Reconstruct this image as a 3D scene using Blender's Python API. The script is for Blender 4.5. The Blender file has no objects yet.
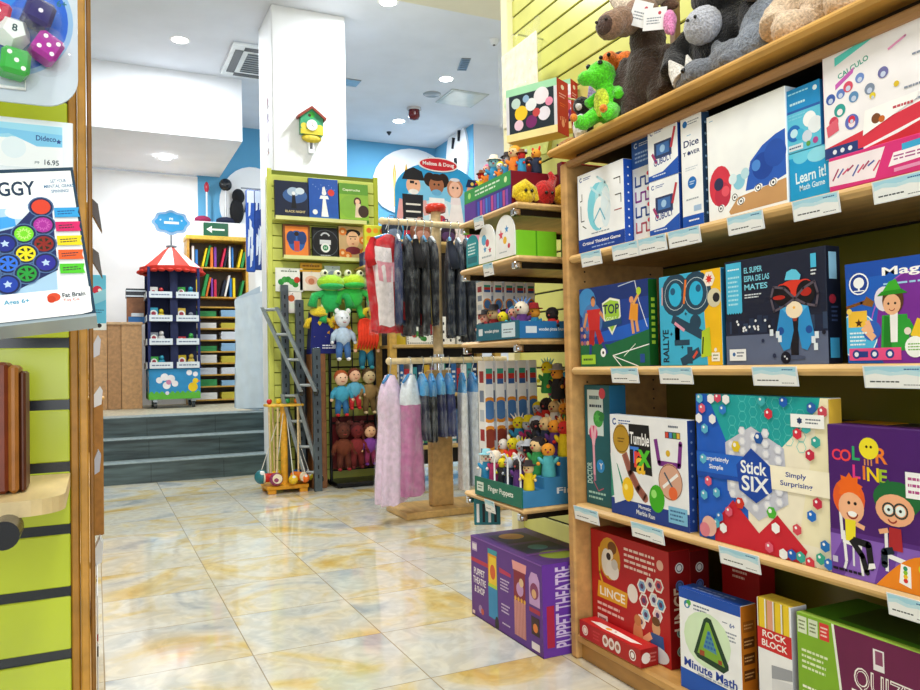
import bpy, math, random
from mathutils import Matrix, Vector
# ---------------------------------------------------------------- camera
sc = bpy.context.scene
col = sc.collection
EYE = Vector((0, 0, 0.95)); FPX = 770.9
_p, _y, _r = (math.radians(a) for a in (1.4647, 25.3257, -1.1797))
FW = Vector((math.sin(_y)*math.cos(_p), math.cos(_y)*math.cos(_p), math.sin(_p)))
_rt = Vector((math.cos(_y), -math.sin(_y), 0)); _up = _rt.cross(FW)
RT = _rt*math.cos(_r) + _up*math.sin(_r); UP = _up*math.cos(_r) - _rt*math.sin(_r)
cam = bpy.data.objects.new('camera', bpy.data.cameras.new('camera')); col.objects.link(cam)
cam.matrix_world = Matrix(((RT.x, UP.x, -FW.x, EYE.x), (RT.y, UP.y, -FW.y, EYE.y), (RT.z, UP.z, -FW.z, EYE.z), (0, 0, 0, 1)))
cam.data.sensor_width = 36; cam.data.lens = FPX/920*36; cam.data.clip_start = 0.02
sc.camera = cam
# ---------------------------------------------------------------- world, exposure
wd = bpy.data.worlds.new('daylight'); sc.world = wd; wd.use_nodes = True
wd.node_tree.nodes['Background'].inputs[0].default_value = (0.86, 0.93, 1.0, 1)
wd.node_tree.nodes['Background'].inputs[1].default_value = 0.34
sc.view_settings.view_transform = 'Standard'; sc.view_settings.look = 'None'
sc.view_settings.exposure = 0.5; sc.view_settings.gamma = 1.0
ZC = 4.1                                                   # ceiling height over the lower floor
def hitp(px, py, ax, v):                                   # point seen at a pixel of the photo on a plane of the room
    d = FW + RT*((px-460)/FPX) - UP*((py-345)/FPX); k = 'XYZ'.index(ax)
    return EYE + d*((v-EYE[k])/d[k])
def lamp(name, loc, size, power, color=(1, 1, 1), rot=(0, 0, 0), sy=None, spread=None):
    l = bpy.data.lights.new(name, 'AREA'); l.size = size; l.energy = power; l.color = color
    if sy: l.shape = 'RECTANGLE'; l.size_y = sy
    if spread: l.spread = spread
    o = bpy.data.objects.new(name, l); o.location = loc; o.rotation_euler = rot; col.objects.link(o); return o
# the shop's ceiling lamps outside the frame and over the aisle
for lx, ly, lz, pw in ((0.5, 0.3, 3.55, 42), (0.5, 2.2, 3.55, 42), (0.6, 4.2, 3.55, 42), (2.6, 4.2, 3.55, 34)):
    lamp('ceiling_lamp_light', (lx, ly, lz), 0.35, pw*0.62, (1, 0.98, 0.95))
lamp('front_fill_light', (-0.2, -3.2, 1.9), 3.6, 80, (0.93, 0.97, 1), (math.radians(90), 0, 0), 2.4)  # unseen area lamp behind the camera, added as front fill
# ---------------------------------------------------------------- materials
MATS = {}
def lin(h):
    h = h.lstrip('#'); o = []
    for i in (0, 2, 4):
        c = int(h[i:i+2], 16)/255; o.append(c/12.92 if c <= .04045 else ((c+.055)/1.055)**2.4)
    return tuple(o)+(1,)
def mat(hexc, kind='card'):
    k = (hexc, kind)
    if k in MATS: return MATS[k]
    m = bpy.data.materials.new(kind+'_'+hexc.lstrip('#')); m.use_nodes = True; nt = m.node_tree; N = nt.nodes; L = nt.links
    b = N['Principled BSDF']; c = lin(hexc); b.inputs['Base Color'].default_value = c
    def noise(scale, det=4, vec=None, stretch=None):
        tc = N.new('ShaderNodeTexCoord'); n = N.new('ShaderNodeTexNoise'); n.inputs['Scale'].default_value = scale; n.inputs['Detail'].default_value = det
        if stretch:
            mp = N.new('ShaderNodeMapping'); mp.inputs['Scale'].default_value = stretch
            L.new(tc.outputs['Object'], mp.inputs['Vector']); L.new(mp.outputs[0], n.inputs['Vector'])
        else: L.new(tc.outputs['Object'], n.inputs['Vector'])
        return n
    def tint(n, lo, hi, a=.35, z=.65):
        r = N.new('ShaderNodeValToRGB'); e = r.color_ramp.elements
        e[0].position = a; e[1].position = z
        e[0].color = tuple(min(1, v*lo) for v in c[:3])+(1,); e[1].color = tuple(min(1, v*hi) for v in c[:3])+(1,)
        L.new(n.outputs[0], r.inputs[0]); L.new(r.outputs[0], b.inputs['Base Color'])
    def bump(n, st, dist=.002):
        bp = N.new('ShaderNodeBump'); bp.inputs['Strength'].default_value = st; bp.inputs['Distance'].default_value = dist
        L.new(n.outputs[0], bp.inputs['Height']); L.new(bp.outputs[0], b.inputs['Normal'])
    R = {'card': .42, 'plastic': .22, 'cloth': .9, 'fur': .95, 'wood': .45, 'metal': .28, 'paint': .75, 'paper': .6, 'film': .08, 'emit': .5, 'chrome': .12}[kind]
    b.inputs['Roughness'].default_value = R
    if kind == 'card': n = noise(14, 2); tint(n, .95, 1.04); b.inputs['Specular IOR Level'].default_value = .3
    elif kind == 'cloth': n = noise(30, 3); tint(n, .88, 1.1); bump(n, .5)
    elif kind == 'fur':
        n = noise(160, 6); tint(n, .68, 1.2, .36, .64); bump(n, 1, .006)
        b.inputs['Sheen Weight'].default_value = .3
    elif kind == 'wood': n = noise(5, 5, stretch=(6, 1.2, 6)); tint(n, .82, 1.1); bump(n, .08)
    elif kind == 'paint': n = noise(3, 3); tint(n, .965, 1.02); bump(n, .03)
    elif kind == 'plastic': n = noise(9, 1); tint(n, .95, 1.03)
    elif kind in ('metal', 'chrome'):
        b.inputs['Metallic'].default_value = 1 if kind == 'chrome' else .55; n = noise(20, 3); tint(n, .85, 1.08)
    elif kind == 'emit':
        b.inputs['Emission Color'].default_value = c; b.inputs['Emission Strength'].default_value = 14
    elif kind == 'film':                                    # clear plastic wrapping with soft creases
        n = noise(16, 3); bump(n, 1, .02); b.inputs['Base Color'].default_value = c
        tr = N.new('ShaderNodeBsdfTransparent'); mx = N.new('ShaderNodeMixShader')
        fr = N.new('ShaderNodeValToRGB'); fr.color_ramp.elements[0].position = .45; fr.color_ramp.elements[1].position = .72
        fr.color_ramp.elements[0].color = (.02, .02, .02, 1); fr.color_ramp.elements[1].color = (.2, .2, .2, 1)
        L.new(n.outputs[0], fr.inputs[0]); L.new(fr.outputs[0], mx.inputs[0])
        L.new(tr.outputs[0], mx.inputs[1]); L.new(b.outputs[0], mx.inputs[2]); L.new(mx.outputs[0], N['Material Output'].inputs[0])
    MATS[k] = m; return m
def MT(c):                                                  # '#aabbcc' or '#aabbcc:kind' or a material
    if isinstance(c, bpy.types.Material): return c
    return mat(*c.split(':')) if ':' in c else mat(c)
# ---------------------------------------------------------------- text outlines
TXT = {}
def text_geo(s, off=0.0):
    k = (s, off)
    if k not in TXT:
        cu = bpy.data.curves.new('t', 'FONT'); cu.body = s; cu.offset = off; cu.resolution_u = 3
        ob = bpy.data.objects.new('t', cu); me = ob.to_mesh()
        v = [(p.co.x, p.co.y) for p in me.vertices]; f = [tuple(q.vertices) for q in me.polygons]
        ob.to_mesh_clear(); bpy.data.objects.remove(ob); bpy.data.curves.remove(cu)
        x0 = min(a for a, _ in v); x1 = max(a for a, _ in v); y0 = min(b for _, b in v); y1 = max(b for _, b in v)
        TXT[k] = ([(a-(x0+x1)/2, b-(y0+y1)/2) for a, b in v], f, x1-x0, y1-y0)
    return TXT[k]
# ---------------------------------------------------------------- mesh collector
class MB:
    def __init__(s): s.v = []; s.f = []; s.m = []; s.sm = []; s.mats = []; s.T = Matrix.Identity(4)
    def mi(s, c):
        m = MT(c)
        if m not in s.mats: s.mats.append(m)
        return s.mats.index(m)
    def add(s, vs, fs, c, smooth=False):
        b = len(s.v); i = s.mi(c)
        s.v += [tuple(s.T @ Vector(v)) for v in vs]
        for f in fs: s.f.append(tuple(b+k for k in f)); s.m.append(i); s.sm.append(smooth)
        return s
    def box(s, x0, x1, y0, y1, z0, z1, c, ch=0.0):
        if ch <= 0:
            v = [(x, y, z) for x in (x0, x1) for y in (y0, y1) for z in (z0, z1)]
            return s.add(v, [(0, 1, 3, 2), (4, 6, 7, 5), (0, 4, 5, 1), (2, 3, 7, 6), (0, 2, 6, 4), (1, 5, 7, 3)], c)
        ch = min(ch, (x1-x0)*.45, (y1-y0)*.45, (z1-z0)*.45); X = (x0, x1); Y = (y0, y1); Z = (z0, z1); v = []; I = {}
        for i in (0, 1):
            for j in (0, 1):
                for k in (0, 1):
                    a, b_, d = (ch, -ch)[i], (ch, -ch)[j], (ch, -ch)[k]
                    for t, q in (('x', (X[i], Y[j]+b_, Z[k]+d)), ('y', (X[i]+a, Y[j], Z[k]+d)), ('z', (X[i]+a, Y[j]+b_, Z[k]))):
                        I[t, i, j, k] = len(v); v.append(q)
        f = []
        for i in (0, 1):
            f.append(tuple(I['x', i, j, k] for j, k in ((0, 0), (0, 1), (1, 1), (1, 0))))
            f.append(tuple(I['y', j, i, k] for j, k in ((0, 0), (0, 1), (1, 1), (1, 0))))
            f.append(tuple(I['z', j, k, i] for j, k in ((0, 0), (0, 1), (1, 1), (1, 0))))
            for j in (0, 1):
                f.append((I['x', i, j, 0], I['x', i, j, 1], I['y', i, j, 1], I['y', i, j, 0]))
                f.append((I['x', i, 0, j], I['x', i, 1, j], I['z', i, 1, j], I['z', i, 0, j]))
                f.append((I['y', 0, i, j], I['y', 1, i, j], I['z', 1, i, j], I['z', 0, i, j]))
                for k in (0, 1): f.append((I['x', i, j, k], I['y', i, j, k], I['z', i, j, k]))
        return s.add(v, f, c)
    def cyl(s, p0, p1, r, c, n=12, r2=None, caps=True):
        p0 = Vector(p0); p1 = Vector(p1); r2 = r if r2 is None else r2; d = (p1-p0).normalized()
        a = d.cross(Vector((0, 0, 1)) if abs(d.z) < .9 else Vector((1, 0, 0))).normalized(); b = d.cross(a); v = []
        for p, q in ((p0, r), (p1, r2)):
            v += [p+(a*math.cos(t)+b*math.sin(t))*q for t in (2*math.pi*i/n for i in range(n))]
        s.add(v, [(i, (i+1) % n, n+(i+1) % n, n+i) for i in range(n)], c, n > 6)
        if caps: s.add(v, [tuple(range(n)), tuple(range(n, 2*n))], c)
        return s
    def tube(s, pts, r, c, n=8):
        pts = [Vector(p) for p in pts]; v = []; rs = r if isinstance(r, (list, tuple)) else [r]*len(pts)
        ref = None
        for i, p in enumerate(pts):
            d = (pts[min(i+1, len(pts)-1)]-pts[max(i-1, 0)]).normalized()
            a = (ref - d*ref.dot(d)) if ref is not None else d.cross(Vector((0, 0, 1)) if abs(d.z) < .9 else Vector((1, 0, 0)))
            a.normalize(); ref = a; b = d.cross(a)
            v += [p+(a*math.cos(t)+b*math.sin(t))*rs[i] for t in (2*math.pi*k/n for k in range(n))]
        m = len(pts)
        f = [(i*n+k, i*n+(k+1) % n, (i+1)*n+(k+1) % n, (i+1)*n+k) for i in range(m-1) for k in range(n)]
        s.add(v, f+[tuple(range(n)), tuple(range((m-1)*n, m*n))], c, True); return s
    def lathe(s, prof, c, n=20, at=(0, 0, 0), seg=None):
        x, y, z = at; v = []; m = len(prof)
        for r, h in prof: v += [(x+r*math.cos(2*math.pi*k/n), y+r*math.sin(2*math.pi*k/n), z+h) for k in range(n)]
        for k in range(n):
            s.add([v[i*n+k] for i in range(m)]+[v[i*n+(k+1) % n] for i in range(m)], [(i, m+i, m+i+1, i+1) for i in range(m-1)], seg(k) if seg else c, True) if seg else None
        if not seg: s.add(v, [(i*n+k, i*n+(k+1) % n, (i+1)*n+(k+1) % n, (i+1)*n+k) for i in range(m-1) for k in range(n)], c, True)
        return s
    def ell(s, c0, r, c, rot=None, nu=14, nv=9):
        if isinstance(r, (int, float)): r = (r, r, r)
        R_ = Matrix.Identity(3) if rot is None else Matrix.Rotation(rot[2], 3, 'Z') @ Matrix.Rotation(rot[1], 3, 'Y') @ Matrix.Rotation(rot[0], 3, 'X')
        C0 = Vector(c0); v = []
        for j in range(nv+1):
            t = math.pi*j/nv
            if j in (0, nv): v.append(C0+R_ @ Vector((0, 0, r[2]*math.cos(t)))); continue
            for i in range(nu):
                a = 2*math.pi*i/nu; v.append(C0+R_ @ Vector((r[0]*math.sin(t)*math.cos(a), r[1]*math.sin(t)*math.sin(a), r[2]*math.cos(t))))
        f = [(0, 1+i, 1+(i+1) % nu) for i in range(nu)]
        for j in range(nv-2):
            b = 1+j*nu; f += [(b+i, b+nu+i, b+nu+(i+1) % nu, b+(i+1) % nu) for i in range(nu)]
        b = 1+(nv-2)*nu; f += [(b+i, len(v)-1, b+(i+1) % nu) for i in range(nu)]
        s.add(v, f, c, True); return s
    def prism(s, poly, y0, y1, c, side=None):               # polygon in x,z pushed from y0 to y1
        n = len(poly); v = [(x, y0, z) for x, z in poly]+[(x, y1, z) for x, z in poly]
        s.add(v, [tuple(range(n)), tuple(range(2*n-1, n-1, -1))], c)
        s.add(v, [(i, n+i, n+(i+1) % n, (i+1) % n) for i in range(n)], side or c); return s
    def build(s, name, parent=None, loc=None, rz=0, bevel=0):
        me = bpy.data.meshes.new(name); me.from_pydata(s.v, [], s.f)
        for m in s.mats: me.materials.append(m)
        me.polygons.foreach_set('material_index', s.m); me.polygons.foreach_set('use_smooth', s.sm); me.update()
        o = bpy.data.objects.new(name, me); col.objects.link(o)
        if parent: o.parent = parent
        if loc is not None: o.location = loc
        if rz: o.rotation_euler.z = rz
        if bevel:
            b = o.modifiers.new('bevel', 'BEVEL'); b.width = bevel; b.segments = 2; b.limit_method = 'ANGLE'; b.angle_limit = math.radians(50)
        return o
def tag(o, label, cat, group=None):
    o['label'] = label; o['category'] = cat
    if group: o['group'] = group
    return o
def empty(name, loc, label, cat, rz=0, group=None):
    o = bpy.data.objects.new(name, None); o.empty_display_size = .05; o.location = loc; o.rotation_euler = (0, 0, rz); col.objects.link(o)
    return tag(o, label, cat, group)
def struct(name, mb, parent=None, **k):
    o = mb.build(name, parent, **k)
    if not parent: o['kind'] = 'structure'
    return o
# ---------------------------------------------------------------- printed faces
class Face:                                                 # a printed face: origin at its lower left, u to the right, v up
    def __init__(s, mb, O, U, V, W, H):
        s.mb = mb; s.O = Vector(O); s.U = Vector(U); s.V = Vector(V); s.N = s.U.cross(s.V); s.W = W; s.H = H; s.k = 2; s.a = W/H
    def P(s, x, y, l=None): return s.O+s.U*x+s.V*y+s.N*(2e-5*(s.k if l is None else l))
    hold = False
    def m(s, pts, c):                                       # polygon in metres, kept inside the face
        for ax, lim, sg in ((0, 0, 1), (0, s.W, -1), (1, 0, 1), (1, s.H, -1)):
            if all((q[ax]-lim)*sg >= -1e-9 for q in pts): continue
            o = []
            for a, b in zip(pts, list(pts[1:])+[pts[0]]):
                da = (a[ax]-lim)*sg; db = (b[ax]-lim)*sg
                if da >= 0: o.append(a)
                if (da >= 0) != (db >= 0): t = da/(da-db); o.append((a[0]+(b[0]-a[0])*t, a[1]+(b[1]-a[1])*t))
            pts = o
            if len(pts) < 3: return
        if not s.hold: s.k += 1
        s.mb.add([s.P(x, y) for x, y in pts], [tuple(range(len(pts)))], c)
    def p(s, pts, c): s.m([(u*s.W, v*s.H) for u, v in pts], c)
    def r(s, u0, v0, u1, v1, c): s.p([(u0, v0), (u1, v0), (u1, v1), (u0, v1)], c)
    def c(s, u, v, r, c, ry=None, n=18, rot=0):             # radius as a share of the height
        ry = r if ry is None else ry; q = []
        for i in range(n):
            t = 2*math.pi*i/n; x = r*math.cos(t); y = ry*math.sin(t)
            q.append((u*s.W+(x*math.cos(rot)-y*math.sin(rot))*s.H, v*s.H+(x*math.sin(rot)+y*math.cos(rot))*s.H))
        s.m(q, c)
    def hex(s, u, v, r, c, rot=math.pi/2): s.m([(u*s.W+r*s.H*math.cos(rot+i*math.pi/3), v*s.H+r*s.H*math.sin(rot+i*math.pi/3)) for i in range(6)], c)
    def seg(s, u0, v0, u1, v1, w, c):
        a = Vector((u0*s.W, v0*s.H)); b = Vector((u1*s.W, v1*s.H)); d = (b-a).normalized()*w*s.H/2; n = Vector((-d.y, d.x))
        s.m([tuple(a+n), tuple(a-n), tuple(b-n), tuple(b+n)], c)
    def path(s, pts, w, c):
        s.k += 1; s.hold = True
        for a, b in zip(pts, pts[1:]): s.seg(*a, *b, w, c); s.c(b[0], b[1], w/2, c, n=8)
        s.hold = False
    def ring(s, u, v, r, w, c, a0=0, a1=360, n=20):
        pts = [(u+r*math.cos(math.radians(a0+(a1-a0)*i/n))/s.a, v+r*math.sin(math.radians(a0+(a1-a0)*i/n))) for i in range(n+1)]
        s.k += 1; s.hold = True
        for a, b in zip(pts, pts[1:]): s.seg(*a, *b, w, c)
        s.hold = False
    def t(s, txt, u, v, h, c, rot=0, w=None, b=.02):        # centred text, h its height as a share of the face
        vs, fs, tw, th = text_geo(txt, min(b, .022)); k = h*s.H/th; kx = w*s.W/tw if w else k; s.k += 1
        cr, sr = math.cos(rot), math.sin(rot); q = []
        for x, y in vs: x *= kx; y *= k; q.append(s.P(u*s.W+x*cr-y*sr, v*s.H+x*sr+y*cr))
        s.mb.add(q, fs, c)
    def lines(s, u0, v0, u1, v1, n, c, seed=1):             # rows of small print
        rn = random.Random(seed); h = (v1-v0)/n; s.k += 1; s.hold = True
        for i in range(n):
            u = u0; e = u1-(u1-u0)*rn.random()*.25; y = v1-(i+.5)*h
            while u < e:
                w = (u1-u0)*rn.uniform(.06, .2); s.r(u, y-h*.22, min(u+w, e), y+h*.22, c); u += w+(u1-u0)*.03
        s.hold = False
    def star(s, u, v, r, c, n=5, q=.45, rot=math.pi/2): s.m([(u*s.W+(r if i % 2 == 0 else r*q)*s.H*math.cos(rot+i*math.pi/n), v*s.H+(r if i % 2 == 0 else r*q)*s.H*math.sin(rot+i*math.pi/n)) for i in range(2*n)], c)
def boxmesh(w, h, d, c, side=None, top=None, ch=.0012):     # front at y=0, x 0..w, depth to +y
    m = MB(); m.box(0, w, 0, d, 0, h, c, ch); e = ch
    fr = Face(m, (0, 0, 0), (1, 0, 0), (0, 0, 1), w, h); ri = Face(m, (w, 0, 0), (0, 1, 0), (0, 0, 1), d, h)
    le = Face(m, (0, d, 0), (0, -1, 0), (0, 0, 1), d, h); to = Face(m, (0, 0, h), (1, 0, 0), (0, 1, 0), w, d)
    if side: ri.r(.01, .005, .99, .995, side); le.r(.01, .005, .99, .995, side)
    if top: to.r(.005, .01, .995, .99, top)
    return m, fr, ri, le, to
def product(name, label, cat, w, h, d, loc, rz, c, art=None, side=None, top=None, sart=None, tart=None, lart=None, group=None, tilt=0):
    m, fr, ri, le, to = boxmesh(w, h, d, c, side, top)
    if art: art(fr)
    if sart: sart(ri)
    if lart: lart(le)
    if tart: tart(to)
    o = m.build(name, loc=loc); o.rotation_euler = (tilt, 0, rz); return tag(o, label, cat, group)
# ================================================================ THE ROOM
def tile_mat():
    m = bpy.data.materials.new('marble_tiles'); m.use_nodes = True; N = m.node_tree.nodes; L = m.node_tree.links; b = N['Principled BSDF']
    ge = N.new('ShaderNodeTexCoord'); mp = N.new('ShaderNodeMapping'); L.new(ge.outputs['Object'], mp.inputs[0])
    mp.inputs['Location'].default_value = (-0.466/.448, -2.636/.448, 0); mp.inputs['Scale'].default_value = (1/.448, 1/.448, 1)
    br = N.new('ShaderNodeTexBrick'); br.offset = 0; br.inputs['Scale'].default_value = 1; br.inputs['Brick Width'].default_value = 1; br.inputs['Row Height'].default_value = 1
    br.inputs['Mortar Size'].default_value = .0045; br.inputs['Mortar Smooth'].default_value = .1; br.inputs['Bias'].default_value = 0
    br.inputs['Color1'].default_value = (0, 0, 0, 1); br.inputs['Color2'].default_value = (1, 1, 1, 1); L.new(mp.outputs[0], br.inputs[0])
    # each tile shifts the marble clouds
    ad = N.new('ShaderNodeVectorMath'); ad.operation = 'MULTIPLY_ADD'; fl = N.new('ShaderNodeVectorMath'); fl.operation = 'FLOOR'; L.new(mp.outputs[0], fl.inputs[0])
    L.new(fl.outputs[0], ad.inputs[0]); ad.inputs[1].default_value = (3.7, 5.3, 0); L.new(ge.outputs['Object'], ad.inputs[2])
    def noise(s, d, dist=.6):
        n = N.new('ShaderNodeTexNoise'); n.inputs['Scale'].default_value = s; n.inputs['Detail'].default_value = d; n.inputs['Distortion'].default_value = dist; L.new(ad.outputs[0], n.inputs['Vector']); return n
    r1 = N.new('ShaderNodeValToRGB'); e = r1.color_ramp.elements
    e[0].position = .32; e[0].color = lin('#b3bcbf'); e[1].position = .70; e[1].color = lin('#d3b568')
    for p, c in ((.42, '#d6d8cf'), (.53, '#ddd8c2'), (.61, '#dccb94')): x = e.new(p); x.color = lin(c)
    n1 = noise(1.9, 7, 1.4); L.new(n1.outputs[0], r1.inputs[0])
    n2 = noise(9, 8, 2); r2 = N.new('ShaderNodeValToRGB'); r2.color_ramp.elements[0].position = .42; r2.color_ramp.elements[1].position = .6
    r2.color_ramp.elements[0].color = (.86, .86, .86, 1); r2.color_ramp.elements[1].color = (1.0, 1.0, 1.0, 1); L.new(n2.outputs[0], r2.inputs[0])
    mu = N.new('ShaderNodeMix'); mu.data_type = 'RGBA'; mu.blend_type = 'MULTIPLY'; mu.inputs[0].default_value = 1
    L.new(r1.outputs[0], mu.inputs[6]); L.new(r2.outputs[0], mu.inputs[7])
    g = N.new('ShaderNodeMix'); g.data_type = 'RGBA'; L.new(br.outputs['Fac'], g.inputs[0]); L.new(mu.outputs[2], g.inputs[6]); g.inputs[7].default_value = lin('#a2967a')
    L.new(g.outputs[2], b.inputs['Base Color']); b.inputs['Roughness'].default_value = .07; b.inputs['IOR'].default_value = 1.75
    bp = N.new('ShaderNodeBump'); bp.inputs['Strength'].default_value = .05; bp.inputs['Distance'].default_value = .003; n3 = noise(5, 2, 0); L.new(n3.outputs[0], bp.inputs['Height']); L.new(bp.outputs[0], b.inputs['Normal'])
    return m
TILE = tile_mat()
def step_mat():
    m = bpy.data.materials.new('dark_stone_step'); m.use_nodes = True; N = m.node_tree.nodes; L = m.node_tree.links; b = N['Principled BSDF']
    tc = N.new('ShaderNodeTexCoord'); mp = N.new('ShaderNodeMapping'); mp.inputs['Scale'].default_value = (1.2, 8, 12); L.new(tc.outputs['Object'], mp.inputs[0])
    n = N.new('ShaderNodeTexNoise'); n.inputs['Scale'].default_value = 2; n.inputs['Detail'].default_value = 6; L.new(mp.outputs[0], n.inputs['Vector'])
    r = N.new('ShaderNodeValToRGB'); r.color_ramp.elements[0].position = .3; r.color_ramp.elements[1].position = .75
    r.color_ramp.elements[0].color = lin('#1c2a2d'); r.color_ramp.elements[1].color = lin('#5a6f72'); L.new(n.outputs[0], r.inputs[0]); L.new(r.outputs[0], b.inputs['Base Color'])
    b.inputs['Roughness'].default_value = .35; return m
STEP = step_mat()
WALLW = '#f2f4f6:paint'; BLUE = '#5ea6d0:paint'; LIME = '#c9cf3e:plastic'; WOOD = '#c79a5e:wood'; WOODL = '#d8b27c:wood'; WOODD = '#8a5a1e:wood'
m = MB(); m.box(-4, 6, -3.5, 10.3, -.1, 0, TILE); struct('floor', m)
m = MB()
for i, (y, z) in enumerate(((7.1, .178), (7.36, .357), (7.62, .535))):
    m.box(-4, 1.62, y, 7.9 if i < 2 else 7.95, z-.178, z-.022, STEP); m.box(-4, 1.62, y-.008, 7.9 if i < 2 else 7.95, z-.022, z-.008, STEP, .001); m.box(-4, 1.62, y-.012, 7.9 if i < 2 else 7.95, z-.008, z, '#8a9a9c:wood', .002)
    for xx in (-.6, .42, 1.02): m.box(xx, xx+.003, y-.0006, y+.01, z-.178, z-.022, '#0e1416')
struct('trim_steps', m)
m = MB(); m.box(-4, 2.3, 7.95, 10.2, .002, .535, '#bfb59b:wood'); struct('floor_upper', m)
m = MB(); m.box(-4, 6, 5.85, 10.3, ZC, ZC+.1, '#dfe3ec:paint'); struct('ceiling', m)
m = MB(); m.box(-4, 6, -3.5, 5.85, 3.95, 4.2, '#efe9d2:paint'); struct('ceiling_front', m)
m = MB(); m.box(-4, 1.46, 8.5, 10.2, 3.42, ZC, '#eef1f6:paint'); struct('ceiling_soffit', m)
m = MB(); m.box(-4, 1.19, 10.2, 10.3, .535, 3.4, WALLW); m.box(1.19, 6, 10.2, 10.3, .535, ZC, BLUE); struct('wall_back', m)
m = MB(); m.box(4.5, 6, 8.95, 10.2, 0, ZC, '#d9dde6:paint'); m.box(4.49, 4.5, 8.96, 10.2, 0, ZC, BLUE); struct('wall_back_right_pier', m)
m = MB(); m.box(-4.1, -4, -3.5, 10.3, 0, 4.2, WALLW); struct('wall_left', m)
m = MB(); m.box(5.9, 6.0, -3.5, 10.3, 0, 4.2, WALLW); o = struct('wall_right', m)
# white pillar behind the book panel
m = MB(); m.box(1.395, 2.05, 6.62, 7.2, 0, ZC, WALLW, .006)
struct('wall_pillar', m)
# ceiling downlights
def downlight(px, py, z, pw, label, r=.085):
    p = hitp(px, py, 'Z', z); t = empty('ceiling_downlight', p, label, 'ceiling light', group=None)
    m = MB(); m.lathe([(r*.82, -.001), (r, -.006), (r*1.12, 0)], '#ffffff:plastic', 24); m.build('trim_ring', t)
    m = MB(); m.cyl((0, 0, -.004), (0, 0, -.001), r*.82, '#ffffff:emit', 24); m.build('lamp_lens', t)
    l = lamp('downlight_light', (0, 0, -.03), .14, pw*.5, (.93, .97, 1)); l.parent = t
downlight(180, 40, ZC, 75, 'round white ceiling downlight above the dropped white soffit, left of the air vent')
downlight(446, 79, ZC, 60, 'round ceiling downlight beside the square hatch right of the pillar')
downlight(399, 121, ZC, 50, 'round ceiling downlight nearest the blue wall, left of the red alarm dome')
downlight(388, 2, ZC, 70, 'round ceiling downlight at the cream beam, right at the top of the white pillar')
downlight(165, 158, 3.4, 34, 'round downlight under the dropped white soffit above the carousel display')
# ceiling fittings
p = hitp(249, 48, 'Z', ZC); t = empty('air_conditioner', (p.x+.25, p.y+.3, ZC), 'square white ceiling air conditioner cassette half hidden by the pillar', 'air conditioner')
m = MB(); m.box(-.42, .42, -.42, .42, -.035, 0, '#e8edf0:plastic', .01); m.build('panel', t)
for k in range(4):
    m = MB(); m.T = Matrix.Rotation(k*math.pi/2, 4, 'Z'); m.box(-.3, .3, -.38, -.3, -.04, -.0345, '#2c3338:plastic'); m.build('outlet_slot', t)
m = MB(); m.box(-.25, .25, -.25, .25, -.039, -.0345, '#9aa4aa:plastic')
for k in range(9): m.box(-.25, .25, -.24+k*.058, -.225+k*.058, -.045, -.039, '#50585e:plastic')
m.build('intake_grille', t)
p = hitp(462, 98, 'Z', ZC); m = MB(); m.box(-.24, .24, -.24, .24, -.012, 0, '#c3c9c6:plastic', .004); m.box(-.21, .21, -.21, .21, -.016, -.012, '#d8dcd6:plastic')
tag(m.build('ceiling_hatch', loc=p), 'square pale ceiling hatch right of the pillar beside a downlight', 'hatch')
p = hitp(432, 94, 'Z', ZC); m = MB(); m.lathe([(0, -.012), (.09, -.012), (.1, -.006), (.105, 0)], '#9aa0a6:plastic', 24)
tag(m.build('ceiling_speaker', loc=p), 'round grey flat ceiling speaker left of the square hatch', 'speaker')
p = hitp(464, 64, 'Z', ZC); m = MB(); m.box(-.05, .05, -.16, .16, -.012, 0, '#8d949b:metal', .004)
for k in range(6): m.box(-.04, .04, -.14+k*.05, -.12+k*.05, -.015, -.012, '#5d646b:metal')
tag(m.build('ceiling_vent', loc=p, rz=-.3), 'small grey slotted ceiling vent above the square hatch', 'vent')
p = hitp(494, 40, 'Z', ZC); m = MB(); m.lathe([(0, -.05), (.03, -.045), (.045, -.02), (.05, 0)], '#eceff2:plastic', 20); m.cyl((0, 0, -.055), (0, 0, -.048), .012, '#333333')
tag(m.build('smoke_detector', loc=p), 'small white round smoke detector near the yellow slatted wall', 'smoke detector')
p = hitp(414, 108, 'Z', ZC); t = empty('fire_alarm', p, 'dark red alarm dome hanging from the ceiling beside a downlight', 'alarm')
m = MB(); m.lathe([(.085, 0), (.09, -.02), (.07, -.03)], '#c9c4c6:plastic', 20); m.build('base', t)
m = MB(); m.lathe([(.068, -.025), (.07, -.1), (.055, -.135), (0, -.15)], '#5d0f18:plastic', 20); m.build('dome', t)
p = hitp(389, 132, 'Z', ZC); m = MB(); m.lathe([(0, -.05), (.012, -.04), (.03, -.012), (.035, 0)], '#333a40:metal', 12)
tag(m.build('sprinkler_head', loc=p), 'tiny dark sprinkler head on the ceiling near the blue wall', 'sprinkler')
p = hitp(350, 82, 'Z', ZC); m = MB(); m.box(-.25, .1, -.1, .1, -.012, 0, '#a5abb0:metal', .004)
tag(m.build('ceiling_grille', loc=p), 'grey ceiling grille touching the right edge of the white pillar', 'vent')
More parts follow.
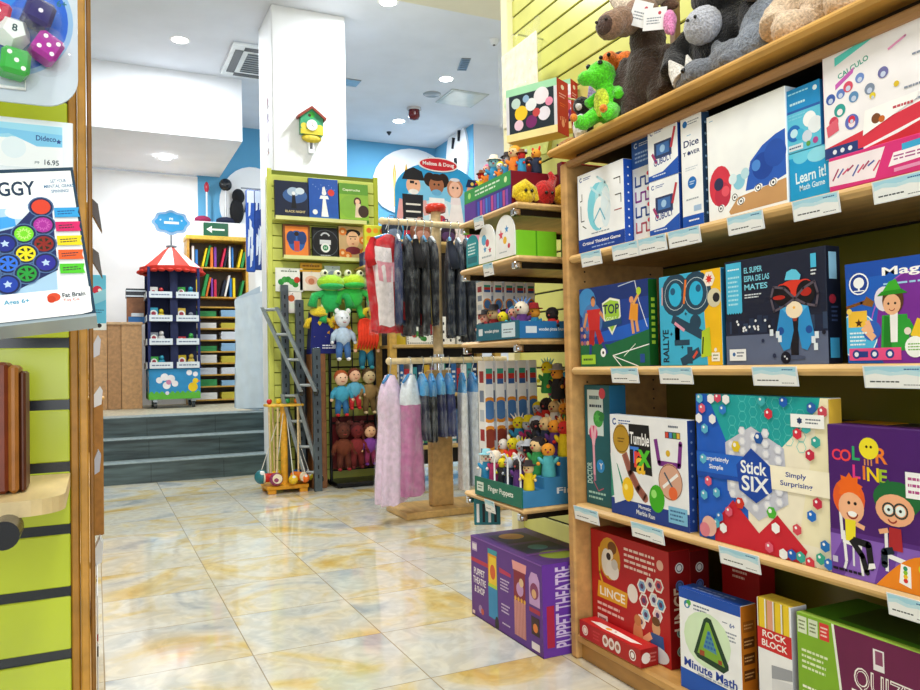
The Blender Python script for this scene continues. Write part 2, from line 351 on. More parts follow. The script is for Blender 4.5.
# ================================================================ THE SHELVING ON THE RIGHT
XF = 1.385; S = {1: 1.63, 2: 1.295, 3: .935, 4: .497, 5: .085}
def slat(m, y0, y1, z0, z1, x, c=LIME, pitch=.083, zoff=0, dark='#23251a'):   # slatted board in a y,z plane facing -x
    z = z0+zoff
    m.box(x+.008, x+.02, y0, y1, z0, z1, dark)
    while z < z1:
        m.box(x, x+.01, y0, y1, max(z, z0), min(z+pitch-.008, z1), c, .002); z += pitch
m = MB(); m.box(1.82, 1.84, -.9, 3.16, 0, 2.95, LIME); slat(m, -.9, 3.15, .02, 2.95, 1.8, '#d9dc7c:plastic'); m.box(1.77, 1.84, 3.15, 3.21, 0, 2.95, '#f0ecc0:paint', .004)
struct('wall_right_slatted', m)
t = empty('game_bookcase', (1.6, .6, 0), 'long light wood bookcase full of board games along the right side', 'bookcase')
Y0c, Y1c = -.75, 2.135
def cb(nm, x0, x1, y0, y1, z0, z1, c=WOOD, ch=.006):
    m = MB(); m.box(x0-1.6, x1-1.6, y0-.6, y1-.6, z0, z1, c, ch); return m.build(nm, t)
cb('side_panel', XF, 1.795, Y0c-.03, Y0c, 0, 1.6)
cb('top_board', XF-.03, 1.795, Y0c-.03, 2.17, 1.63, 1.653, '#d2a04e:wood', .009)
cb('top_rail', XF, XF+.03, Y0c, 2.1, 1.582, 1.604, '#a87c4c:wood'); cb('spacer', XF+.045, 1.775, Y0c, 2.1, 1.612, 1.63, '#1c1612:wood', .001)  # dark board under the top: shade put in as its colour
for k in (2, 3, 4): cb('shelf', XF, 1.795, Y0c, 2.1, S[k]-.024, S[k], '#d9b273:wood', .009)
cb('base_board', XF, 1.795, Y0c, 2.1, S[5]-.03, S[5], '#c99a56:wood', .007); cb('plinth', XF+.02, 1.795, Y0c, 2.1, 0, S[5]-.03, '#b98a48:wood', .002)
o = cb('back_panel', 1.775, 1.795, Y0c, 2.1, S[5], S[2]-.03, '#7a7a2a:plastic', .001); o['label'] = 'olive back panel'
o = cb('back_panel', 1.775, 1.795, Y0c, 2.1, S[2]-.029, 1.61, '#15161c:wood', .001); o['label'] = 'dark upper back panel'  # near-black colour stands in for the shade inside the top section
m = MB(); m.box(XF-1.6, .195, 1.5, Y1c-.6, 0, 1.6, WOOD, .006)
for zz in [S[2]-.05-.032*i for i in range(8)]+[S[3]-.05-.032*i for i in range(10)]+[1.55-.032*i for i in range(6)]:
    for xx in (1.45, 1.72): m.cyl((xx-1.6, 1.4985, zz), (xx-1.6, 1.5, zz), .0032, '#2a1d10', 8)
m.build('side_panel', t)
FACE = -math.pi/2
def sp(px0, px1, pyb, pxt, pyt, k, xf=1.40, pxs=None, pys=None):      # place on shelf k: y of left edge, width, height, depth
    a = hitp(px0, pyb, 'X', xf); b = hitp(px1, pyb+(pyb-372)*(px1-px0)/(px0-95), 'X', xf); c = hitp(pxt, pyt, 'X', xf)
    d = .2
    if pxs: d = hitp(pxs, pys, 'Y', b.y).x-xf
    d = min(d, .24)
    return (xf, a.y, S[k]+.0008), a.y-b.y, c.z-S[k], d
def game(label, pos, c, art, side=None, top=None, rz=0, name='board_game_box', dd=None, dz=0, h=None, group=None, **k):
    loc, w, hh, d = pos
    return product(name, label, 'board game', w, h or hh, dd or d, (loc[0], loc[1], loc[2]+dz), FACE+rz, c, art, side, top, group=group, **k)
# little figures for printed covers
SK = '#f2b88c'
def gfigure(f, u, v, s, hair, skin, shirt, leg, long_=False):         # a standing printed figure: v is the foot line, s its height
    a = f.a
    f.r(u-.09*s/a, v, u-.02*s/a, v+.38*s, leg); f.r(u+.02*s/a, v, u+.09*s/a, v+.38*s, leg)
    f.p([(u-.12*s/a, v+.3*s), (u+.12*s/a, v+.3*s), (u+.15*s/a, v+.68*s), (u-.15*s/a, v+.68*s)], shirt)
    f.seg(u-.15*s/a, v+.65*s, u-.27*s/a, v+.42*s, .08*s, shirt); f.seg(u+.15*s/a, v+.65*s, u+.27*s/a, v+.42*s, .08*s, shirt)
    f.c(u-.27*s/a, v+.4*s, .04*s, skin); f.c(u+.27*s/a, v+.4*s, .04*s, skin)
    f.c(u, v+.84*s, .17*s, hair); 
    if long_: f.r(u-.17*s/a, v+.55*s, u+.17*s/a, v+.84*s, hair)
    f.c(u, v+.8*s, .125*s, skin, .14*s); f.c(u-.05*s/a, v+.82*s, .018*s, '#222222', n=8); f.c(u+.05*s/a, v+.82*s, .018*s, '#222222', n=8)
    f.ring(u, v+.78*s, .05*s, .015*s, '#a03028', 200, 340, 6)
def logo_small(f, u, v, s, c='#1d4f9e'):
    f.ring(u, v, .022*s, .012*s, c, 40, 330, 8); f.lines(u+.05*s/f.a, v-.02*s, u+.2*s/f.a, v+.02*s, 2, c)
# ---------- second shelf from the top
def a_crit(f):
    f.r(0, 0, 1, .17, '#153f9b'); f.t('Critical Thinking Game', .5, .1, .05, '#ffffff', w=.82); f.lines(.3, .03, .8, .06, 1, '#9fb6e8')
    logo_small(f, .08, .93, 1.1)
    f.c(.45, .53, .22, '#7fd3e6', .3); f.c(.55, .62, .15, '#aee4ef', .2); f.c(.5, .45, .14, '#f4fafc', .2); f.c(.62, .5, .1, '#dff1fa', .25)
    f.path([(.1, .75), (.1, .66), (.06, .66)], .012, '#22262c'); f.path([(.07, .6), (.07, .4), (.14, .4)], .012, '#22262c'); f.path([(.1, .34), (.18, .3)], .012, '#22262c')
    f.path([(.8, .8), (.93, .8), (.93, .72)], .012, '#22262c'); f.path([(.82, .6), (.94, .6), (.94, .5)], .012, '#22262c'); f.path([(.8, .42), (.95, .42)], .012, '#a02a35')
    f.path([(.3, .8), (.5, .66), (.62, .8), (.45, .9)], .03, '#bfe8f2'); f.path([(.35, .35), (.5, .5), (.6, .35)], .02, '#6cbcd8'); f.path([(.55, .7), (.7, .55), (.6, .4)], .02, '#e8f6fa')
    f.c(.5, .25, .012, '#2f9fd0'); f.lines(.3, .2, .7, .23, 1, '#8898a8')
def s_dots(c):
    def g(f):
        for i in range(9): f.c(.5, .1+.1*i, .012, c, n=8)
    return g
game('white and blue box with pale thinking child drawing, leftmost of the top row', sp(579, 625, 249, 577, 177, 2, pxs=634, pys=231), '#f4f8fb', a_crit, '#1c4fb4', '#1c4fb4', sart=s_dots('#dfe8f6'))
def a_maze(f):
    f.r(0, .72, 1, 1, '#2f5fae'); logo_small(f, .2, .94, 1, '#dff0ff'); f.lines(.15, .76, .85, .88, 3, '#a8c8ee')
    for i, c in enumerate(('#2c4f98', '#8f3f9a', '#2c4f98', '#c05a70')):
        y = .64-i*.15; f.path([(.15, y), (.15, y-.1), (.4, y-.1), (.4, y-.02), (.62, y-.02), (.62, y-.1), (.85, y-.1)], .02, c); f.c(.75, y, .02, '#e04858')
game('narrow tall blue and white maze game box standing behind two small stacked boxes', sp(634, 655, 240, 632, 142, 2, 1.43), '#eef4fa', a_maze, '#1c4fb4', '#1c3f94', dd=.1)
def a_cub(f):
    f.p([(0, 0), (1, 0), (1, .3), (.5, .12), (0, .1)], '#1f55b5'); logo_small(f, .14, .88, 1.6)
    f.r(.22, .38, .8, .68, '#2a3a63'); f.r(.3, .44, .72, .64, '#3f6fb0'); f.seg(.78, .5, .92, .85, .06, '#c03848'); f.seg(.15, .5, .3, .3, .06, '#a23a6a')
    f.t('CUBOLY', .5, .33, .12, '#24418e', w=.6, rot=.1); f.lines(.15, .05, .6, .1, 1, '#d8e6f8'); f.c(.5, .54, .07, '#9fc6e8')
pb = sp(650, 680, 236, 650, 183, 2, 1.40, pxs=685, pys=232)
game('lower of two small white and blue boxes stacked beside the tall dice box', pb, '#f4f8fb', a_cub, '#173f96', '#173f96')
game('upper of two small white and blue boxes stacked beside the tall dice box', pb, '#f4f8fb', a_cub, '#173f96', '#173f96', dz=pb[2]+.001)
def a_dice(f):
    f.r(0, 0, 1, .1, '#1a56b8'); f.lines(.3, .04, .8, .07, 1, '#ffffff'); f.c(.22, .93, .03, '#1f6fb8'); f.lines(.35, .91, .9, .955, 2, '#8a94a4')
    f.t('Dice', .5, .75, .062, '#1b2f66', w=.72); f.t('T  WER', .5, .66, .035, '#1b2f66', w=.8); f.star(.38, .66, .022, '#1b2f66', 6, .7); f.lines(.3, .815, .5, .83, 1, '#6fb4d8')
    f.c(.5, .39, .055, '#1e6fc0'); f.lines(.38, .37, .62, .41, 2, '#cfe6fa'); f.lines(.2, .5, .8, .54, 2, '#c8d2dc'); f.r(.55, .13, .9, .18, '#a8c4e4'); f.lines(.2, .23, .8, .26, 1, '#a0aab4')
game('tall narrow white dice game box with a blue roundel', sp(683, 704, 225, 681, 119, 2, 1.40, pxs=712, pys=220), '#f6f9fc', a_dice, '#27415e', '#dbe6f0', sart=s_dots('#9fc4e6'))
def a_mask(f):
    f.lines(.04, .94, .09, .955, 1, '#60a0c8')
    f.c(.17, .31, .14, '#d8354a', .19); f.c(.2, .22, .1, '#c22f48', .12); f.c(.15, .33, .06, '#2c2f52'); f.c(.24, .25, .05, '#e85868')
    f.p([(.5, .2), (.57, .45), (.72, .56), (.88, .62), (.99, .64), (.99, .25), (.8, .2)], '#2b5fc0'); f.c(.72, .38, .12, '#1d48a4'); f.c(.87, .46, .12, '#2452b0'); f.c(.64, .4, .05, '#4f8fe0')
    f.c(.42, .3, .07, '#8fd0e8'); f.c(.5, .36, .05, '#bfe4f0'); f.c(.34, .34, .05, '#dff2f8')
    f.p([(.28, .05), (.4, .16), (.99, .22), (.99, .03), (.3, .02)], '#c99a66')
    for u, v in ((.17, .1), (.36, .17), (.44, .12), (.66, .2), (.84, .21)):
        f.c(u, v, .05, '#ffffff', .032, rot=.3); f.ring(u, v, .03, .008, '#39404a'); f.c(u, v, .012, '#39404a')
game('large mostly white box showing a red and a blue mask with small cups', sp(709, 788, 217, 707, 118, 2, 1.40, pxs=793, pys=206), '#f7fbfd', a_mask, '#cfe2ee', '#dfeaf2', dd=.22)
def a_teal1(f):
    f.r(0, .62, 1, 1, '#1f8fcf'); f.r(0, .62, 1, .66, '#2a5fae'); f.lines(.1, .9, .7, .95, 1, '#9fe0f4'); f.lines(.15, .72, .6, .8, 1, '#bfeaf6'); f.c(.87, .9, .04, '#dff4fa')
    f.c(.25, .3, .13, '#1f6fc0'); f.c(.42, .26, .09, '#3fb4dc'); f.c(.25, .3, .07, '#bfe8f4'); f.c(.7, .45, .12, '#f4f8fa'); f.c(.85, .34, .13, '#e8f0f6'); f.c(.62, .2, .09, '#d0dcec'); f.r(.08, .03, .5, .12, '#dde8f0')
    f.lines(.1, .05, .45, .1, 1, '#3a4a78'); f.lines(.1, .5, .6, .6, 2, '#7fd0ea'); f.c(.85, .1, .05, '#b04a90'); f.c(.65, .08, .04, '#5fa04a')
game('upper light blue game box with white bubbles, stacked on a plain blue card game box', sp(786, 821, 147, 785, 73, 2, 1.405), '#5fc4e2', a_teal1, '#1f7fc4', '#1f8fcf', dd=.07, h=.142, dz=.1085)
def a_teal2(f):
    f.r(0, .9, 1, 1, '#5fd0ee'); f.c(.3, .9, .2, '#6fd0ec', .15); f.c(.7, .85, .25, '#8fdcf0', .15); f.t('Learn it!', .52, .48, .24, '#e4f6fc', w=.72, rot=.04); f.t('Math Game', .55, .26, .12, '#d4eefa', w=.6, rot=.04)
game('lower blue card game box lettered in white, beneath the box with white bubbles', sp(790, 832, 200, 790, 140, 2, 1.405), '#1f9fd8', a_teal2, '#1670b0', '#1f8fcf', dd=.07, h=.107)
def a_pink(f):
    f.r(0, 0, .3, .1, '#263a78'); f.p([(.3, 0), (1, 0), (1, .22), (.55, .06)], '#d02a3a'); f.p([(0, .1), (1, .34), (1, .22), (.3, .02), (0, .02)], '#d8364a'); f.r(0, 0, .26, .1, '#2a3f7c')
    f.p([(0, 1), (1, 1), (1, .985), (0, .96)], '#e060b0')
    for u in (.08, .14, .2): f.c(u, .05, .022, '#e8eef6')
    f.p([(.1, .84), (.42, .97), (.42, 1.0), (.1, .92)], '#5fd8d0'); f.t('CALCULO', .24, .77, .05, '#2f9f8c', w=.24, rot=.25); f.p([(.1, .62), (.24, .72), (.25, .77), (.1, .67)], '#c85fb8')
    for u, v, r, c in ((.06, .55, .05, '#3f5fb0'), (.14, .57, .045, '#5f7fc8'), (.2, .61, .05, '#d8506a'), (.29, .65, .045, '#6f8fd0'), (.13, .42, .06, '#2f9f98'), (.24, .5, .05, '#5f90c0'), (.36, .52, .05, '#7f8fa8'), (.08, .33, .05, '#d03f5a'), (.22, .28, .07, '#5f6fc0'), (.22, .3, .035, '#d8304a'), (.38, .45, .03, '#e8d030'), (.46, .62, .05, '#6f6fa8')):
        f.c(u, v, r, c); f.c(u, v-.015, r*.5, '#f4e8ec' if r > .055 else '#c8d4ec')
    f.p([(.03, .2), (.12, .24), (.11, .36), (.02, .3)], '#e06478')
    for u, v in ((.66, .66), (.72, .52), (.6, .4), (.66, .28)): f.lines(u, v, u+.14, v+.04, 1, '#8a94a8')
    f.p([(.3, .12), (.68, .3), (.7, .36), (.32, .34)], '#ffffff'); f.c(.4, .24, .045, '#7a4a2a'); f.c(.44, .22, .03, '#c86a2a'); f.lines(.52, .26, .66, .31, 1, '#c04a5a')
    f.c(.9, .5, .1, '#23458f'); f.c(.97, .5, .08, '#3a62ac'); f.c(.93, .45, .045, '#f4f6fa'); f.c(.9, .33, .05, '#c8a08a')
    f.path([(.5, .8), (.62, .86)], .02, '#e89ac8'); f.c(.55, .48, .025, '#e0c030'); f.c(.82, .7, .02, '#3f9fd0'); f.t('+', .75, .73, .04, '#4a5a8a'); f.t('= 3', .82, .6, .04, '#4a5a8a')
pp = sp(832, 955, 183, 820, 52, 2, 1.40)
game('big white and pink counting game box covered in small coloured drawings', ((1.4, hitp(822, 60, 'X', 1.4).y, S[2]+.0008), .30, pp[2], .2), '#f7f4f8', a_pink, '#e070a0', '#e070a0', dd=.07, dz=.0705, h=.225)
def a_pink2(f):
    f.p([(0, .15), (.36, .1), (.44, .9), (0, .9)], '#f4e8ee')
    for i in range(9): f.seg(.03+.04*i, .3+.02*(i % 4)*3, .08+.04*i, .62-.03*(i % 3), .05, ('#a03060', '#5060a8', '#d04a70')[i % 3])
    f.p([(.46, .3), (.95, .4), (.97, .72), (.5, .66)], '#f8eef4'); f.p([(.56, .66), (.9, .72), (.9, .9), (.56, .84)], '#3fa8d8'); f.lines(.5, .42, .9, .6, 2, '#a04a88'); f.p([(.5, .12), (.8, .16), (.8, .26), (.5, .22)], '#e898c0')
game('flat pink game box lying under the big white counting game', ((1.395, hitp(831, 183, 'X', 1.4).y, S[2]+.0008), .29, .07, .2), '#d8347c', a_pink2, '#b8286a', '#d8347c', dd=.21, h=.07)
# ---------- third shelf
def a_top(f):
    f.r(0, .3, 1, 1, '#1d3f94'); f.p([(0, .55), (.6, .8), (1, .8), (1, 1), (0, 1)], '#173379'); f.c(.12, .8, .2, '#3f8fd0'); f.c(.2, .58, .22, '#4a78b8'); f.p([(.3, .42), (1, .55), (1, .35), (.35, .3)], '#1f5fc8')
    f.p([(0, 0), (1, 0), (1, .42), (.45, .27), (0, .3)], '#1a6a40'); f.path([(.62, 0), (.5, .13), (1, .25)], .012, '#ffffff'); f.path([(.52, .12), (.85, .0)], .012, '#ffffff'); f.path([(.82, .26), (.66, .12)], .01, '#e8f4e8')
    for i in range(14): f.c(.03+(i % 5)*.045, .3+(i//5)*.09, .03, ('#c06a5a', '#8a5a8a', '#d8a080', '#4a5a9a')[i % 4])
    f.path([(.83, 1), (.88, .75), (.98, .45)], .012, '#e8eef8'); f.path([(.83, 1), (.6, .96)], .01, '#c8d4e8')
    f.c(.22, .84, .05, '#5a2f1a'); f.c(.22, .81, .045, '#d89060', .055); f.p([(.15, .45), (.31, .45), (.33, .72), (.12, .72)], '#cc2a28'); f.p([(.14, .28), (.22, .26), (.24, .46), (.15, .46)], '#b02020'); f.p([(.24, .46), (.32, .46), (.38, .3), (.3, .27)], '#b82424')
    f.seg(.32, .68, .42, .55, .05, '#d89060'); f.seg(.12, .68, .07, .5, .05, '#d89060'); f.seg(.17, .28, .16, .14, .05, '#2a3f8a'); f.seg(.35, .3, .42, .16, .05, '#2a3f8a'); f.c(.36, .17, .055, '#f4f6f8'); f.hex(.36, .17, .022, '#222222')
    f.c(.78, .78, .04, '#e09a70'); f.p([(.74, .55), (.86, .52), (.87, .72), (.77, .74)], '#e89a30'); f.seg(.8, .72, .88, .84, .04, '#e8a860'); f.c(.88, .87, .045, '#b8d83a'); f.seg(.78, .55, .8, .38, .05, '#e0a070'); f.seg(.84, .53, .86, .4, .05, '#e0a070')
    f.p([(.36, .78), (.48, .84), (.62, .8), (.63, .6), (.5, .38), (.38, .58)], '#f0f4e0'); f.p([(.38, .77), (.48, .81), (.6, .78), (.61, .61), (.5, .42), (.4, .59)], '#9fcc3a'); f.t('TOP', .49, .7, .12, '#14224c', w=.24, b=.04); f.t('GOALS', .495, .58, .05, '#e8f8c8', w=.15); f.p([(.36, .55), (.64, .58), (.64, .51), (.37, .47)], '#174a7c')
    f.r(.02, .03, .24, .15, '#a8d83a'); f.lines(.05, .06, .2, .12, 1, '#3a5a2a'); f.r(.88, .04, .94, .14, '#274f9a')
def s_top(f):
    f.t('TOP GOALS', .5, .6, .5, '#c8e83a', rot=math.pi/2, w=.6) if False else None
    for i in range(8): f.r(.3, .25+.07*i, .7, .29+.07*i, '#9fc83a')
game('football themed game box with a red shirted player and green pitch', sp(581, 650, 366, 579, 290, 3, pxs=659, pys=366), '#1d3f94', a_top, '#14521f', '#183c80', sart=s_top)
def a_rally(f):
    f.p([(.78, 0), (1, 0), (1, 1), (.7, 1), (.74, .6)], '#f4c020')
    for u, v in ((.28, .78), (.62, .77)): f.c(u, v, .23, '#27475e', .235); f.c(u, v, .105, '#2fb4e0', .13); f.ring(u, v, .17, .006, '#cfe0ea', 0, 360, 18)
    f.c(.24, .82, .04, '#1f5a80'); f.c(.66, .82, .04, '#1f5a80'); f.seg(.42, .67, .46, .93, .03, '#e87a30'); f.seg(.05, .68, .06, .88, .02, '#d8a8b0')
    f.path([(.3, .3), (.3, .42), (.3, .28)], .08, '#27475e'); f.seg(.22, .52, .7, .32, .1, '#27475e'); f.seg(.25, .25, .5, .25, .06, '#27475e'); f.c(.6, .46, .085, '#27475e'); f.c(.3, .48, .06, '#27475e'); f.seg(.26, .47, .42, .38, .035, '#e8a0b8')
    f.seg(.36, .03, .66, .15, .1, '#27475e'); f.seg(.5, .02, .5, .2, .08, '#27475e'); f.seg(.55, .08, .62, .15, .03, '#d8503a')
    f.t('RALLYE', .1, .22, .22*.45, '#132c40', rot=math.pi/2, w=.38, b=.05)
    f.star(.83, .9, .06, '#d83028', 8, .5); f.c(.9, .7, .06, '#23262c', n=14); f.c(.9, .7, .1, '#d8d2b4', n=14); f.c(.93, .7, .05, '#23262c', n=14); f.c(.83, .9, .085, '#f4eadc', n=6); f.star(.83, .9, .055, '#d83028', 8, .5)
    f.p([(.68, .08), (.84, .1), (.82, .4), (.7, .36)], '#b8d030'); f.seg(.7, .12, .72, .3, .02, '#2a3a1a'); f.r(.84, .04, .96, .13, '#f8f4e4'); f.c(.9, .16, .02, '#f8f4e4'); f.lines(.86, .05, .94, .12, 2, '#8a8a5a')
    for u, v in ((.45, .56), (.38, .2), (.2, .35)): f.star(u, v, .025, '#1a3a4c', 4, .4)
game('cyan and yellow racing game box with winding dark road loops', sp(661, 723, 365, 659, 278, 3, pxs=727, pys=364), '#3fb4dc', a_rally, '#1d5f88', '#3fb4dc', dd=.16)
def a_spy(f):
    f.r(0, 0, 1, .3, '#5f6a86'); f.r(0, .28, 1, .42, '#1d2740')
    rn = random.Random(4)
    for i in range(26): u = rn.random(); f.r(u, .3, u+.05, .34+rn.random()*.12, rn.choice(('#26344f', '#31425f', '#1a2236')))
    for i in range(14): f.c(.08+.4*rn.random(), .32+.1*rn.random(), .014, '#e6e9ee', n=6)
    f.r(.02, .5, .19, .98, '#49b8e0'); f.lines(.04, .9, .17, .93, 1, '#e8f8fc'); f.lines(.04, .56, .17, .86, 7, '#a8e2f4')
    for i in range(6): f.p([(.02+.028*i, .5), (.034+.028*i, .485), (.048+.028*i, .5)], '#49b8e0')
    for s_, v, w in (('EL SUPER', .89, .19), ('ESPIA DE LAS', .81, .26), ('MATES', .73, .24)): f.t(s_, .22+w/2, v, .055, '#7fd0e8', w=w, b=.04)
    f.lines(.22, .62, .4, .67, 2, '#d8e2ea'); f.r(.87, .83, .92, .95, '#49b8e0'); f.lines(.87, .76, .92, .82, 2, '#e8eef4')
    f.c(.7, .06, .12, '#4a5470', .02); f.p([(.67, .08), (.74, .08), (.75, .5), (.67, .5)], '#1a1a24')
    f.p([(.53, .26), (.58, .5), (.68, .53), (.7, .3), (.66, .14), (.6, .12)], '#2f8fd0'); f.p([(.74, .3), (.76, .53), (.84, .5), (.89, .24), (.82, .12), (.77, .14)], '#2f8fd0'); f.c(.58, .3, .035, '#1f4f9a'); f.c(.84, .3, .035, '#1f4f9a')
    f.p([(.57, .52), (.65, .44), (.7, .5)], '#4fb0e4'); f.p([(.87, .54), (.77, .44), (.74, .5)], '#4fb0e4'); f.p([(.69, .42), (.74, .42), (.73, .38), (.7, .38)], '#a03a30'); f.c(.71, .48, .09, '#f4e2c4', .075); f.star(.71, .5, .02, '#f0b030')
    f.c(.71, .67, .16, '#d83a2a', .075); f.c(.6, .68, .05, '#d83a2a', .04); f.c(.81, .7, .07, '#d83a2a', .04); f.c(.6, .62, .1, '#14141c', .09); f.c(.82, .62, .1, '#14141c', .11); f.c(.57, .6, .07, '#b02820', .02); f.c(.82, .63, .06, '#b02820', .04)
    f.path([(.72, .58), (.62, .68), (.52, .7), (.49, .6), (.52, .48), (.62, .52), (.72, .58), (.8, .66), (.9, .71), (.93, .6), (.91, .5), (.82, .52), (.72, .58)], .022, '#5a5260')
    f.p([(.63, .75), (.65, .82), (.7, .84), (.74, .83), (.78, .78), (.77, .74)], '#5fc4e4')
    for u, v in ((.47, .26), (.55, .2), (.53, .24), (.86, .18), (.89, .22), (.88, .12)): f.r(u, v, u+.035, v+.06, '#dfe9f2')
    f.c(.62, .06, .055, '#15182a'); f.c(.61, .07, .01, '#dde4ee', n=6); f.c(.63, .05, .01, '#dde4ee', n=6); f.c(.51, .08, .02, '#2a3350'); f.c(.4, .22, .018, '#2a3350'); f.c(.97, .27, .02, '#1a2032')
    f.r(.04, .04, .22, .15, '#f0f2f4'); f.c(.09, .1, .02, '#3a6aa8', n=8); f.lines(.12, .07, .2, .13, 2, '#5a6478')
def s_spy(f): f.r(.2, .72, .75, .95, '#8fc4e0'); f.c(.4, .55, .04, '#a02a3a'); f.lines(.3, .35, .8, .5, 4, '#3a4a70'); f.r(.15, .05, .8, .22, '#3f9fd0')
game('dark blue spy themed game box with a red hat and mask', sp(727, 829, 363, 725, 263, 3, pxs=843, pys=361), '#1b2338', a_spy, '#141a2a', '#1b2338', sart=s_spy)
def a_magic(f):
    f.c(.75, .3, .55, '#7a2f9a', .62); f.r(0, .85, 1, 1, '#1c4fae'); f.ring(.75, .3, .6, .012, '#b05ac8', 90, 180, 14)
    f.c(.13, .79, .11, '#f4f6fa'); f.c(.13, .79, .095, '#1c3f94'); f.c(.13, .8, .06, '#f4f6fa', .055); f.seg(.13, .72, .13, .8, .02, '#f4f6fa'); f.seg(.08, .72, .18, .72, .01, '#f4f6fa')
    f.t('Magic', .58, .87, .105, '#ffffff', w=.46, b=.05); f.lines(.36, .74, .92, .78, 1, '#9fd0f0')
    f.ring(.13, .79, .118, .006, '#1c4fae')
    f.path([(.0, .56), (.15, .6), (.22, .62)], .03, '#7a4a20'); f.p([(.2, .66), (.27, .6), (.25, .55), (.16, .58)], '#8a5a28')
    f.c(.36, .62, .1, '#e8e4f0', .12); f.c(.1, .28, .22, '#4fb8e8', .22); f.ring(.1, .28, .22, .012, '#e8f4fa'); f.c(.24, .32, .1, '#2f62c0')
    f.r(.02, .36, .2, .52, '#f0c040'); f.c(.03, .52, .03, '#f4d060'); f.star(.12, .4, .045, '#4a2a14'); f.seg(.16, .36, .26, .24, .07, SK); f.seg(.24, .3, .2, .42, .05, SK); f.lines(.03, .17, .2, .32, 4, '#e8f6fc')
    f.c(.44, .6, .11, '#5a3a24', .14); f.p([(.32, .12), (.58, .12), (.56, .46), (.34, .46)], '#2f9f3a'); f.p([(.34, .1), (.42, .12), (.4, .44), (.36, .46)], '#1f7f2a'); f.p([(.41, .2), (.47, .2), (.48, .48), (.41, .48)], '#f4f4f4'); f.c(.43, .56, .09, '#f0b890', .1)
    f.c(.4, .57, .012, '#222222'); f.c(.46, .57, .012, '#222222'); f.ring(.43, .53, .03, .008, '#a03028', 200, 340, 6); f.p([(.33, .66), (.53, .66), (.47, .8), (.41, .78)], '#3fae30'); f.p([(.3, .65), (.57, .66), (.52, .7), (.34, .69)], '#2a8f26'); f.seg(.55, .4, .62, .25, .07, '#2f9f3a'); f.c(.56, .3, .035, '#e8dcd0')
    f.c(.84, .6, .12, '#8a4a20', .2); f.r(.72, .3, .96, .6, '#8a4a20'); f.c(.84, .58, .09, '#f4c09a', .12); f.p([(.66, .08), (1, .08), (.98, .44), (.7, .44)], '#f0c830'); f.seg(.68, .4, .62, .24, .09, '#f0c830'); f.c(.81, .6, .012, '#222222'); f.c(.87, .6, .012, '#222222'); f.c(.85, .26, .09, '#4fae3a', .05); f.c(.85, .28, .06, '#f0e4c4', .025); f.c(.9, .12, .1, '#1d7f3a', .07)
    f.r(.02, .03, .5, .15, '#e8528a')
    for u in (.09, .26, .4): f.c(u, .09, .045, '#233f8a'); f.c(u, .09, .025, '#e8eef8', n=8)
    f.r(.12, .06, .2, .12, '#2a3f8a'); f.c(.62, .15, .1, '#f4f8f4'); f.lines(.56, .11, .68, .19, 3, '#6aa83a')
game('bright blue wizard game box with two children, one in a green hat', ((1.4, hitp(848, 362, 'X', 1.4).y, S[3]+.0008), .235, sp(848, 930, 362, 847, 265, 3)[2], .2), '#1f5fc0', a_magic, '#173f8a', '#1c4fae', dd=.07)
for i, (l, x, w, h, c, art) in enumerate((('dark box lying behind the bright blue wizard game', 1.53, .28, .2, '#1a1f30', None), )):
    product('board_game_box', l, 'board game', w, h, .18, (x, hitp(848, 362, 'X', 1.4).y-.02, S[3]+.0008), FACE, c, lambda f: f.lines(.1, .85, .9, .95, 1, '#8090b0'))
# ---------- fourth shelf
def a_teal(f):
    f.r(.12, .58, .75, .96, '#d4e6e8'); f.lines(.2, .86, .6, .93, 1, '#1d5a68'); f.lines(.2, .8, .7, .85, 1, '#25405a'); f.c(.72, .93, .045, '#d04a5a')
    f.c(.55, .72, .07, '#3fa048'); f.c(.68, .74, .04, '#2f8040'); f.star(.5, .73, .05, '#57b858'); f.seg(.36, .2, .33, .55, .03, '#b87a98'); f.c(.34, .6, .06, '#d83f7a'); f.seg(.34, .5, .27, .66, .035, '#f0b8cc'); f.seg(.34, .5, .44, .66, .035, '#f0b8cc'); f.seg(.34, .5, .35, .25, .03, '#e8a8c0')
    f.c(.6, .33, .055, '#2f8fd8'); f.t('Y', .62, .33, .05, '#ffffff'); f.t('DOCTOR', .16, .26, .08*.9, '#bfe4e0', rot=math.pi/2, w=.5); f.lines(.1, .04, .8, .12, 2, '#a8d4d0'); f.path([(.3, .2), (.5, .12), (.7, .15)], .01, '#b05a78')
game('teal green box with a pink stethoscope print behind the marble run box', sp(587, 612, 503, 585, 385, 4, 1.43, pxs=628, pys=490), '#1d5f6a', a_teal, '#2a6f9a', '#17505a')
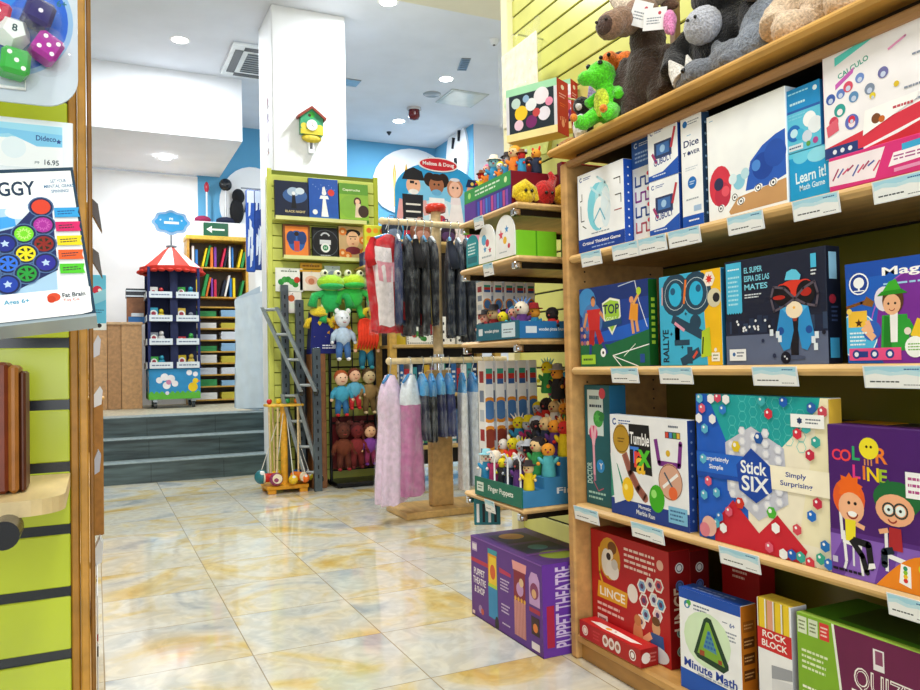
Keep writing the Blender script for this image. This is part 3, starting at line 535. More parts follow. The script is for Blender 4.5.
def a_tumble(f):
    f.r(0, 0, 1, .16, '#1d3a8c'); f.p([(0, .16), (.2, .26), (.1, .5), (0, .6)], '#2f8f7a'); f.p([(.05, .1), (.2, .16), (.05, .62), (0, .6)], '#e8f0f4')
    logo_small(f, .07, .93, 1.3); f.c(.16, .76, .13, '#b8902c', .15); f.ring(.16, .76, .13, .01, '#7a5c1a'); f.lines(.11, .72, .21, .78, 2, '#5a4010')
    f.path([(.2, .62), (.28, .44), (.38, .3), (.47, .22)], .09, '#a86a5a'); f.path([(.2, .62), (.28, .44), (.38, .3), (.47, .22)], .05, '#8f5448')
    f.p([(.28, .46), (.57, .44), (.54, .92), (.27, .92)], '#14161c'); f.t('Tumble', .41, .78, .12, '#f4f6f8', w=.26, rot=-.03, b=.04)
    for ch, u, v, c in (('T', .34, .62, '#3f7fe0'), ('r', .39, .58, '#e84a3a'), ('a', .42, .52, '#f0c030'), ('x', .47, .6, '#4fc030')): f.t(ch, u, v, .16, c, b=.06)
    f.path([(.62, .8), (.66, .58), (.9, .58), (.92, .78)], .05, '#7a2f8a'); f.c(.77, .68, .03, '#d8b030'); f.r(.74, .82, .92, .88, '#23262c'); 
    for i in range(4): f.r(.745+.045*i, .825, .78+.045*i, .875, ('#d04a3a', '#4a8ad0', '#50a050', '#e0b040')[i])
    f.lines(.78, .91, .9, .95, 1, '#6a7484')
    f.c(.79, .42, .16, '#d8a890', .17); f.ring(.79, .42, .16, .008, '#7a4a3a'); f.seg(.7, .36, .88, .5, .03, '#f4f4f4'); f.seg(.72, .5, .84, .34, .02, '#4a5a6a'); f.c(.82, .32, .06, '#e86a3a')
    f.c(.24, .27, .09, '#f4c81e', .12); f.c(.215, .29, .03, '#fae880'); f.c(.62, .24, .11, '#3fae1e', .13); f.c(.585, .28, .04, '#9fe87a')
    f.t('Magnetic', .46, .12, .045, '#e8eef8', w=.16, rot=-.05); f.t('Marble Run', .47, .065, .045, '#e8eef8', w=.24, rot=-.05); f.r(.76, .05, .98, .2, '#7fc0e4'); f.lines(.78, .07, .96, .18, 3, '#3a6a9a')
game('white and blue marble run game box with yellow and green balls', sp(612, 690, 513, 606, 414, 4, 1.40, pxs=698, pys=533), '#edf1f6', a_tumble, '#1c3f94', '#d0dae6', sart=s_dots('#6f8fd0'))
def a_stick(f):
    f.r(0, 0, .5, 1, '#1f5fc8'); f.p([(.42, 0), (1, 0), (1, 1), (.42, 1)], '#f6efd8'); f.p([(.1, 1), (1, 1), (.66, .66), (.3, .66), (.22, .84)], '#1fa8a8'); f.p([(.78, .12), (1, .12), (1, 1), (.95, 1)], '#f4ecc8')
    f.p([(.1, 1), (.82, 1), (.64, .68), (.38, .72), (.26, .68)], '#1fa5a8')
    for i in range(9):
        for j in range(5):
            if .1+.3*(4-j)/10 < i*.085 < .78-.3*(4-j)/10: f.ring(.14+.085*i, .96-.065*j+(.0325 if i % 2 else 0), .035, .003, '#5fd0cc', 0, 360, 6)
    f.p([(.14, .12), (.3, .3), (.5, .12), (.64, .26), (.84, .08), (.8, 0), (.14, 0)], '#d02436')
    f.p([(.25, .68), (.46, .8), (.7, .68), (.72, .34), (.5, .2), (.26, .36)], '#c8ccdc')
    for i in range(5):
        for j in range(8):
            u = .3+.09*i; v = .28+.065*j+(.03 if i % 2 else 0)
            if abs(u-.48)*1.1+abs(v-.5)*.8 < .34: f.hex(u, v, .033, '#d8dcea', 0); f.hex(u, v, .022, '#eef0f8', 0)
    for u, v, c in ((.34, .66, '#e8cc2a'), (.52, .73, '#1f58a8'), (.36, .29, '#d83a2a'), (.6, .27, '#4fb83a')): f.hex(u, v, .04, c, 0); f.c(u-.01, v+.01, .014, '#f4f4f4')
    f.p([(0, .46), (.44, .46), (.44, .6), (0, .6)], '#2468d0'); f.p([(.56, .42), (1, .42), (1, .57), (.56, .57)], '#fbf4dc'); f.p([(0, .43), (.36, .43), (.36, .46), (0, .46)], '#1a4fb0')
    f.t('Surprisingly', .17, .555, .04, '#f0f4fa', w=.22); f.t('Simple', .17, .5, .04, '#f0f4fa', w=.12); f.t('Simply', .78, .52, .04, '#1f3f94', w=.14); f.t('Surprising', .78, .465, .04, '#1f3f94', w=.22)
    f.p([(.34, .54), (.46, .66), (.6, .56), (.61, .4), (.49, .31), (.36, .38)], '#1848a8'); f.t('Stick', .475, .535, .085, '#f4f8fc', w=.2, b=.06); f.t('SIX', .485, .43, .1, '#f4f8fc', w=.21, b=.07)
    hx = ((.04, .97, '#5fb8d8'), (.14, .97, '#f4f4f6'), (.2, .98, '#d84a6a'), (.27, .97, '#f4f4f6'), (.06, .9, '#e0607a'), (.03, .83, '#f4f4f6'), (.15, .83, '#f4f4f6'), (.08, .76, '#5fb8d8'), (.24, .9, '#2f7fd0'), (.6, .89, '#d8344a'), (.71, .97, '#1f62c0'), (.55, .97, '#3fb0b8'), (.8, .78, '#d8344a'), (.86, .82, '#3fb0b0'), (.92, .74, '#35a8a0'), (.88, .66, '#c8304a'), (.06, .55, '#5fb8d8'), (.1, .4, '#e0607a'), (.06, .3, '#5fb8d8'), (.17, .33, '#5fb8d8'), (.27, .22, '#e0607a'), (.16, .12, '#4fb0c8'), (.22, .1, '#f4f4f6'), (.19, .17, '#2f7fd0'), (.63, .18, '#fbfbfb'), (.78, .2, '#d84a5a'), (.92, .38, '#c8304a'), (.88, .3, '#1f72d0'), (.96, .14, '#1f72c0'), (.93, .06, '#3aa890'), (.98, .04, '#2f72c8'), (.86, .02, '#d83a4a'), (.8, .04, '#3fb0a0'), (.74, .04, '#1f62c0'), (.68, .03, '#f4f4f6'), (.58, .05, '#e0607a'), (.97, .92, '#c84a5a'), (.9, .94, '#2f62b0'))
    for u, v, c in hx: f.hex(u, v, .036, c); f.c(u-.008, v+.01, .01, '#f8fafc', n=6)
    f.r(.76, .82, .98, .9, '#f8fafa'); f.star(.82, .86, .022, '#2a3f6a', 6, .7); f.lines(.86, .84, .96, .88, 2, '#6a7484'); f.c(.1, .09, .07, '#e8b8a8'); f.c(.06, .06, .05, '#e08090')
game('large white, blue and red hexagon tile game box', sp(700, 834, 546, 697, 394, 4, 1.40), '#f0f2f0', a_stick, '#e0b840', '#2f8fa8', dd=.04)
def a_color(f):
    f.p([(0, 0), (1, 0), (1, .28), (0, .3)], '#8a62c0'); f.r(0, .27, 1, .3, '#5a2f86'); f.p([(0, .08), (.14, .27), (.3, .27), (.12, 0), (0, 0)], '#6a3fa0'); f.p([(.4, 0), (.5, .27), (.62, .27), (.55, 0)], '#6a3fa0')
    for ch, u, v, h, c in (('C', .08, .8, .075, '#e83a5a'), ('O', .17, .8, .08, '#f0484a'), ('L', .27, .82, .09, '#2fae6a'), ('R', .5, .82, .1, '#f08030'), ('L', .27, .7, .09, '#e83a8a'), ('I', .34, .7, .09, '#f08030'), ('N', .42, .695, .09, '#f0d020'), ('E', .51, .69, .09, '#a8c830')): f.t(ch, u, v, h, c, b=.09)
    f.c(.39, .86, .07, '#f0e030'); f.c(.37, .87, .01, '#3a2a10', n=6); f.c(.41, .87, .01, '#3a2a10', n=6)
    for i in range(3): f.seg(.35+.03*i, .72+.03, .35+.03*i, .79, .01, '#d8905a')
    f.seg(.13, .3, .15, .1, .022, '#f0f0f4'); f.seg(.15, .1, .13, .05, .02, '#e8e8f0'); f.p([(.12, .22), (.3, .2), (.3, .235), (.12, .25)], '#f4f4f8'); f.seg(.28, .22, .3, .03, .02, '#f0f0f4'); f.seg(.12, .24, .1, .5, .022, '#f0f0f4'); f.seg(.22, .24, .22, .08, .015, '#e0e0ec')
    f.c(.19, .52, .12, '#e8602a', .13); f.star(.2, .59, .1, '#f06a20', 9, .7); f.c(.21, .46, .095, '#f4b890', .1); f.c(.27, .47, .03, '#f4b890'); f.c(.19, .49, .012, '#222222', n=8); f.c(.25, .49, .012, '#222222', n=8); f.c(.22, .42, .035, '#ffffff', .018); f.ring(.22, .43, .04, .01, '#8a2018', 190, 350, 8)
    f.p([(.15, .24), (.24, .24), (.25, .38), (.15, .38)], '#f0e030'); f.seg(.25, .36, .33, .34, .03, '#f4b890'); f.path([(.22, .25), (.36, .24), (.38, .1)], .045, '#1a1a22'); f.path([(.2, .25), (.3, .16), (.34, .06)], .04, '#1a1a22'); f.p([(.35, .08), (.42, .1), (.41, .13), (.36, .12)], '#f4f4f4')
    f.seg(.52, .36, .52, .1, .022, '#f0f0f4'); f.seg(.53, .2, .68, .18, .03, '#f4f4f8'); f.c(.62, .56, .16, '#1f6a3a', .11); f.star(.55, .6, .08, '#1f6a3a', 8, .7); f.c(.6, .49, .13, '#f0b088', .1); f.ring(.55, .49, .04, .012, '#2a3a3a'); f.ring(.65, .49, .045, .012, '#2a3a3a'); f.c(.55, .49, .03, '#e8f4f4'); f.c(.65, .49, .033, '#e8f4f4'); f.c(.55, .49, .01, '#222222'); f.c(.65, .49, .01, '#222222'); f.ring(.58, .44, .03, .01, '#a03028', 200, 340, 6)
    f.p([(.54, .24), (.66, .24), (.65, .38), (.55, .38)], '#b02a30'); f.seg(.54, .36, .46, .34, .03, '#f0b088'); f.path([(.58, .24), (.5, .22), (.5, .14)], .045, '#1d2a3a')
    f.c(.82, -.0+.04, .34, '#f08a20', .22) if False else f.p([(.42+.58*i/12, max(0, .24*math.sin(math.pi/2*min(1, i/9)))) for i in range(13)]+[(1, 0)], '#f08a20')
    f.p([(.62, .05), (.72, .03), (.72, .16), (.64, .17)], '#fafafa')
    for i in range(4): f.c(.675, .07+.025*i, .015, ('#d83030', '#f0c020', '#8ac030', '#2f8f6a')[i], n=8)
    f.c(.82, .16, .03, '#d8d030'); f.c(.9, .1, .03, '#3fae5a'); f.c(.93, .2, .02, '#d83a3a')
    f.r(.7, .58, .92, .74, '#f4f4f8'); f.lines(.72, .6, .9, .72, 3, '#b04a8a'); f.r(.02, .08, .07, .12, '#c8c0dc'); f.lines(.02, .02, .3, .06, 1, '#1a1226')
game('purple game box with two cartoon children at an orange table', ((1.397, hitp(833, 575, 'X', 1.4).y, S[4]+.0008), .245, sp(836, 930, 581, 827, 424, 4)[2], .1), '#4a1f6e', a_color, '#3a1556', '#5a2a80', dd=.055)
for i, (yy, c) in enumerate(((1.34, '#2a2c34'), (1.22, '#e8b020'), (1.10, '#2a2c34'))):
    product('board_game_box', ('black box behind the purple game, nearest the hexagon tile box', 'yellow box in the row behind the purple game', 'black box behind the purple game, nearest the picture edge')[i], 'board game', .115, .305, .1, (1.5, yy, S[4]+.0008), FACE, c,
            lambda f, c=c: (f.r(.1, .8, .9, .92, '#d8dce0' if c != '#e8b020' else '#2a2c34'), f.lines(.2, .84, .8, .9, 1, '#5a606a')), group=None)
# ---------- bottom shelf
def a_lince(f):
    f.c(.26, .76, .17, '#d8a030', .2); f.c(.3, .87, .07, '#7a4a1a', .06); f.c(.22, .72, .08, '#f0ece4', .13); f.c(.3, .66, .1, '#f4f2ee', .09); f.c(.27, .8, .05, '#f6eee0'); f.c(.25, .78, .035, '#2a2420'); f.c(.33, .72, .05, '#d8d4d0'); f.path([(.12, .84), (.12, .6), (.16, .5)], .025, '#e8b838')
    f.p([(.08, .36), (.48, .36), (.5, .5), (.1, .52)], '#e8a828'); f.t('LINCE', .29, .43, .085, '#fbf6e8', w=.34, b=.05)
    f.lines(.46, .72, .86, .93, 4, '#f0d8d0', 3); f.lines(.08, .22, .44, .33, 2, '#f0c8c0', 5); f.c(.9, .86, .045, '#e8b8a8'); f.c(.56, .52, .075, '#f4ece8', .085)
    for u, v, c in ((.68, .62, '#7aa8d8'), (.78, .66, '#e8e0e4'), (.88, .68, '#d85a6a'), (.7, .5, '#a8405a'), (.82, .54, '#c8d8ea'), (.72, .38, '#8ac0e0'), (.66, .3, '#f0d8c0'), (.86, .42, '#e8c8d0'), (.9, .52, '#5aa0d0')): f.hex(u, v, .068, '#f4f0ee', 0); f.hex(u, v, .05, c, 0); f.c(u, v, .025, '#5a3a6a', n=8)
    f.c(.84, .3, .055, '#d8a87a', .07); f.c(.84, .36, .055, '#6a4424', .04); f.p([(.76, .06), (.94, .06), (.92, .25), (.78, .25)], '#2f5f9f'); f.seg(.78, .22, .66, .12, .06, SK); f.c(.86, .08, .14, '#e0e6f0', .07); f.c(.62, .16, .07, '#d88a5a', .14); f.c(.62, .3, .05, '#c8804a'); f.r(.08, .12, .22, .2, '#f0e4e0'); f.lines(.1, .13, .2, .19, 1, '#a04040')
def s_lince(f):
    for v, c in ((.85, '#e8ecf0'), (.7, '#5a7ac8'), (.3, '#9fd0c8'), (.14, '#9fd0c8')): f.c(.5, v, .045, c); f.ring(.5, v, .03, .008, '#3a4a6a')
    f.t('LINCE', .5, .5, .4*.35, '#f4e8e0', rot=math.pi/2, w=1.6)
lp = sp(590, 668, 620, 589, 528, 5, 1.44, pxs=690, pys=640)
product('board_game_box', 'red upright game box with a lynx picture behind a flat red box', 'board game', .375, .328, .075, (1.445, 2.094, S[5]+.0008), FACE, '#b81f22', a_lince, '#8a1418', '#a01a1c', sart=s_lince)
product('board_game_box', 'dark red box standing directly behind the lynx picture game', 'board game', .36, .32, .07, (1.522, 2.08, S[5]+.0008), FACE, '#a81c20', lambda f: f.lines(.1, .8, .9, .9, 2, '#e8c8c0'), '#6a1014', sart=s_lince)
fp = sp(579, 640, 636, 578, 618, 5, 1.375)
def a_flat(f):
    f.c(.1, .5, .3, '#f0e0dc'); f.ring(.1, .5, .2, .05, '#d07a70'); f.lines(.24, .2, .36, .8, 3, '#c83a40')
    for u in (.45, .55, .65): f.c(u, .5, .28, '#e8dcd8', .34); f.c(u, .5, .16, '#a86a5a')
    f.c(.88, .5, .3, '#f4f0ee'); f.ring(.88, .5, .2, .08, '#8a3a3a')
def t_flat(f):
    f.p([(.1, .35), (.35, .2), (.8, .25), (.9, .5), (.5, .6), (.2, .6)], '#f0eae4'); f.c(.4, .4, .2, '#e8a030', .12); f.c(.6, .4, .12, '#f4f0ee', .1); f.c(.5, .45, .06, '#b03a30')
product('board_game_box', 'red game box lying flat at the front of the bottom shelf', 'board game', fp[1], .052, .063, (1.378, fp[0][1], S[5]+.0008), FACE, '#b01d20', a_flat, '#9a181a', '#c02024', tart=t_flat, sart=lambda f: (f.c(.3, .5, .3, '#e8e4e0'), f.lines(.5, .2, .9, .8, 3, '#c8706a')))
product('board_game_box', 'plain red box in shade between the lynx game and green triangle box', 'board game', .14, .3, .06, (1.64, 1.72, S[5]+.0008), FACE, '#a81a1e', lambda f: f.lines(.3, .8, .7, .9, 2, '#e8c8c0'))
def a_minute(f):
    f.r(0, .9, 1, 1, '#1c4fae'); f.r(0, 0, 1, .17, '#1c56b8'); f.p([(0, .17), (1, .17), (1, .13), (.5, .17), (0, .2)], '#1c56b8')
    f.c(.14, .85, .04, '#2f7fb0'); f.c(.17, .87, .03, '#4fae4a'); f.c(.14, .84, .018, '#f4f8fa'); f.lines(.25, .81, .52, .88, 2, '#6a7890')
    f.t('6+', .87, .79, .045, '#1d4f9e'); f.lines(.72, .79, .8, .81, 1, '#6a7890'); f.lines(.76, .63, .94, .73, 3, '#8a94a4')
    f.c(.46, .56, .3, '#d4ecc8', .27); f.p([(.24, .4), (.3, .36), (.72, .31), (.8, .36), (.8, .4), (.54, .78), (.47, .79), (.42, .76)], '#1d3f2a'); f.p([(.3, .41), (.74, .37), (.5, .74), (.46, .74)], '#7fae3a'); f.p([(.4, .48), (.62, .46), (.52, .66), (.48, .66)], '#4f90a8')
    for i in range(4):
        for j in range(4-i): f.r(.42+.05*j+.02*i, .49+.045*i, .455+.05*j+.02*i, .515+.045*i, '#2f62b0')
    f.r(.34, .4, .42, .45, '#a04a2a'); f.r(.64, .38, .7, .42, '#a04a2a'); f.t('Minute Math', .5, .26, .085, '#1a3f9e', w=.86, rot=-.04, b=.03); f.lines(.3, .18, .9, .22, 1, '#b0bac8')
def s_minute(f):
    for i in range(4): f.r(.15, .3+.15*i, .85, .4+.15*i, '#6a3a14' if i < 3 else '#a8601e'); f.lines(.2, .32+.15*i, .8, .38+.15*i, 2, '#e8b070')
    f.c(.7, .1, .08, '#4fa03a', .1)
mp_ = hitp(681, 690, 'X', 1.395)
product('board_game_box', 'white and blue box with a green triangular math gadget', 'board game', .205, .262, .055, (1.40, 1.628, S[5]+.0008), FACE+.06, '#f4f7f9', a_minute, '#d07a20', '#1c4fae', sart=s_minute, tart=lambda f: f.lines(.15, .2, .8, .8, 2, '#8fa8e0'))
def a_blocks(f):
    f.r(0, .62, 1, .78, '#c8282a'); f.t('ROCK', .5, .74, .05, '#f4f0ea', w=.7); f.t('BLOCK', .5, .67, .05, '#f4f0ea', w=.75)
    for i, c in enumerate(('#e8c82a', '#e0a080', '#e8c82a', '#e8c82a')): f.r(.03+.24*i, .78, .23+.24*i, 1, c); f.r(.03+.24*i, .78, .07+.24*i, 1, '#b0941a')
    for i, c in enumerate(('#2a62b8', '#e8c82a', '#c8342a', '#d8dade', '#9a9ea6')): f.p([(.4, .02+.1*i), (1, .06+.1*i), (1, .14+.1*i), (.4, .12+.1*i)], c)
product('block_tower_box', 'narrow white and red box of stacking blocks beside the triangle gadget box', 'toy box', .098, .305, .05, (1.402, 1.36, S[5]+.0008), FACE, '#eceef0', a_blocks, '#c8ccd2', '#e0c040', tart=lambda f: [f.r(.03+.24*i, 0, .23+.24*i, 1, '#e8d04a') for i in range(4)])
def a_quiz(f):
    f.p([(.42, 0), (1, 0), (1, 1), (.3, 1)], '#6a1f4a'); f.p([(.42, 0), (.44, 0), (.32, 1), (.3, 1)], '#e8f0e0')
    for i, c in enumerate(('#d8e4c8', '#d8e4c8', '#d83a3a')): f.r(.01+.095*i, .86, .09+.095*i, .98, c); f.lines(.02+.095*i, .88, .08+.095*i, .96, 3, '#6a7a4a' if i < 2 else '#f4d8d0')
    f.lines(.04, .6, .27, .76, 4, '#dcecc0'); f.lines(.04, .42, .24, .5, 2, '#f0f6e0'); f.p([(.03, .36), (.36, .2), (.36, .23), (.03, .4)], '#f0f6e0')
    f.t('QUIZZ', .70, .68, .17, '#f0ece8', w=.46, rot=-.03, b=.022); f.t('QUIZZ', .70, .68, .15, '#6a1f4a', w=.44, rot=-.03, b=-.02)
    f.p([(.45, .575), (.96, .55), (.96, .59), (.45, .61)], '#f4f0ec'); f.r(.62, .79, .7, .93, '#e8e4e8'); f.r(.635, .83, .69, .92, '#8a4a6a'); f.c(.5, .46, .04, '#e8d8e0')
qp = hitp(793, 668, 'X', 1.40)
product('board_game_box', 'green and dark purple quiz game box at the bottom right corner', 'board game', .30, .302, .2, (1.40, 1.245, S[5]+.0008), FACE, '#7fae2a', a_quiz, '#4a1636', '#3f7f1e', tart=lambda f: (f.r(.0, 0, 1, .1, '#9fc850'), f.r(.25, .2, 1, .9, '#2a4a1a')))
# ---------- price tags along the shelf edges
def price_tag(y0, w, z, h, x, label, big=False, tiltz=0):
    m = MB(); m.box(0, w, 0, .0016, -h, 0, '#e6eef4:plastic'); f = Face(m, (0, 0, -h), (1, 0, 0), (0, 0, 1), w, h)
    f.r(.03, .04, .97, .96, '#f4f8fa:paper'); f.r(.03, .72, .97, .96, '#a8dcf2:paper'); f.p([(.03, .75), (.25, .84), (.5, .7), (.75, .82), (.97, .7), (.97, .5), (.7, .62), (.45, .56), (.2, .66), (.03, .58)], '#c4e8f6:paper')
    f.lines(.68, .78, .92, .9, 1, '#2a62a0'); f.lines(.1, .22, .6, .36, 1, '#4a5058'); f.lines(.65, .12, .92, .2, 1, '#6a7078')
    o = m.build('price_tag', loc=(x, y0, z)); o.rotation_euler = (.14, 0, FACE+tiltz); return tag(o, label, 'price tag', None)
for k, L_, under in ((2, ((580, 600, 255), (611, 637, 246), (637, 665, 240), (667, 699, 232), (726, 762, 217), (791, 838, 200), (871, 925, 180)),
          ('the pale thinking child box', 'the narrow maze game', 'the two small stacked boxes', 'the tall dice box', 'the white box with masks', 'the stacked light blue boxes', 'the flat pink game box')),
      (3, ((610, 637, 370), (658, 691, 370), (751, 796, 370), (862, 924, 370)), ('the football game', 'the cyan racing game', 'the dark blue spy game', 'the bright blue wizard game')),
      (4, ((573, 597, 503), (630, 662, 519), (718, 758, 548), (886, 930, 600)), ('the teal green box', 'the white and blue marble run box', 'the hexagon tile game', 'the purple game with children'))):
    for (a, b, py), u in zip(L_, under):
        pa = hitp(a, py, 'X', 1.38); pb_ = hitp(b, py, 'X', 1.38)
        price_tag(pa.y, pa.y-pb_.y, S[k]-.004, .044, XF-.004, 'small white price tag on shelf edge under '+u)
# ================================================================ THE SECOND SHELF UNIT, BESIDE THE PURPLE BOX
GX0, GX1, GY0, GY1 = 1.29, 1.79, 2.26, 2.72
GZ = [hitp(514, 199, 'Y', GY0).z, hitp(519, 253, 'Y', GY0).z, hitp(522, 344, 'Y', GY0).z, hitp(525, 516, 'Y', GY0).z]   # board tops, roughly
GZ = [1.50, 1.318, 1.035, .462]
t = empty('wall_shelf_unit', (1.6, 2.5, 0), 'stack of four pale wood shelves on metal brackets between bookcase and clothes rack', 'shelf unit')
for z in GZ:
    m = MB(); m.box(GX0-1.6, GX1-1.6, GY0-2.5, GY1-2.5, z-.02, z, '#dcb67c:wood', .008); m.build('shelf_board', t)
    for yy in (GY0+.03, GY1-.03):
        m = MB(); m.box(GX0+.02-1.6, GX1-1.6, yy-2.506, yy-2.494, z-.042, z-.0205, '#2b2622:metal', .001); m.box(GX0+.0-1.6, GX0+.03-1.6, yy-2.512, yy-2.488, z-.045, z-.0205, '#d5d8dc:chrome', .003)
        m.cyl((GX0+.012-1.6, yy-2.5-.02, z-.035), (GX0+.012-1.6, yy-2.5+.02, z-.035), .007, '#d5d8dc:chrome'); m.build('bracket', t)
# little puppets -------------------------------------------------------------
def puppet(loc, s, rz, head, body, extra=None, ex=None, label='', group=None, name='finger_puppet', lean=0):
    m = MB(); m.lathe([(.30, 0), (.32, .08), (.28, .5), (.2, .9), (0, 1.0)], body+':cloth', 10)
    m.ell((0, -.02, 1.12), (.3, .27, .3), head+':cloth', nu=10, nv=7)
    for k in (-1, 1):
        m.ell((k*.32, -.1, .68), (.1, .1, .2), body+':cloth', (0, k*.7, 0), 8, 5); m.ell((k*.43, -.16, .55), .085, head+':cloth', nu=8, nv=5)
        m.ell((k*.1, -.27, 1.16), .04, '#111111:plastic', nu=6, nv=4)
    m.ell((0, -.3, 1.06), (.06, .05, .05), '#c0524a:cloth', nu=6, nv=4)
    for i, k in enumerate(m.v): m.v[i] = (k[0]*s, k[1]*s, k[2]*s)
    h = MB()
    if extra == 'hat': h.lathe([(.42, 1.28), (.4, 1.31), (.24, 1.33), (.2, 1.55), (0, 1.58)], ex+':cloth', 10)
    elif extra == 'ears':
        for k in (-1, 1): h.ell((k*.24, 0, 1.4), (.09, .05, .16), ex+':cloth', (0, k*.3, 0), 8, 5)
    elif extra == 'hair': h.ell((0, .05, 1.2), (.34, .3, .3), ex+':cloth', nu=10, nv=6); h.ell((0, .12, .95), (.3, .2, .3), ex+':cloth', nu=10, nv=6)
    elif extra == 'crest':
        for k in (-2, -1, 0, 1, 2): h.cyl((k*.09, 0, 1.3), (k*.2, .02, 1.62-.04*abs(k)), .06, ex+':cloth', 6, .01)
    for i, k in enumerate(h.v): h.v[i] = (k[0]*s, k[1]*s, k[2]*s)
    for i in range(len(h.m)): pass
    b = len(m.v); 
    o = m.build(name, loc=loc); o.rotation_euler = (lean, 0, rz)
    if h.v: h.build({'hat': 'hat', 'ears': 'ears', 'hair': 'hair', 'crest': 'feather_crest'}[extra], o)
    return tag(o, label, 'puppet', group)
# ---- bottom board: finger puppet display
z = GZ[3]+.0008
t = empty('finger_puppet_display', (GX0, GY0, z), 'stepped blue and green cardboard display lettered Finger Puppets', 'display box')
gw = GY1-.1-GY0
m = MB(); poly = [(0.005, 0), (.005, .055), (.09, .055), (.09, .095), (.155, .095), (.155, .16), (.225, .16), (.225, .225), (.34, .225), (.34, 0)]
m.prism(poly, .006, gw, '#3f86b8:card'); f = Face(m, (.004, .005, 0), (1, 0, 0), (0, 0, 1), .34, .225)
f.t('Finger', .62, .2, .12, '#eef4f8', w=.45, b=.03); m.build('stepped_tray', t)
m = MB(); m.box(.0, .0045, .006, gw, 0, .068, '#17705c:card'); f = Face(m, (0, gw, 0), (0, -1, 0), (0, 0, 1), gw, .068)
f.t('Finger Puppets', .56, .5, .38, '#eef4f0', w=.52, b=.03); f.r(.05, .25, .2, .75, '#d8e8e0'); f.lines(.07, .35, .18, .65, 2, '#2a6a5a'); m.build('front_strip', t)
rn = random.Random(7)
HC = ['#e8c890', '#f0e4d0', '#d8302a', '#e8d820', '#f2b8a0', '#2a2226', '#8fd0e0', '#f0a030', '#f4f0ea', '#7a4a26', '#b8c0cc', '#e86a9a']
BC = ['#d83028', '#2f8fc0', '#e8cc1c', '#2f8f4a', '#1f2a44', '#e8e4dc', '#b02f6a', '#e88020', '#4fb0b8', '#5a2f7a', '#8a1f24', '#26262c']
HN = ['sand', 'cream', 'red', 'yellow', 'pink', 'black', 'pale blue', 'orange', 'white', 'brown', 'grey', 'rose']
BN = ['red', 'blue', 'yellow', 'green', 'navy', 'cream', 'magenta', 'orange', 'turquoise', 'violet', 'maroon', 'black']
EX = ['hat', 'ears', 'hair', 'crest', None]
XN = {'hat': 'a brimmed hat', 'ears': 'round ears', 'hair': 'long hair', 'crest': 'a spiky crest', None: 'a bare head'}
used = set(); idx = 0
RO = ['front row', 'second row', 'third row', 'back row']
def unique(head, body, ex):
    while (head, body, ex) in used: body = (body+1) % 12
    used.add((head, body, ex)); return body
for row, (xx, zz, n, s) in enumerate(((.045, .055, 6, .068), (.122, .095, 6, .08), (.19, .16, 6, .085), (.27, .225, 6, .08))):
    for k in range(n):
        hd = (idx*5+row) % 12; ex = EX[(idx*3+row) % 5]; bd = unique(hd, (idx*7+2) % 12, ex); idx += 1
        yy = .03+k*(gw-.05)/(n-1)
        puppet((GX0+xx+rn.uniform(-.006, .006), GY0+yy, z+zz+.0008), s*rn.uniform(.92, 1.15), FACE+.5+rn.uniform(-.5, .5), HC[hd], BC[bd], ex, HC[(hd+5) % 12],
               f'{HN[hd]} finger puppet in {BN[bd]}, {XN[ex]}, {RO[row]} of display', 'finger puppets in the stepped display')
for i, (hx, hy) in enumerate(((.022, .05), (.022, .14), (.022, .24))):
    m = MB(); m.tube([(hx, hy, .055), (hx, hy, .15), (hx-.012, hy, .17), (hx-.03, hy, .165)], .0035, '#eceff2:plastic', 6); m.build('stand_peg', t)
# upper hanging heap of puppets above the display: soft puppets on the wall
PUP = [(1.62, 2.40, .90), (1.68, 2.33, .925), (1.60, 2.50, .87), (1.70, 2.46, .91), (1.62, 2.32, .82), (1.70, 2.40, .80), (1.56, 2.45, .90), (1.66, 2.52, .80), (1.57, 2.36, .93), (1.62, 2.56, .90), (1.56, 2.52, .92), (1.69, 2.36, .88)]
t = empty('wire_puppet_rack', (1.745, 2.42, 0), 'wall rack of thin wires holding soft puppets above the finger puppet display', 'rack')
m = MB(); m.box(.02, .035, -.15, .15, .74, .985, '#30343a:metal', .002); m.build('back_plate', t)
for x_, y_, z_ in PUP:
    m = MB(); m.cyl((x_-1.745, y_-2.42, z_+.0), (.02, y_-2.42, z_), .003, '#c8ccd0:chrome', 6); m.build('wire_peg', t)
    hd = (idx*5+1) % 12; ex = EX[(idx*2) % 5]; bd = unique(hd, (idx*7+5) % 12, ex); idx += 1
    puppet((x_, y_, z_-.085), .085, FACE+.6+rn.uniform(-.4, .4), HC[hd], BC[bd], ex, HC[(hd+3) % 12], f'{HN[hd]} faced soft puppet in {BN[bd]} with {XN[ex]}, hung above the display', 'soft puppets hung above the finger display', 'hand_puppet')
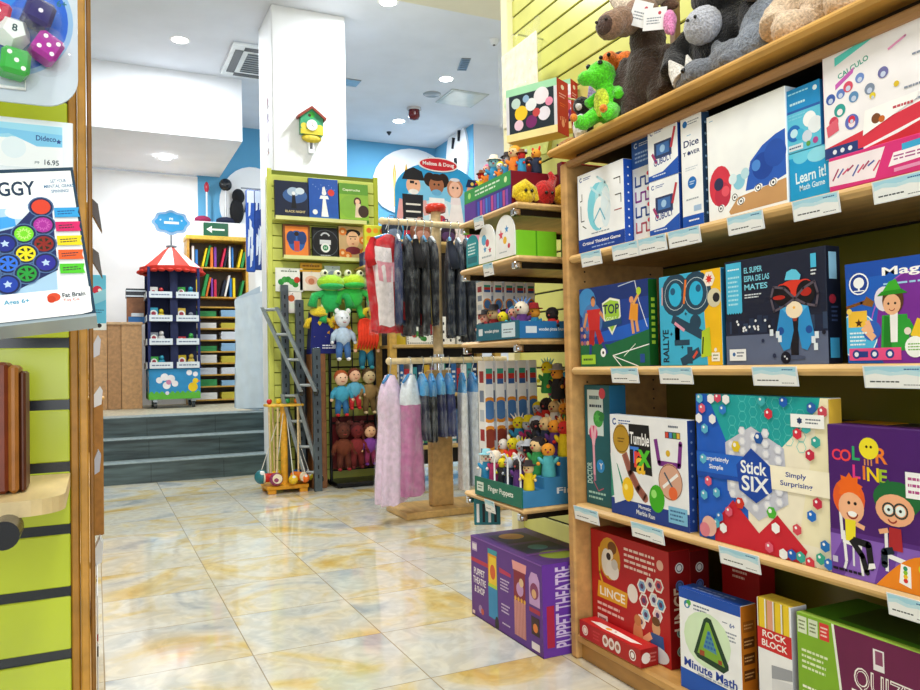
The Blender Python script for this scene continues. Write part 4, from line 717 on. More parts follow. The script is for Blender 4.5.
# tall narrow white boxes standing in a row
def a_tall(f):
    f.r(.12, .86, .88, .9, '#c83a34'); f.r(.12, .9, .88, .94, '#3f9f8a'); f.r(.12, .82, .88, .86, '#3a62a0')
    for v, c in ((.62, '#4a78b0'), (.4, '#8a3a2a')): f.c(.5, v, .085, '#e09030', .1); f.c(.5, v, .06, c, .075)
    f.r(0, .06, 1, .24, '#a81f26'); f.lines(.15, .12, .85, .18, 2, '#f0e0dc')
def s_tall(f):
    for i in range(6): f.r(.2, .08+.15*i, .8, .17+.15*i, ('#b8c4d4', '#7a8aa8', '#a02a30')[i % 3])
for zi, hh, lab in ((3, .50, 'lower'), (2, .235, 'upper')):
    for k in range(5):
        m, f, ri, le, to = boxmesh(.036, hh, .06, '#f1f3f4'); a_tall(f); s_tall(le)
        o = m.build('toy_box', loc=(1.355+.049*k, 2.645, GZ[zi]+.0008))
        tag(o, ('first', 'second', 'third', 'fourth', 'fifth')[k]+f' from the left of the tall narrow white boxes, {lab} row', 'toy box', 'tall narrow white boxes')
# ---- third board: blue tray of pirate puppets
z = GZ[2]+.0008
t = empty('puppet_tray', (GX0, GY0, z), 'long blue open tray of wooden pirate puppets on the third shelf', 'display tray')
m = MB(); m.box(.006, .2, .006, gw-.04, 0, .004, '#1d5f8a:card'); m.box(.004, .2, .001, .006, 0, .058, '#2a72b0:card'); m.box(.004, .2, gw-.046, gw-.04, 0, .058, '#2a72b0:card'); m.box(.194, .2, .006, gw-.046, 0, .058, '#2a72b0:card')
f = Face(m, (.004, .001, 0), (1, 0, 0), (0, 0, 1), .196, .058); f.r(.12, .3, .34, .7, '#d8e4ee'); f.t('wooden pirate figures', .66, .5, .26, '#e8f0f6', w=.56); m.build('tray', t)
m = MB(); m.box(0, .004, .001, gw-.04, 0, .062, '#14647c:card'); f = Face(m, (0, gw-.04, 0), (0, -1, 0), (0, 0, 1), gw-.04, .062); f.r(.06, .3, .16, .7, '#d8e4ee'); f.t('wooden pirate', .38, .5, .26, '#e8f0f6', w=.34)
f.r(.62, .1, .92, .9, '#cfe6f2:paper'); f.lines(.66, .3, .88, .6, 2, '#5a6a7a'); m.build('front_strip', t)
for k, (xx, yy, hd, bd, ex, ec, s) in enumerate(((.05, .34, 4, 4, 'hat', '#1c1a20', .075), (.06, .29, 0, 10, 'hat', '#26242c', .085), (.12, .31, 10, 9, 'hair', '#2a2226', .08), (.05, .2, 3, 9, 'ears', '#8a5ac0', .07), (.07, .15, 4, 8, 'hair', '#5fa0d8', .08), (.06, .08, 1, 9, 'crest', '#6a9ae0', .09), (.12, .1, 7, 1, 'hat', '#b02a30', .08), (.14, .2, 5, 0, 'ears', '#2a2a30', .08), (.15, .03, 5, 11, 'hair', '#14141a', .07))):
    bd = unique(hd, bd, ex)
    puppet((GX0+xx, GY0+yy, z+.0048), s, FACE+.5, HC[hd], BC[bd], ex, ec, f'{HN[hd]} faced puppet in {BN[bd]} with {XN[ex]}, sitting in the blue tray', 'pirate puppets in the blue tray', 'pirate_puppet')
# ---- second board: green and white boxes with arches
z = GZ[1]+.0008
def arch(w, h, n=10): return [(0, 0), (w, 0), (w, h-w/2)]+[(w/2+w/2*math.cos(math.pi*i/n), h-w/2+w/2*math.sin(math.pi*i/n)) for i in range(1, n)]+[(0, h-w/2)]
t = empty('arched_toy_box', (GX0+.01, GY1-.04, z), 'lime green box with white arched windows on the second shelf', 'toy box', FACE)
m = MB(); m.box(0, .40, .004, .16, 0, .088, '#8fd43a:card', .002); f = Face(m, (.40, .004, 0), (0, 1, 0), (0, 0, 1), .156, .088); f.r(.0, .0, 1, 1, '#7fd02a'); f.r(.46, 0, .5, 1, '#4f9f1a'); m.build('carton', t)
for k, (x_, w_, h_, c) in enumerate(((.01, .1, .12, '#1f8f9a'), (.115, .13, .14, '#f4f8f8'), (.25, .14, .148, '#f2f6f8'))):
    m = MB(); m.T = Matrix.Translation((x_, 0, .004)); m.prism(arch(w_, h_), -.001, .003, c+':card')
    f = Face(m, (0, -.001, 0), (1, 0, 0), (0, 0, 1), w_, h_)
    if k == 0: f.lines(.15, .35, .85, .75, 4, '#d8f0f0'); f.r(.1, .1, .9, .3, '#146a78')
    elif k == 1: f.c(.35, .6, .14, '#5fb0d8'); f.c(.55, .5, .1, '#d84a5a'); f.star(.4, .35, .1, '#4a9ad0'); f.star(.7, .3, .09, '#c83a4a'); f.lines(.2, .1, .8, .2, 1, '#a0b0b8')
    else: f.star(.3, .55, .13, '#d84a5a'); f.star(.6, .65, .1, '#3f8fd0'); f.c(.5, .4, .09, '#f0c030'); f.c(.7, .25, .06, '#c83a4a'); f.lines(.2, .1, .6, .16, 1, '#a0b0b8')
    m.build('window_card', t)
product('toy_box', 'small lime green box at the bookcase end of the second shelf', 'toy box', .055, .09, .18, (GX0+.22, GY0+.07, z), FACE, '#7fd02a', lambda f: f.c(.5, .5, .3, '#c8f08a'), '#86d830', '#a0e050')
# ---- top board: puppets box, books, maroon box, plush fruit
z = GZ[0]+.0008
def a_pb(f):
    f.r(0, 0, 1, .58, '#3a2a8a'); f.r(0, .58, 1, 1, '#2f9a4a'); f.r(0, .58, 1, .6, '#1c6a2e'); f.lines(.25, .68, .8, .92, 2, '#d8f0d8'); f.c(.12, .8, .1, '#a8e07a'); f.c(.9, .8, .09, '#d8f0b0')
    for i in range(11): f.r(.3+.06*i, .04, .345+.06*i, .5, ('#2a56c0', '#3f7fd8', '#7a4ac0', '#c04a8a')[(i*3) % 4])
    f.r(.0, 0, .26, .58, '#5a2f9a')
product('puppet_display_box', 'purple display box with a green band and blue booklets on the top shelf', 'display box', .37, .12, .2, (GX0+.015, GY1-.03, z), FACE, '#4a2a80', a_pb, '#7a1428', '#5a1a2a')
def a_mar(f):
    f.t('PUPPET', .5, .82, .1, '#e07a6a', w=.6); f.t('PARADE', .5, .66, .1, '#e07a6a', w=.6); f.lines(.12, .48, .9, .54, 1, '#f0e0dc')
product('puppet_box', 'dark red upright box lettered in pink behind the yellow plush fruit', 'toy box', .22, .17, .03, (GX0+.225, GY0+.06, z), 0, '#8a1428', a_mar, '#6a0f1e')
for i, (x_, y_, c, lab, kind) in enumerate(((1.345, 2.295, '#f2cf1c', 'yellow plush banana hand puppet on the top shelf edge', 'b'), (1.43, 2.30, '#c81c1c', 'red plush pepper beside the yellow plush banana', 'p'), (1.50, 2.29, '#f0b818', 'golden plush beak toy next to the bookcase', 'b'))):
    m = MB()
    if kind == 'b': m.tube([(.05, 0, .015), (.03, 0, .045), (0, 0, .06), (-.03, 0, .045), (-.045, 0, .02)], [.008, .022, .027, .02, .006], c+':fur', 10); m.ell((0, 0, .026), (.038, .03, .026), c+':fur')
    else: m.ell((0, 0, .045), (.045, .03, .045), c+':fur'); m.tube([(.02, 0, .07), (.035, 0, .1), (.02, 0, .12)], [.02, .015, .008], c+':fur', 8)
    m.ell((-.012, -.03, .04), .006, '#111111:plastic'); m.ell((.012, -.03, .04), .006, '#111111:plastic')
    tag(m.build('plush_toy', loc=(x_, y_, z)), lab, 'plush toy')
for k in range(14):
    hd = (k*5+2) % 12; ex = EX[k % 4]; bd = unique(hd, (k*3+1) % 12, ex)
    puppet((GX0+.05+.06*(k % 2)+.02, GY0+.075+.052*(k//2), z+.1205), .052*(1+.2*(k % 3)), FACE+.6+rn.uniform(-.6, .6), HC[hd], BC[bd], ex, HC[(hd+7) % 12], f'small {HN[hd]} puppet in {BN[bd]} with {XN[ex]}, piled on purple display box', 'small puppets piled on the purple display box')
# price tags on the unit
for (a, b, py, lab) in ((474, 488, 232, 'the purple display box shelf'), (483, 497, 266, 'the lime green box shelf'), (485, 499, 517, 'the finger puppet shelf'), (461, 474, 243, 'the clothes rail beyond')):
    pa = hitp(a, py, 'X', GX0-.006)
    if lab != 'the clothes rail beyond': price_tag(pa.y, .075, min(GZ, key=lambda q: abs(q-pa.z-.0))-.004, .045, GX0-.008, 'white price tag hanging from the edge of '+lab)
# small packs under the lowest board
m = MB(); m.box(-.05, .05, -.01, .01, 0, .1, '#1d6f78:card', .002); f = Face(m, (-.05, -.01, 0), (1, 0, 0), (0, 0, 1), .1, .1)
for i in range(4): f.r(.1+.22*i, .1, .2+.22*i, .8, ('#e8ecec', '#1a1a1e')[i % 2])
o = m.build('toy_pack', loc=(1.345, 2.63, .34), rz=-.5); tag(o, 'black and white striped toy pack hanging under the finger puppet shelf', 'toy pack')
m = MB(); m.cyl((1.345, 2.63, .44), (1.345, 2.63, .462-.0205), .004, '#c8ccd0:chrome', 6); m.build('hook', o).matrix_parent_inverse = o.matrix_basis.inverted()
# ---- purple box on the floor
def a_purp(f):
    f.r(0, 0, 1, 1, '#5f2f8f'); f.r(0, .68, .3, .73, '#c02a4a'); f.r(.02, .82, .1, .93, '#b89ad0'); f.r(.025, .84, .095, .91, '#e8e0f0')
    for i, s_ in enumerate(('PUPPET', 'THEATRE', '& SHOP')): f.t(s_, .13, .57-.11*i, .085, '#efeaf4', w=(.17, .2, .16)[i], b=.04)
    f.c(.14, .12, .05, '#a88ac0'); f.c(.17, .1, .04, '#c85a4a'); f.r(.01, .02, .05, .06, '#e8d0e0')
    f.r(.27, .52, .41, .92, '#e8a020'); f.r(.27, .87, .41, .93, '#3a9fb0'); f.p([(.28, .5), (.4, .5), (.39, .84), (.29, .84)], '#f4d030'); f.c(.34, .66, .07, '#d8602a', .09); f.r(.27, .1, .41, .5, '#2f8fc8'); f.r(.27, .47, .41, .51, '#b8d83a'); f.r(.4, .12, .41, .9, '#246a9a'); f.c(.39, .06, .05, '#1a1a22', .09)
    f.p([(.44, .7), (.6, .7), (.6, .74), (.44, .76)], '#c02a5a'); f.lines(.45, .5, .58, .65, 4, '#d8c8e8'); f.lines(.46, .24, .58, .36, 3, '#d8c8e8'); f.lines(.47, .1, .58, .14, 1, '#d8c8e8')
    f.p([(.63, .82), (.8, .82), (.81, .92), (.62, .92)], '#e8a0a0'); f.r(.64, .48, .79, .82, '#8a1f3a'); f.c(.72, .62, .08, '#c89ad0'); f.c(.74, .7, .05, '#e8c8a0'); f.r(.64, .08, .79, .48, '#d89a94')
    for i in range(8): f.r(.645+.019*i, .08, .652+.019*i, .48, '#b86a6a')
    for i in range(4): f.c(.66+.04*i, .5, .025, '#e8b040')
    f.p([(.84, .52), (.97, .52), (.97, .8), (.94, .88), (.87, .88), (.84, .8)], '#c8a0d8'); f.c(.905, .68, .09, '#8a3a6a'); f.c(.9, .65, .05, '#e0b080'); f.r(.84, .44, .97, .49, '#b02a4a'); f.r(.86, .2, .96, .4, '#3a2024'); f.c(.91, .28, .05, '#e08030'); f.r(.86, .04, .96, .12, '#f0e8f0')
    f.r(0, 0, 1, .012, '#3a1a5a'); f.r(0, .985, 1, 1, '#8a5ab8')
def s_purp(f):
    f.r(0, 0, 1, 1, '#6a3aa8'); f.r(.5, 0, 1, 1, '#3a2a80'); f.t('PUPPET THEATRE', .34, .52, .22, '#d8c8f0', rot=math.pi/2, w=1.08)
    f.t('& SHOP', .74, .6, .12, '#b8a8e0', rot=math.pi/2, w=.6)
    for i in range(5): f.star(.12, .12+.1*i, .018, '#e8e0f4')
    f.r(.06, .1, .18, .55, '#b02a4a')
def t_purp(f): f.r(0, 0, 1, 1, '#54307e'); f.p([(.1, .2), (.4, .2), (.4, .8), (.1, .8)], '#2a1f4a'); f.c(.2, .5, .2, '#c8902a'); f.r(.45, .15, .7, .85, '#1a2a5a'); f.c(.8, .5, .25, '#8a9f3a'); f.r(.72, .1, .75, .9, '#7f4ab0'); f.c(.57, .5, .15, '#3a8a9a')
product('puppet_theatre_box', 'long purple cardboard box with puppet theatre pictures on the tiled floor', 'toy box', .52, .298, .24, (1.293, 2.672, 0.0008), FACE, '#5a2c8a', a_purp, '#5a2f98', '#4a2678', sart=s_purp, tart=t_purp)
# ---- red puppet sets hanging on the slatted wall above
def a_set(f):
    f.r(0, 0, 1, 1, '#d8d8e0'); f.r(0, .86, 1, 1, '#9fd8b0'); f.r(.06, .14, .94, .86, '#23303a'); f.r(0, 0, 1, .14, '#f4e4a0')
    for u, v, r, c in ((.3, .5, .14, '#f0c830'), (.7, .74, .16, '#e8e4ea'), (.5, .62, .12, '#e8eef0'), (.75, .4, .13, '#e8e4f0'), (.5, .3, .12, '#7a2a6a'), (.25, .28, .1, '#e8c8d8'), (.2, .7, .1, '#b8d0c8'), (.6, .45, .08, '#c84a4a'), (.85, .6, .08, '#e890b0'), (.4, .75, .07, '#8fb0d0')): f.c(u, v, r, c)
def s_set(f):
    f.r(0, 0, 1, 1, '#c01c28'); f.c(.5, .87, .06, '#f4e8ea', .045); f.lines(.2, .66, .8, .76, 2, '#f0b8c8'); f.lines(.25, .5, .75, .58, 2, '#e8602a')
    f.c(.5, .2, .055, '#f0a890', .07)
    for i in range(4): f.seg(.3+.13*i, .24, .24+.17*i, .34-.02*abs(i-1.5), .025, '#f0a890')
def setbox(x, y, zz, w, h, d, rz, lab, tl=0):
    m, f, ri, le, to = boxmesh(w, h, d, '#c01c28'); a_set(f); s_set(ri)
    bo = Face(m, (0, d, 0), (1, 0, 0), (0, -1, 0), w, d); bo.r(.01, .01, .99, .99, '#ecc84a')
    o = m.build('puppet_set_box', loc=(x, y, zz)); o.rotation_euler = (tl, 0, rz)
    c_ = Matrix.Translation(o.location) @ o.rotation_euler.to_matrix().to_4x4(); k = MB(); k.T = c_.inverted(); q = c_ @ Vector((w/2, d*.5, h-.02)); k.cyl(q, (1.806, q.y+.02, q.z), .004, '#c8ccd0:chrome', 6); k.build('hanging_hook', o)
    return tag(o, lab, 'toy box')
a = hitp(507, 143, 'Y', 2.55); setbox(a.x+.0, a.y, a.z, .22, .20, .085, -1.08, 'red and white puppet set box with a window, hanging left on the slatted wall', .0)
a = hitp(566, 132, 'Y', 2.62); setbox(a.x-.03, a.y-.02, a.z, .04, .2, .07, -1.0, 'narrow red puppet set box behind the green plush dragon')
# shelf under those boxes
# bags hanging on the slatted wall
m = MB(); m.box(0, .34, 0, .03, 0, .42, '#e8ecd8:film', .01); f = Face(m, (0, 0, 0), (1, 0, 0), (0, 0, 1), .34, .42)
b_ = m.build('bagged_puppet', loc=(1.66, 3.05, 1.98), rz=FACE)
k = MB(); k.box(.02, .32, .008, .022, .02, .36, '#f0eedc:cloth', .006); k.ell((.17, .0, .12), (.11, .02, .06), '#cfe8c0:cloth'); k.build('folded_puppet', b_)
k = MB(); k.cyl((.17, .015, .4), (.17, .146, .4), .004, '#c8ccd0:chrome', 6); k.build('hanging_hook', b_)
tag(b_, 'pale puppet in a clear bag hanging high on the yellow slatted wall', 'bag')
m = MB(); m.prism([(0, 0), (.25, -.04), (.3, .08), (.12, .14), (.02, .1)], 0, .02, '#c8d87a:cloth'); b_ = m.build('hanging_puppet', loc=(1.66, 2.9, 1.84), rz=FACE)
k = MB(); k.cyl((.1, .01, .1), (.1, .146, .1), .004, '#c8ccd0:chrome', 6); k.build('hanging_hook', b_)
tag(b_, 'flat pale green puppet hanging under the clear bag on the slatted wall', 'puppet')
# ================================================================ THE CLOTHES RACK
RX, RY = 2.02, 4.6
t = empty('clothes_rack', (RX, RY, 0), 'pale wooden two-rail clothes rack hung with costumes, red cap on its post', 'clothes rack')
m = MB(); m.box(-.3, .5, -.16, .22, 0, .045, '#cfa868:wood', .006); m.build('base', t)
m = MB(); m.box(-.075, .075, -.035, .035, .045, .92, '#c79f62:wood', .006); m.build('lower_post', t)
m = MB(); m.cyl((0, 0, .92), (0, 0, 1.95), .032, '#dcc090:wood', 20); m.build('upper_post', t)
m = MB(); m.cyl((0, 0, .86), (0, 0, 1.02), .036, '#c8ccd0:chrome', 20); m.build('post_sleeve', t)
m = MB(); m.lathe([(0, 1.95), (.065, 1.95), (.07, 1.98), (.06, 2.0), (0, 2.0)], '#c8301c:plastic', 22); m.build('red_cap', t)
for z, yy in ((1.86, -.055), (.98, -.14)):
    m = MB(); m.cyl((-.39, yy, z), (.42, yy, z), .02, '#e2cda0:wood', 14); m.ell((-.39, yy, z), .024, '#e2cda0:wood'); m.build('rail', t)
def garment(label, x, ztop, w, h, th, c, rz=.9, waist=.7, flare=1.0, cover=True, hang='#2f7fc0', name='costume', group=None, trims=(), sh=.05, seed=0, y=RY-.055, cat='costume', top=None):
    t = empty(name, (x, y, ztop), label, cat, rz, group); rn = random.Random(seed+int(x*997))
    m = MB(); m.T = Matrix.Rotation(-rz, 4, 'Z'); m.tube([(0, 0, -.09), (0, -.008, -.05), (0, -.024, -.022), (0, -.027, 0), (0, -.019, .019), (0, 0, .027), (0, .019, .019), (0, .026, .004)], .0028, '#cfd4d8:chrome', 6); m.build('hanger_hook', t)
    m = MB(); m.tube([(-w*.42, 0, -.13), (-.02, 0, -.088), (.02, 0, -.088), (w*.42, 0, -.13)], [.008, .01, .01, .008], hang+':plastic', 8); m.build('hanger', t)
    N_, L_ = 28, 13; v = []; ph = rn.random()*6; ph2 = rn.random()*6; kk = rn.choice((5, 6, 7))
    for i in range(L_):
        q = i/(L_-1); z = -.085-q*(h-.085)
        a = (.16+.84*min(1, q/.12)) if q < .12 else (1+(waist-1)*min(1, (q-.12)/.25) if q < .37 else waist+(flare-waist)*min(1, (q-.37)/.5))
        for k in range(N_):
            g = 2*math.pi*k/N_; rp = 1+(.05+.16*q)*math.cos(kk*g+ph+q)+.05*math.cos(3*g+ph2+4*q)
            v.append((w/2*a*math.cos(g)*rp, th/2*(.5+.5*min(1, q*4))*math.sin(g)*rp, z+.01*math.cos(kk*g+ph)*q))
    m = MB(); fs = [(i*N_+k, i*N_+(k+1) % N_, (i+1)*N_+(k+1) % N_, (i+1)*N_+k) for i in range(L_-1) for k in range(N_)]
    if top:
        cut = (int((L_-1)*top[1]))*N_; m.add(v, [f for j, f in enumerate(fs) if j < cut], top[0]+':cloth', True); m.add(v, [f for j, f in enumerate(fs) if j >= cut], c+':cloth', True)
    else: m.add(v, fs, c+':cloth', True)
    m.add(v, [tuple(range(N_)), tuple(range((L_-1)*N_, L_*N_))], c+':cloth', False); b = m.build('cloth_body', t)
    for (q0, q1, u0, u1, tc) in trims:                       # sewn bands and panels lying on the cloth
        mm = MB(); vv = []; n1 = 5; n2 = 5
        for i in range(n1):
            q = q0+(q1-q0)*i/(n1-1); ii = q*(L_-1); i0 = min(L_-2, int(ii)); fr = ii-i0
            for j in range(n2):
                g = (1.5*math.pi+(u0+(u1-u0)*j/(n2-1))*1.2)/(2*math.pi)*N_; k0 = int(g) % N_; gf = g-int(g)
                def P(r, k): return Vector(v[r*N_+k % N_])
                p = (P(i0, k0)*(1-gf)+P(i0, k0+1)*gf)*(1-fr)+(P(i0+1, k0)*(1-gf)+P(i0+1, k0+1)*gf)*fr
                vv.append((p.x*1.0, p.y*1.06-.004, p.z))
        mm.add(vv, [(i*n2+j, i*n2+j+1, (i+1)*n2+j+1, (i+1)*n2+j) for i in range(n1-1) for j in range(n2-1)], tc+':cloth', True); mm.build('trim_band', t)
    if sh:                                                   # sleeves
        for s_ in (-1, 1):
            mm = MB(); mm.tube([(s_*w*.38, 0, -.125), (s_*w*.5, -.01, -.2), (s_*w*.54, -.02, -.2-sh), (s_*w*.5, -.03, -.2-sh*2)], [.018, .028, .03, .03], (top[0] if top else c)+':cloth', 10); mm.build('sleeve', t)
    if cover:
        mm = MB(); v2 = [(x_*1.1, y_*1.12, -.06-(-.06-z_)*1.03) for x_, y_, z_ in v]; mm.add(v2, fs, '#e6f0f6:film', True); mm.build('plastic_cover', t)
    return t
GR = 'costumes on the upper rail'
up = [(1.665, '#c41a24', .24, .62, 'red costume with white chequered panel under clear plastic, leftmost on the upper rail', ((.15, .95, -1, -.1, '#f0e8ea'), (.3, .5, -.9, 0, '#e8a0b0'))),
      (1.73, '#1c2a52', .20, .5, 'navy and white patterned costume, second from the left on the upper rail', ((.2, .4, -.6, .6, '#c8d4e8'), (.75, .95, -.8, .8, '#c01c2c'))),
      (1.79, '#16161c', .22, .55, 'black costume with orange collar near the left end of the upper rail', ((.03, .12, -.8, .8, '#e8702a'), (.8, 1, -.8, .8, '#1a2030'))),
      (1.85, '#121218', .22, .5, 'black costume with red and white striped sash on the upper rail', ((.12, .22, -.7, .9, '#f0ece8'), (.22, .3, -.7, .9, '#c82030'), (.3, .38, -.7, .9, '#f0ece8'), (.88, 1, -.8, .8, '#b81824'))),
      (1.905, '#14141a', .24, .55, 'black cape costume with two gold edges, left of the rack post', ((.35, .95, -.45, -.3, '#d8c070'), (.35, .95, .3, .45, '#d8c070'), (.9, 1, -.8, .8, '#a01420'))),
      (1.958, '#181820', .20, .5, 'black costume with red and white checked front beside the rack post', ((.1, .2, -.6, .6, '#e84a50'), (.2, .3, -.6, .6, '#f4ecec'), (.3, .4, -.6, .6, '#d83040'), (.85, 1, -.8, .8, '#c01c2c'))),
      (2.09, '#20283a', .2, .56, 'dark slate costume in shiny plastic, right of the rack post', ()),
      (2.15, '#2a3448', .2, .55, 'grey blue costume in shiny plastic, third from the right on the upper rail', ((.5, .6, -.5, .5, '#8a94a4'),)),
      (2.21, '#141c30', .22, .58, 'midnight blue costume in plastic with a small red patch on the upper rail', ((.6, .7, -.3, .3, '#b81c2c'),)),
      (2.28, '#9fb8cc', .2, .6, 'pale blue costume in plastic, near the right end of the upper rail', ()),
      (2.34, '#e4e8ee', .2, .6, 'white costume in plastic at the right end of the upper rail', ())]
for i, (x_, c, w_, h_, lab, tr) in enumerate(up):
    garment(lab, x_, 1.86, w_*(1.5 if i == 0 else 1.2), h_*(1.12 if i == 0 else 1.3), (.09 if i == 0 else .06), c, rz=.5 if i == 0 else 1.2+.12*(i % 3), trims=tr, seed=i, group=GR, waist=1.0+.1*(i % 2), flare=(.75, 1.1, .9)[i % 3], hang='#dfe6ea' if i % 2 else '#5a9fd0', sh=0 if i % 3 else .05)
lo = [(1.63, '#e2cbe4', .24, .86, 'long pale lilac satin gown in plastic, leftmost on the lower rail', 1.25, None),
      (1.76, '#c07aa8', .24, .82, 'long dusky pink satin gown beside the pale lilac gown', 1.1, ('#dce6ee', .3)),
      (1.845, '#1a1c34', .19, .48, 'dark navy skirt costume with sky blue top, leftmost of the navy ones', .95, ('#4a9fd4', .34)),
      (1.905, '#0f1016', .19, .50, 'nearly black skirt costume with a blue top on the lower rail', .95, ('#3f90c8', .34)),
      (1.965, '#1c2050', .19, .47, 'deep blue skirt costume between the black one and the rack post', .95, ('#58a8d8', .34)),
      (2.025, '#222a66', .17, .47, 'royal navy skirt costume right in front of the rack post', .95, ('#3f90c8', .34)),
      (2.12, '#e9edf4', .20, .82, 'long white satin gown in plastic just right of the rack post', .9, ('#4a9ad0', .2)),
      (2.19, '#cfd8e6', .20, .80, 'long bluish white gown between two white gowns on the lower rail', .9, ('#3f86be', .2)),
      (2.26, '#f0f2f6', .20, .82, 'long white gown in plastic, second from the right on the lower rail', .9, ('#5aa4d4', .2)),
      (2.34, '#8a2030', .16, .7, 'dark red and white costume at the right end of the lower rail', .9, ('#4a9ad0', .15))]
for i, (x_, c, w_, h_, lab, fl, tp) in enumerate(lo):
    garment(lab, x_, .98, w_, h_, (.13 if i < 2 else .056), c, rz=(.8 if i < 2 else 1.35+.08*(i % 3)), y=RY-.14, seed=i+20, group='costumes on the lower rail', waist=.75, flare=fl, top=tp, sh=0, hang='#3f90d0')
# ================================================================ WOODEN UNIT BEHIND THE CLOTHES
t = empty('display_shelf', (2.6, 5.91, 0), 'light wood shelf unit full of books and bags behind the clothes rack', 'shelf unit')
for x_ in (2.14, 3.08): m = MB(); m.box(x_-2.6-.03, x_-2.6+.03, -.15, -.09, 0, 1.99, '#c9a24e:wood', .004); m.box(x_-2.6-.03, x_-2.6+.03, .2, .25, 0, 1.99, '#c9a24e:wood', .004); m.build('post', t)
for z in (.3, .72, 1.12, 1.96): m = MB(); m.box(-.47, .5, -.17, .27, z-.025, z, '#c8a868:wood', .004); m.build('shelf_board', t)
m = MB(); m.box(-.46, .48, .26, .275, .1, 1.96, '#2c2a2c:paint'); m.build('back_panel', t)
def a_cat(f):
    for i in range(14):
        for (u, v) in ((.04+.07*i, .94), (.04+.07*i, .06)): f.r(u, v-.03, u+.035, v+.03, '#26302a')
    for i in range(8): f.r(.02, .1+.1*i, .06, .15+.1*i, '#26302a'); f.r(.94, .1+.1*i, .98, .15+.1*i, '#26302a')
    for i in range(6): f.c(.32+.07*i, .36+.12*math.sin(i*.9+.4), .11, ('#3f8f3a', '#2f7a30')[i % 2])
    f.c(.27, .4, .1, '#a82a2a'); f.lines(.3, .74, .7, .84, 1, '#4a544a')
for i, (x_, w, h, c, lab, art) in enumerate(((2.28, .23, .19, '#eef0ea', 'white game box with a green caterpillar on the middle board', a_cat), (2.55, .16, .23, '#f0f0ea', 'upright white box patterned in black beside the caterpillar box', lambda f: [f.r(.1+.2*i, .1+.15*j, .2+.2*i, .2+.15*j, '#2a3030') for i in range(4) for j in range(5) if (i+j) % 2]), (2.73, .2, .22, '#e8ebe8', 'white speckled box right of the rack post', lambda f: [f.c(.1+.17*i, .15+.17*j, .05, ('#3a3f44', '#8a9094')[(i+j) % 2]) for i in range(5) for j in range(5)]), (2.95, .12, .2, '#dfe4e6', 'narrow pale box at the right end of the middle board', lambda f: f.lines(.2, .2, .8, .8, 6, '#5a6a70')), (2.19, .08, .2, '#c8b02a', 'mustard yellow book at the left post of the wooden unit', lambda f: f.lines(.2, .6, .8, .8, 2, '#5a4a10')))):
    product('board_game_box', lab, 'game box', w, h, .06, (x_, 5.82, 1.1208), 0, c, art)
rn = random.Random(3); x_ = 2.18; bc = ['#d8dce2', '#2a5f9a', '#a83038', '#e0e4e8', '#3f8f9a', '#1d2f52', '#c8a030', '#7a4a8a', '#e8e0d0', '#2f7f5a']; bn = ['pale grey', 'blue', 'red', 'white', 'teal', 'navy', 'ochre', 'violet', 'cream', 'green']; i = 0
for zb, hb, nm in ((.7208, .22, 'lower'), (.3008, .26, 'bottom')):
    x_ = 2.18; i = 0
    while x_ < 3.0:
        w = rn.uniform(.025, .055); h = hb+rn.uniform(-.02, .05); c = bc[i % 10]
        m, f, ri, le, to = boxmesh(w, h, .16, c); f.lines(.2, .3, .8, .8, 3, '#f0f0f0' if i % 2 else '#333a44'); f.r(0, .06, 1, .12, bc[(i+4) % 10])
        o = m.build('book', loc=(x_, 5.83, zb)); tag(o, f'{bn[i % 10]} spined book, {nm} board of the wooden unit, {"left part" if i < 10 else "right part"}', 'book', f'books on the {nm} board of the wooden unit'); x_ += w+.004; i += 1
# backpacks on the top board
def backpack(x, c, c2, lab, y=5.9, z=1.9608, s=.78, rz=.1):
    t = empty('backpack', (x, y, z), lab, 'bag', rz)
    m = MB(); m.ell((0, 0, .13*s), (.12*s, .075*s, .13*s), c+':cloth', nu=18, nv=12); m.build('bag_body', t)
    m = MB(); m.ell((0, -.06*s, .08*s), (.085*s, .03*s, .06*s), c2+':cloth'); m.build('front_pocket', t)
    m = MB(); m.tube([(-.03*s, 0, .24*s), (-.025*s, 0, .28*s), (.025*s, 0, .28*s), (.03*s, 0, .24*s)], .007*s, c2+':cloth'); m.build('handle', t)
    m = MB(); m.tube([(-.1*s, -.05*s, .12*s), (-.07*s, -.06*s, .2*s), (0, -.062*s, .225*s), (.07*s, -.06*s, .2*s), (.1*s, -.05*s, .12*s)], .004*s, '#c8ccd2:metal', 6); m.build('zip', t)
for x_, c, c2, lab in ((2.2, '#2a3444', '#6a7a94', 'dark grey backpack at the left end of the top board'), (2.45, '#8a5a44', '#b08070', 'brown backpack under the cardboard children standee'), (2.68, '#2a1c34', '#4a2f5a', 'dark purple backpack left of the red cap'), (2.95, '#c02a5a', '#e890b0', 'pink red patterned backpack right of the red cap')): backpack(x_, c, c2, lab)
# cardboard standee of four dressed-up children
t = empty('cardboard_standee', (2.70, 6.08, 1.9608), 'blue cardboard standee of four children in dress-up costumes with an oval red sign', 'standee')
W_, H_ = .80, .78
pts = [(0, 0), (W_, 0), (W_, H_*.62)]+[(W_/2+W_/2*math.cos(a), H_*.62+H_*.33*math.sin(a)) for a in [math.pi*i/16 for i in range(1, 16)]]+[(0, H_*.62)]
m = MB(); m.T = Matrix.Translation((-W_/2, 0, 0)); m.prism(pts, 0, .012, '#2f9fdc:card'); f = Face(m, (0, 0, 0), (1, 0, 0), (0, 0, 1), W_, H_)
f.c(.5, .45, .4, '#7fc8ee', .35, n=30); f.c(.5, .3, .3, '#c8e8f8', .25, n=30); f.p([(0, 0), (1, 0), (1, .07), (0, .07)], '#e8f4fa')
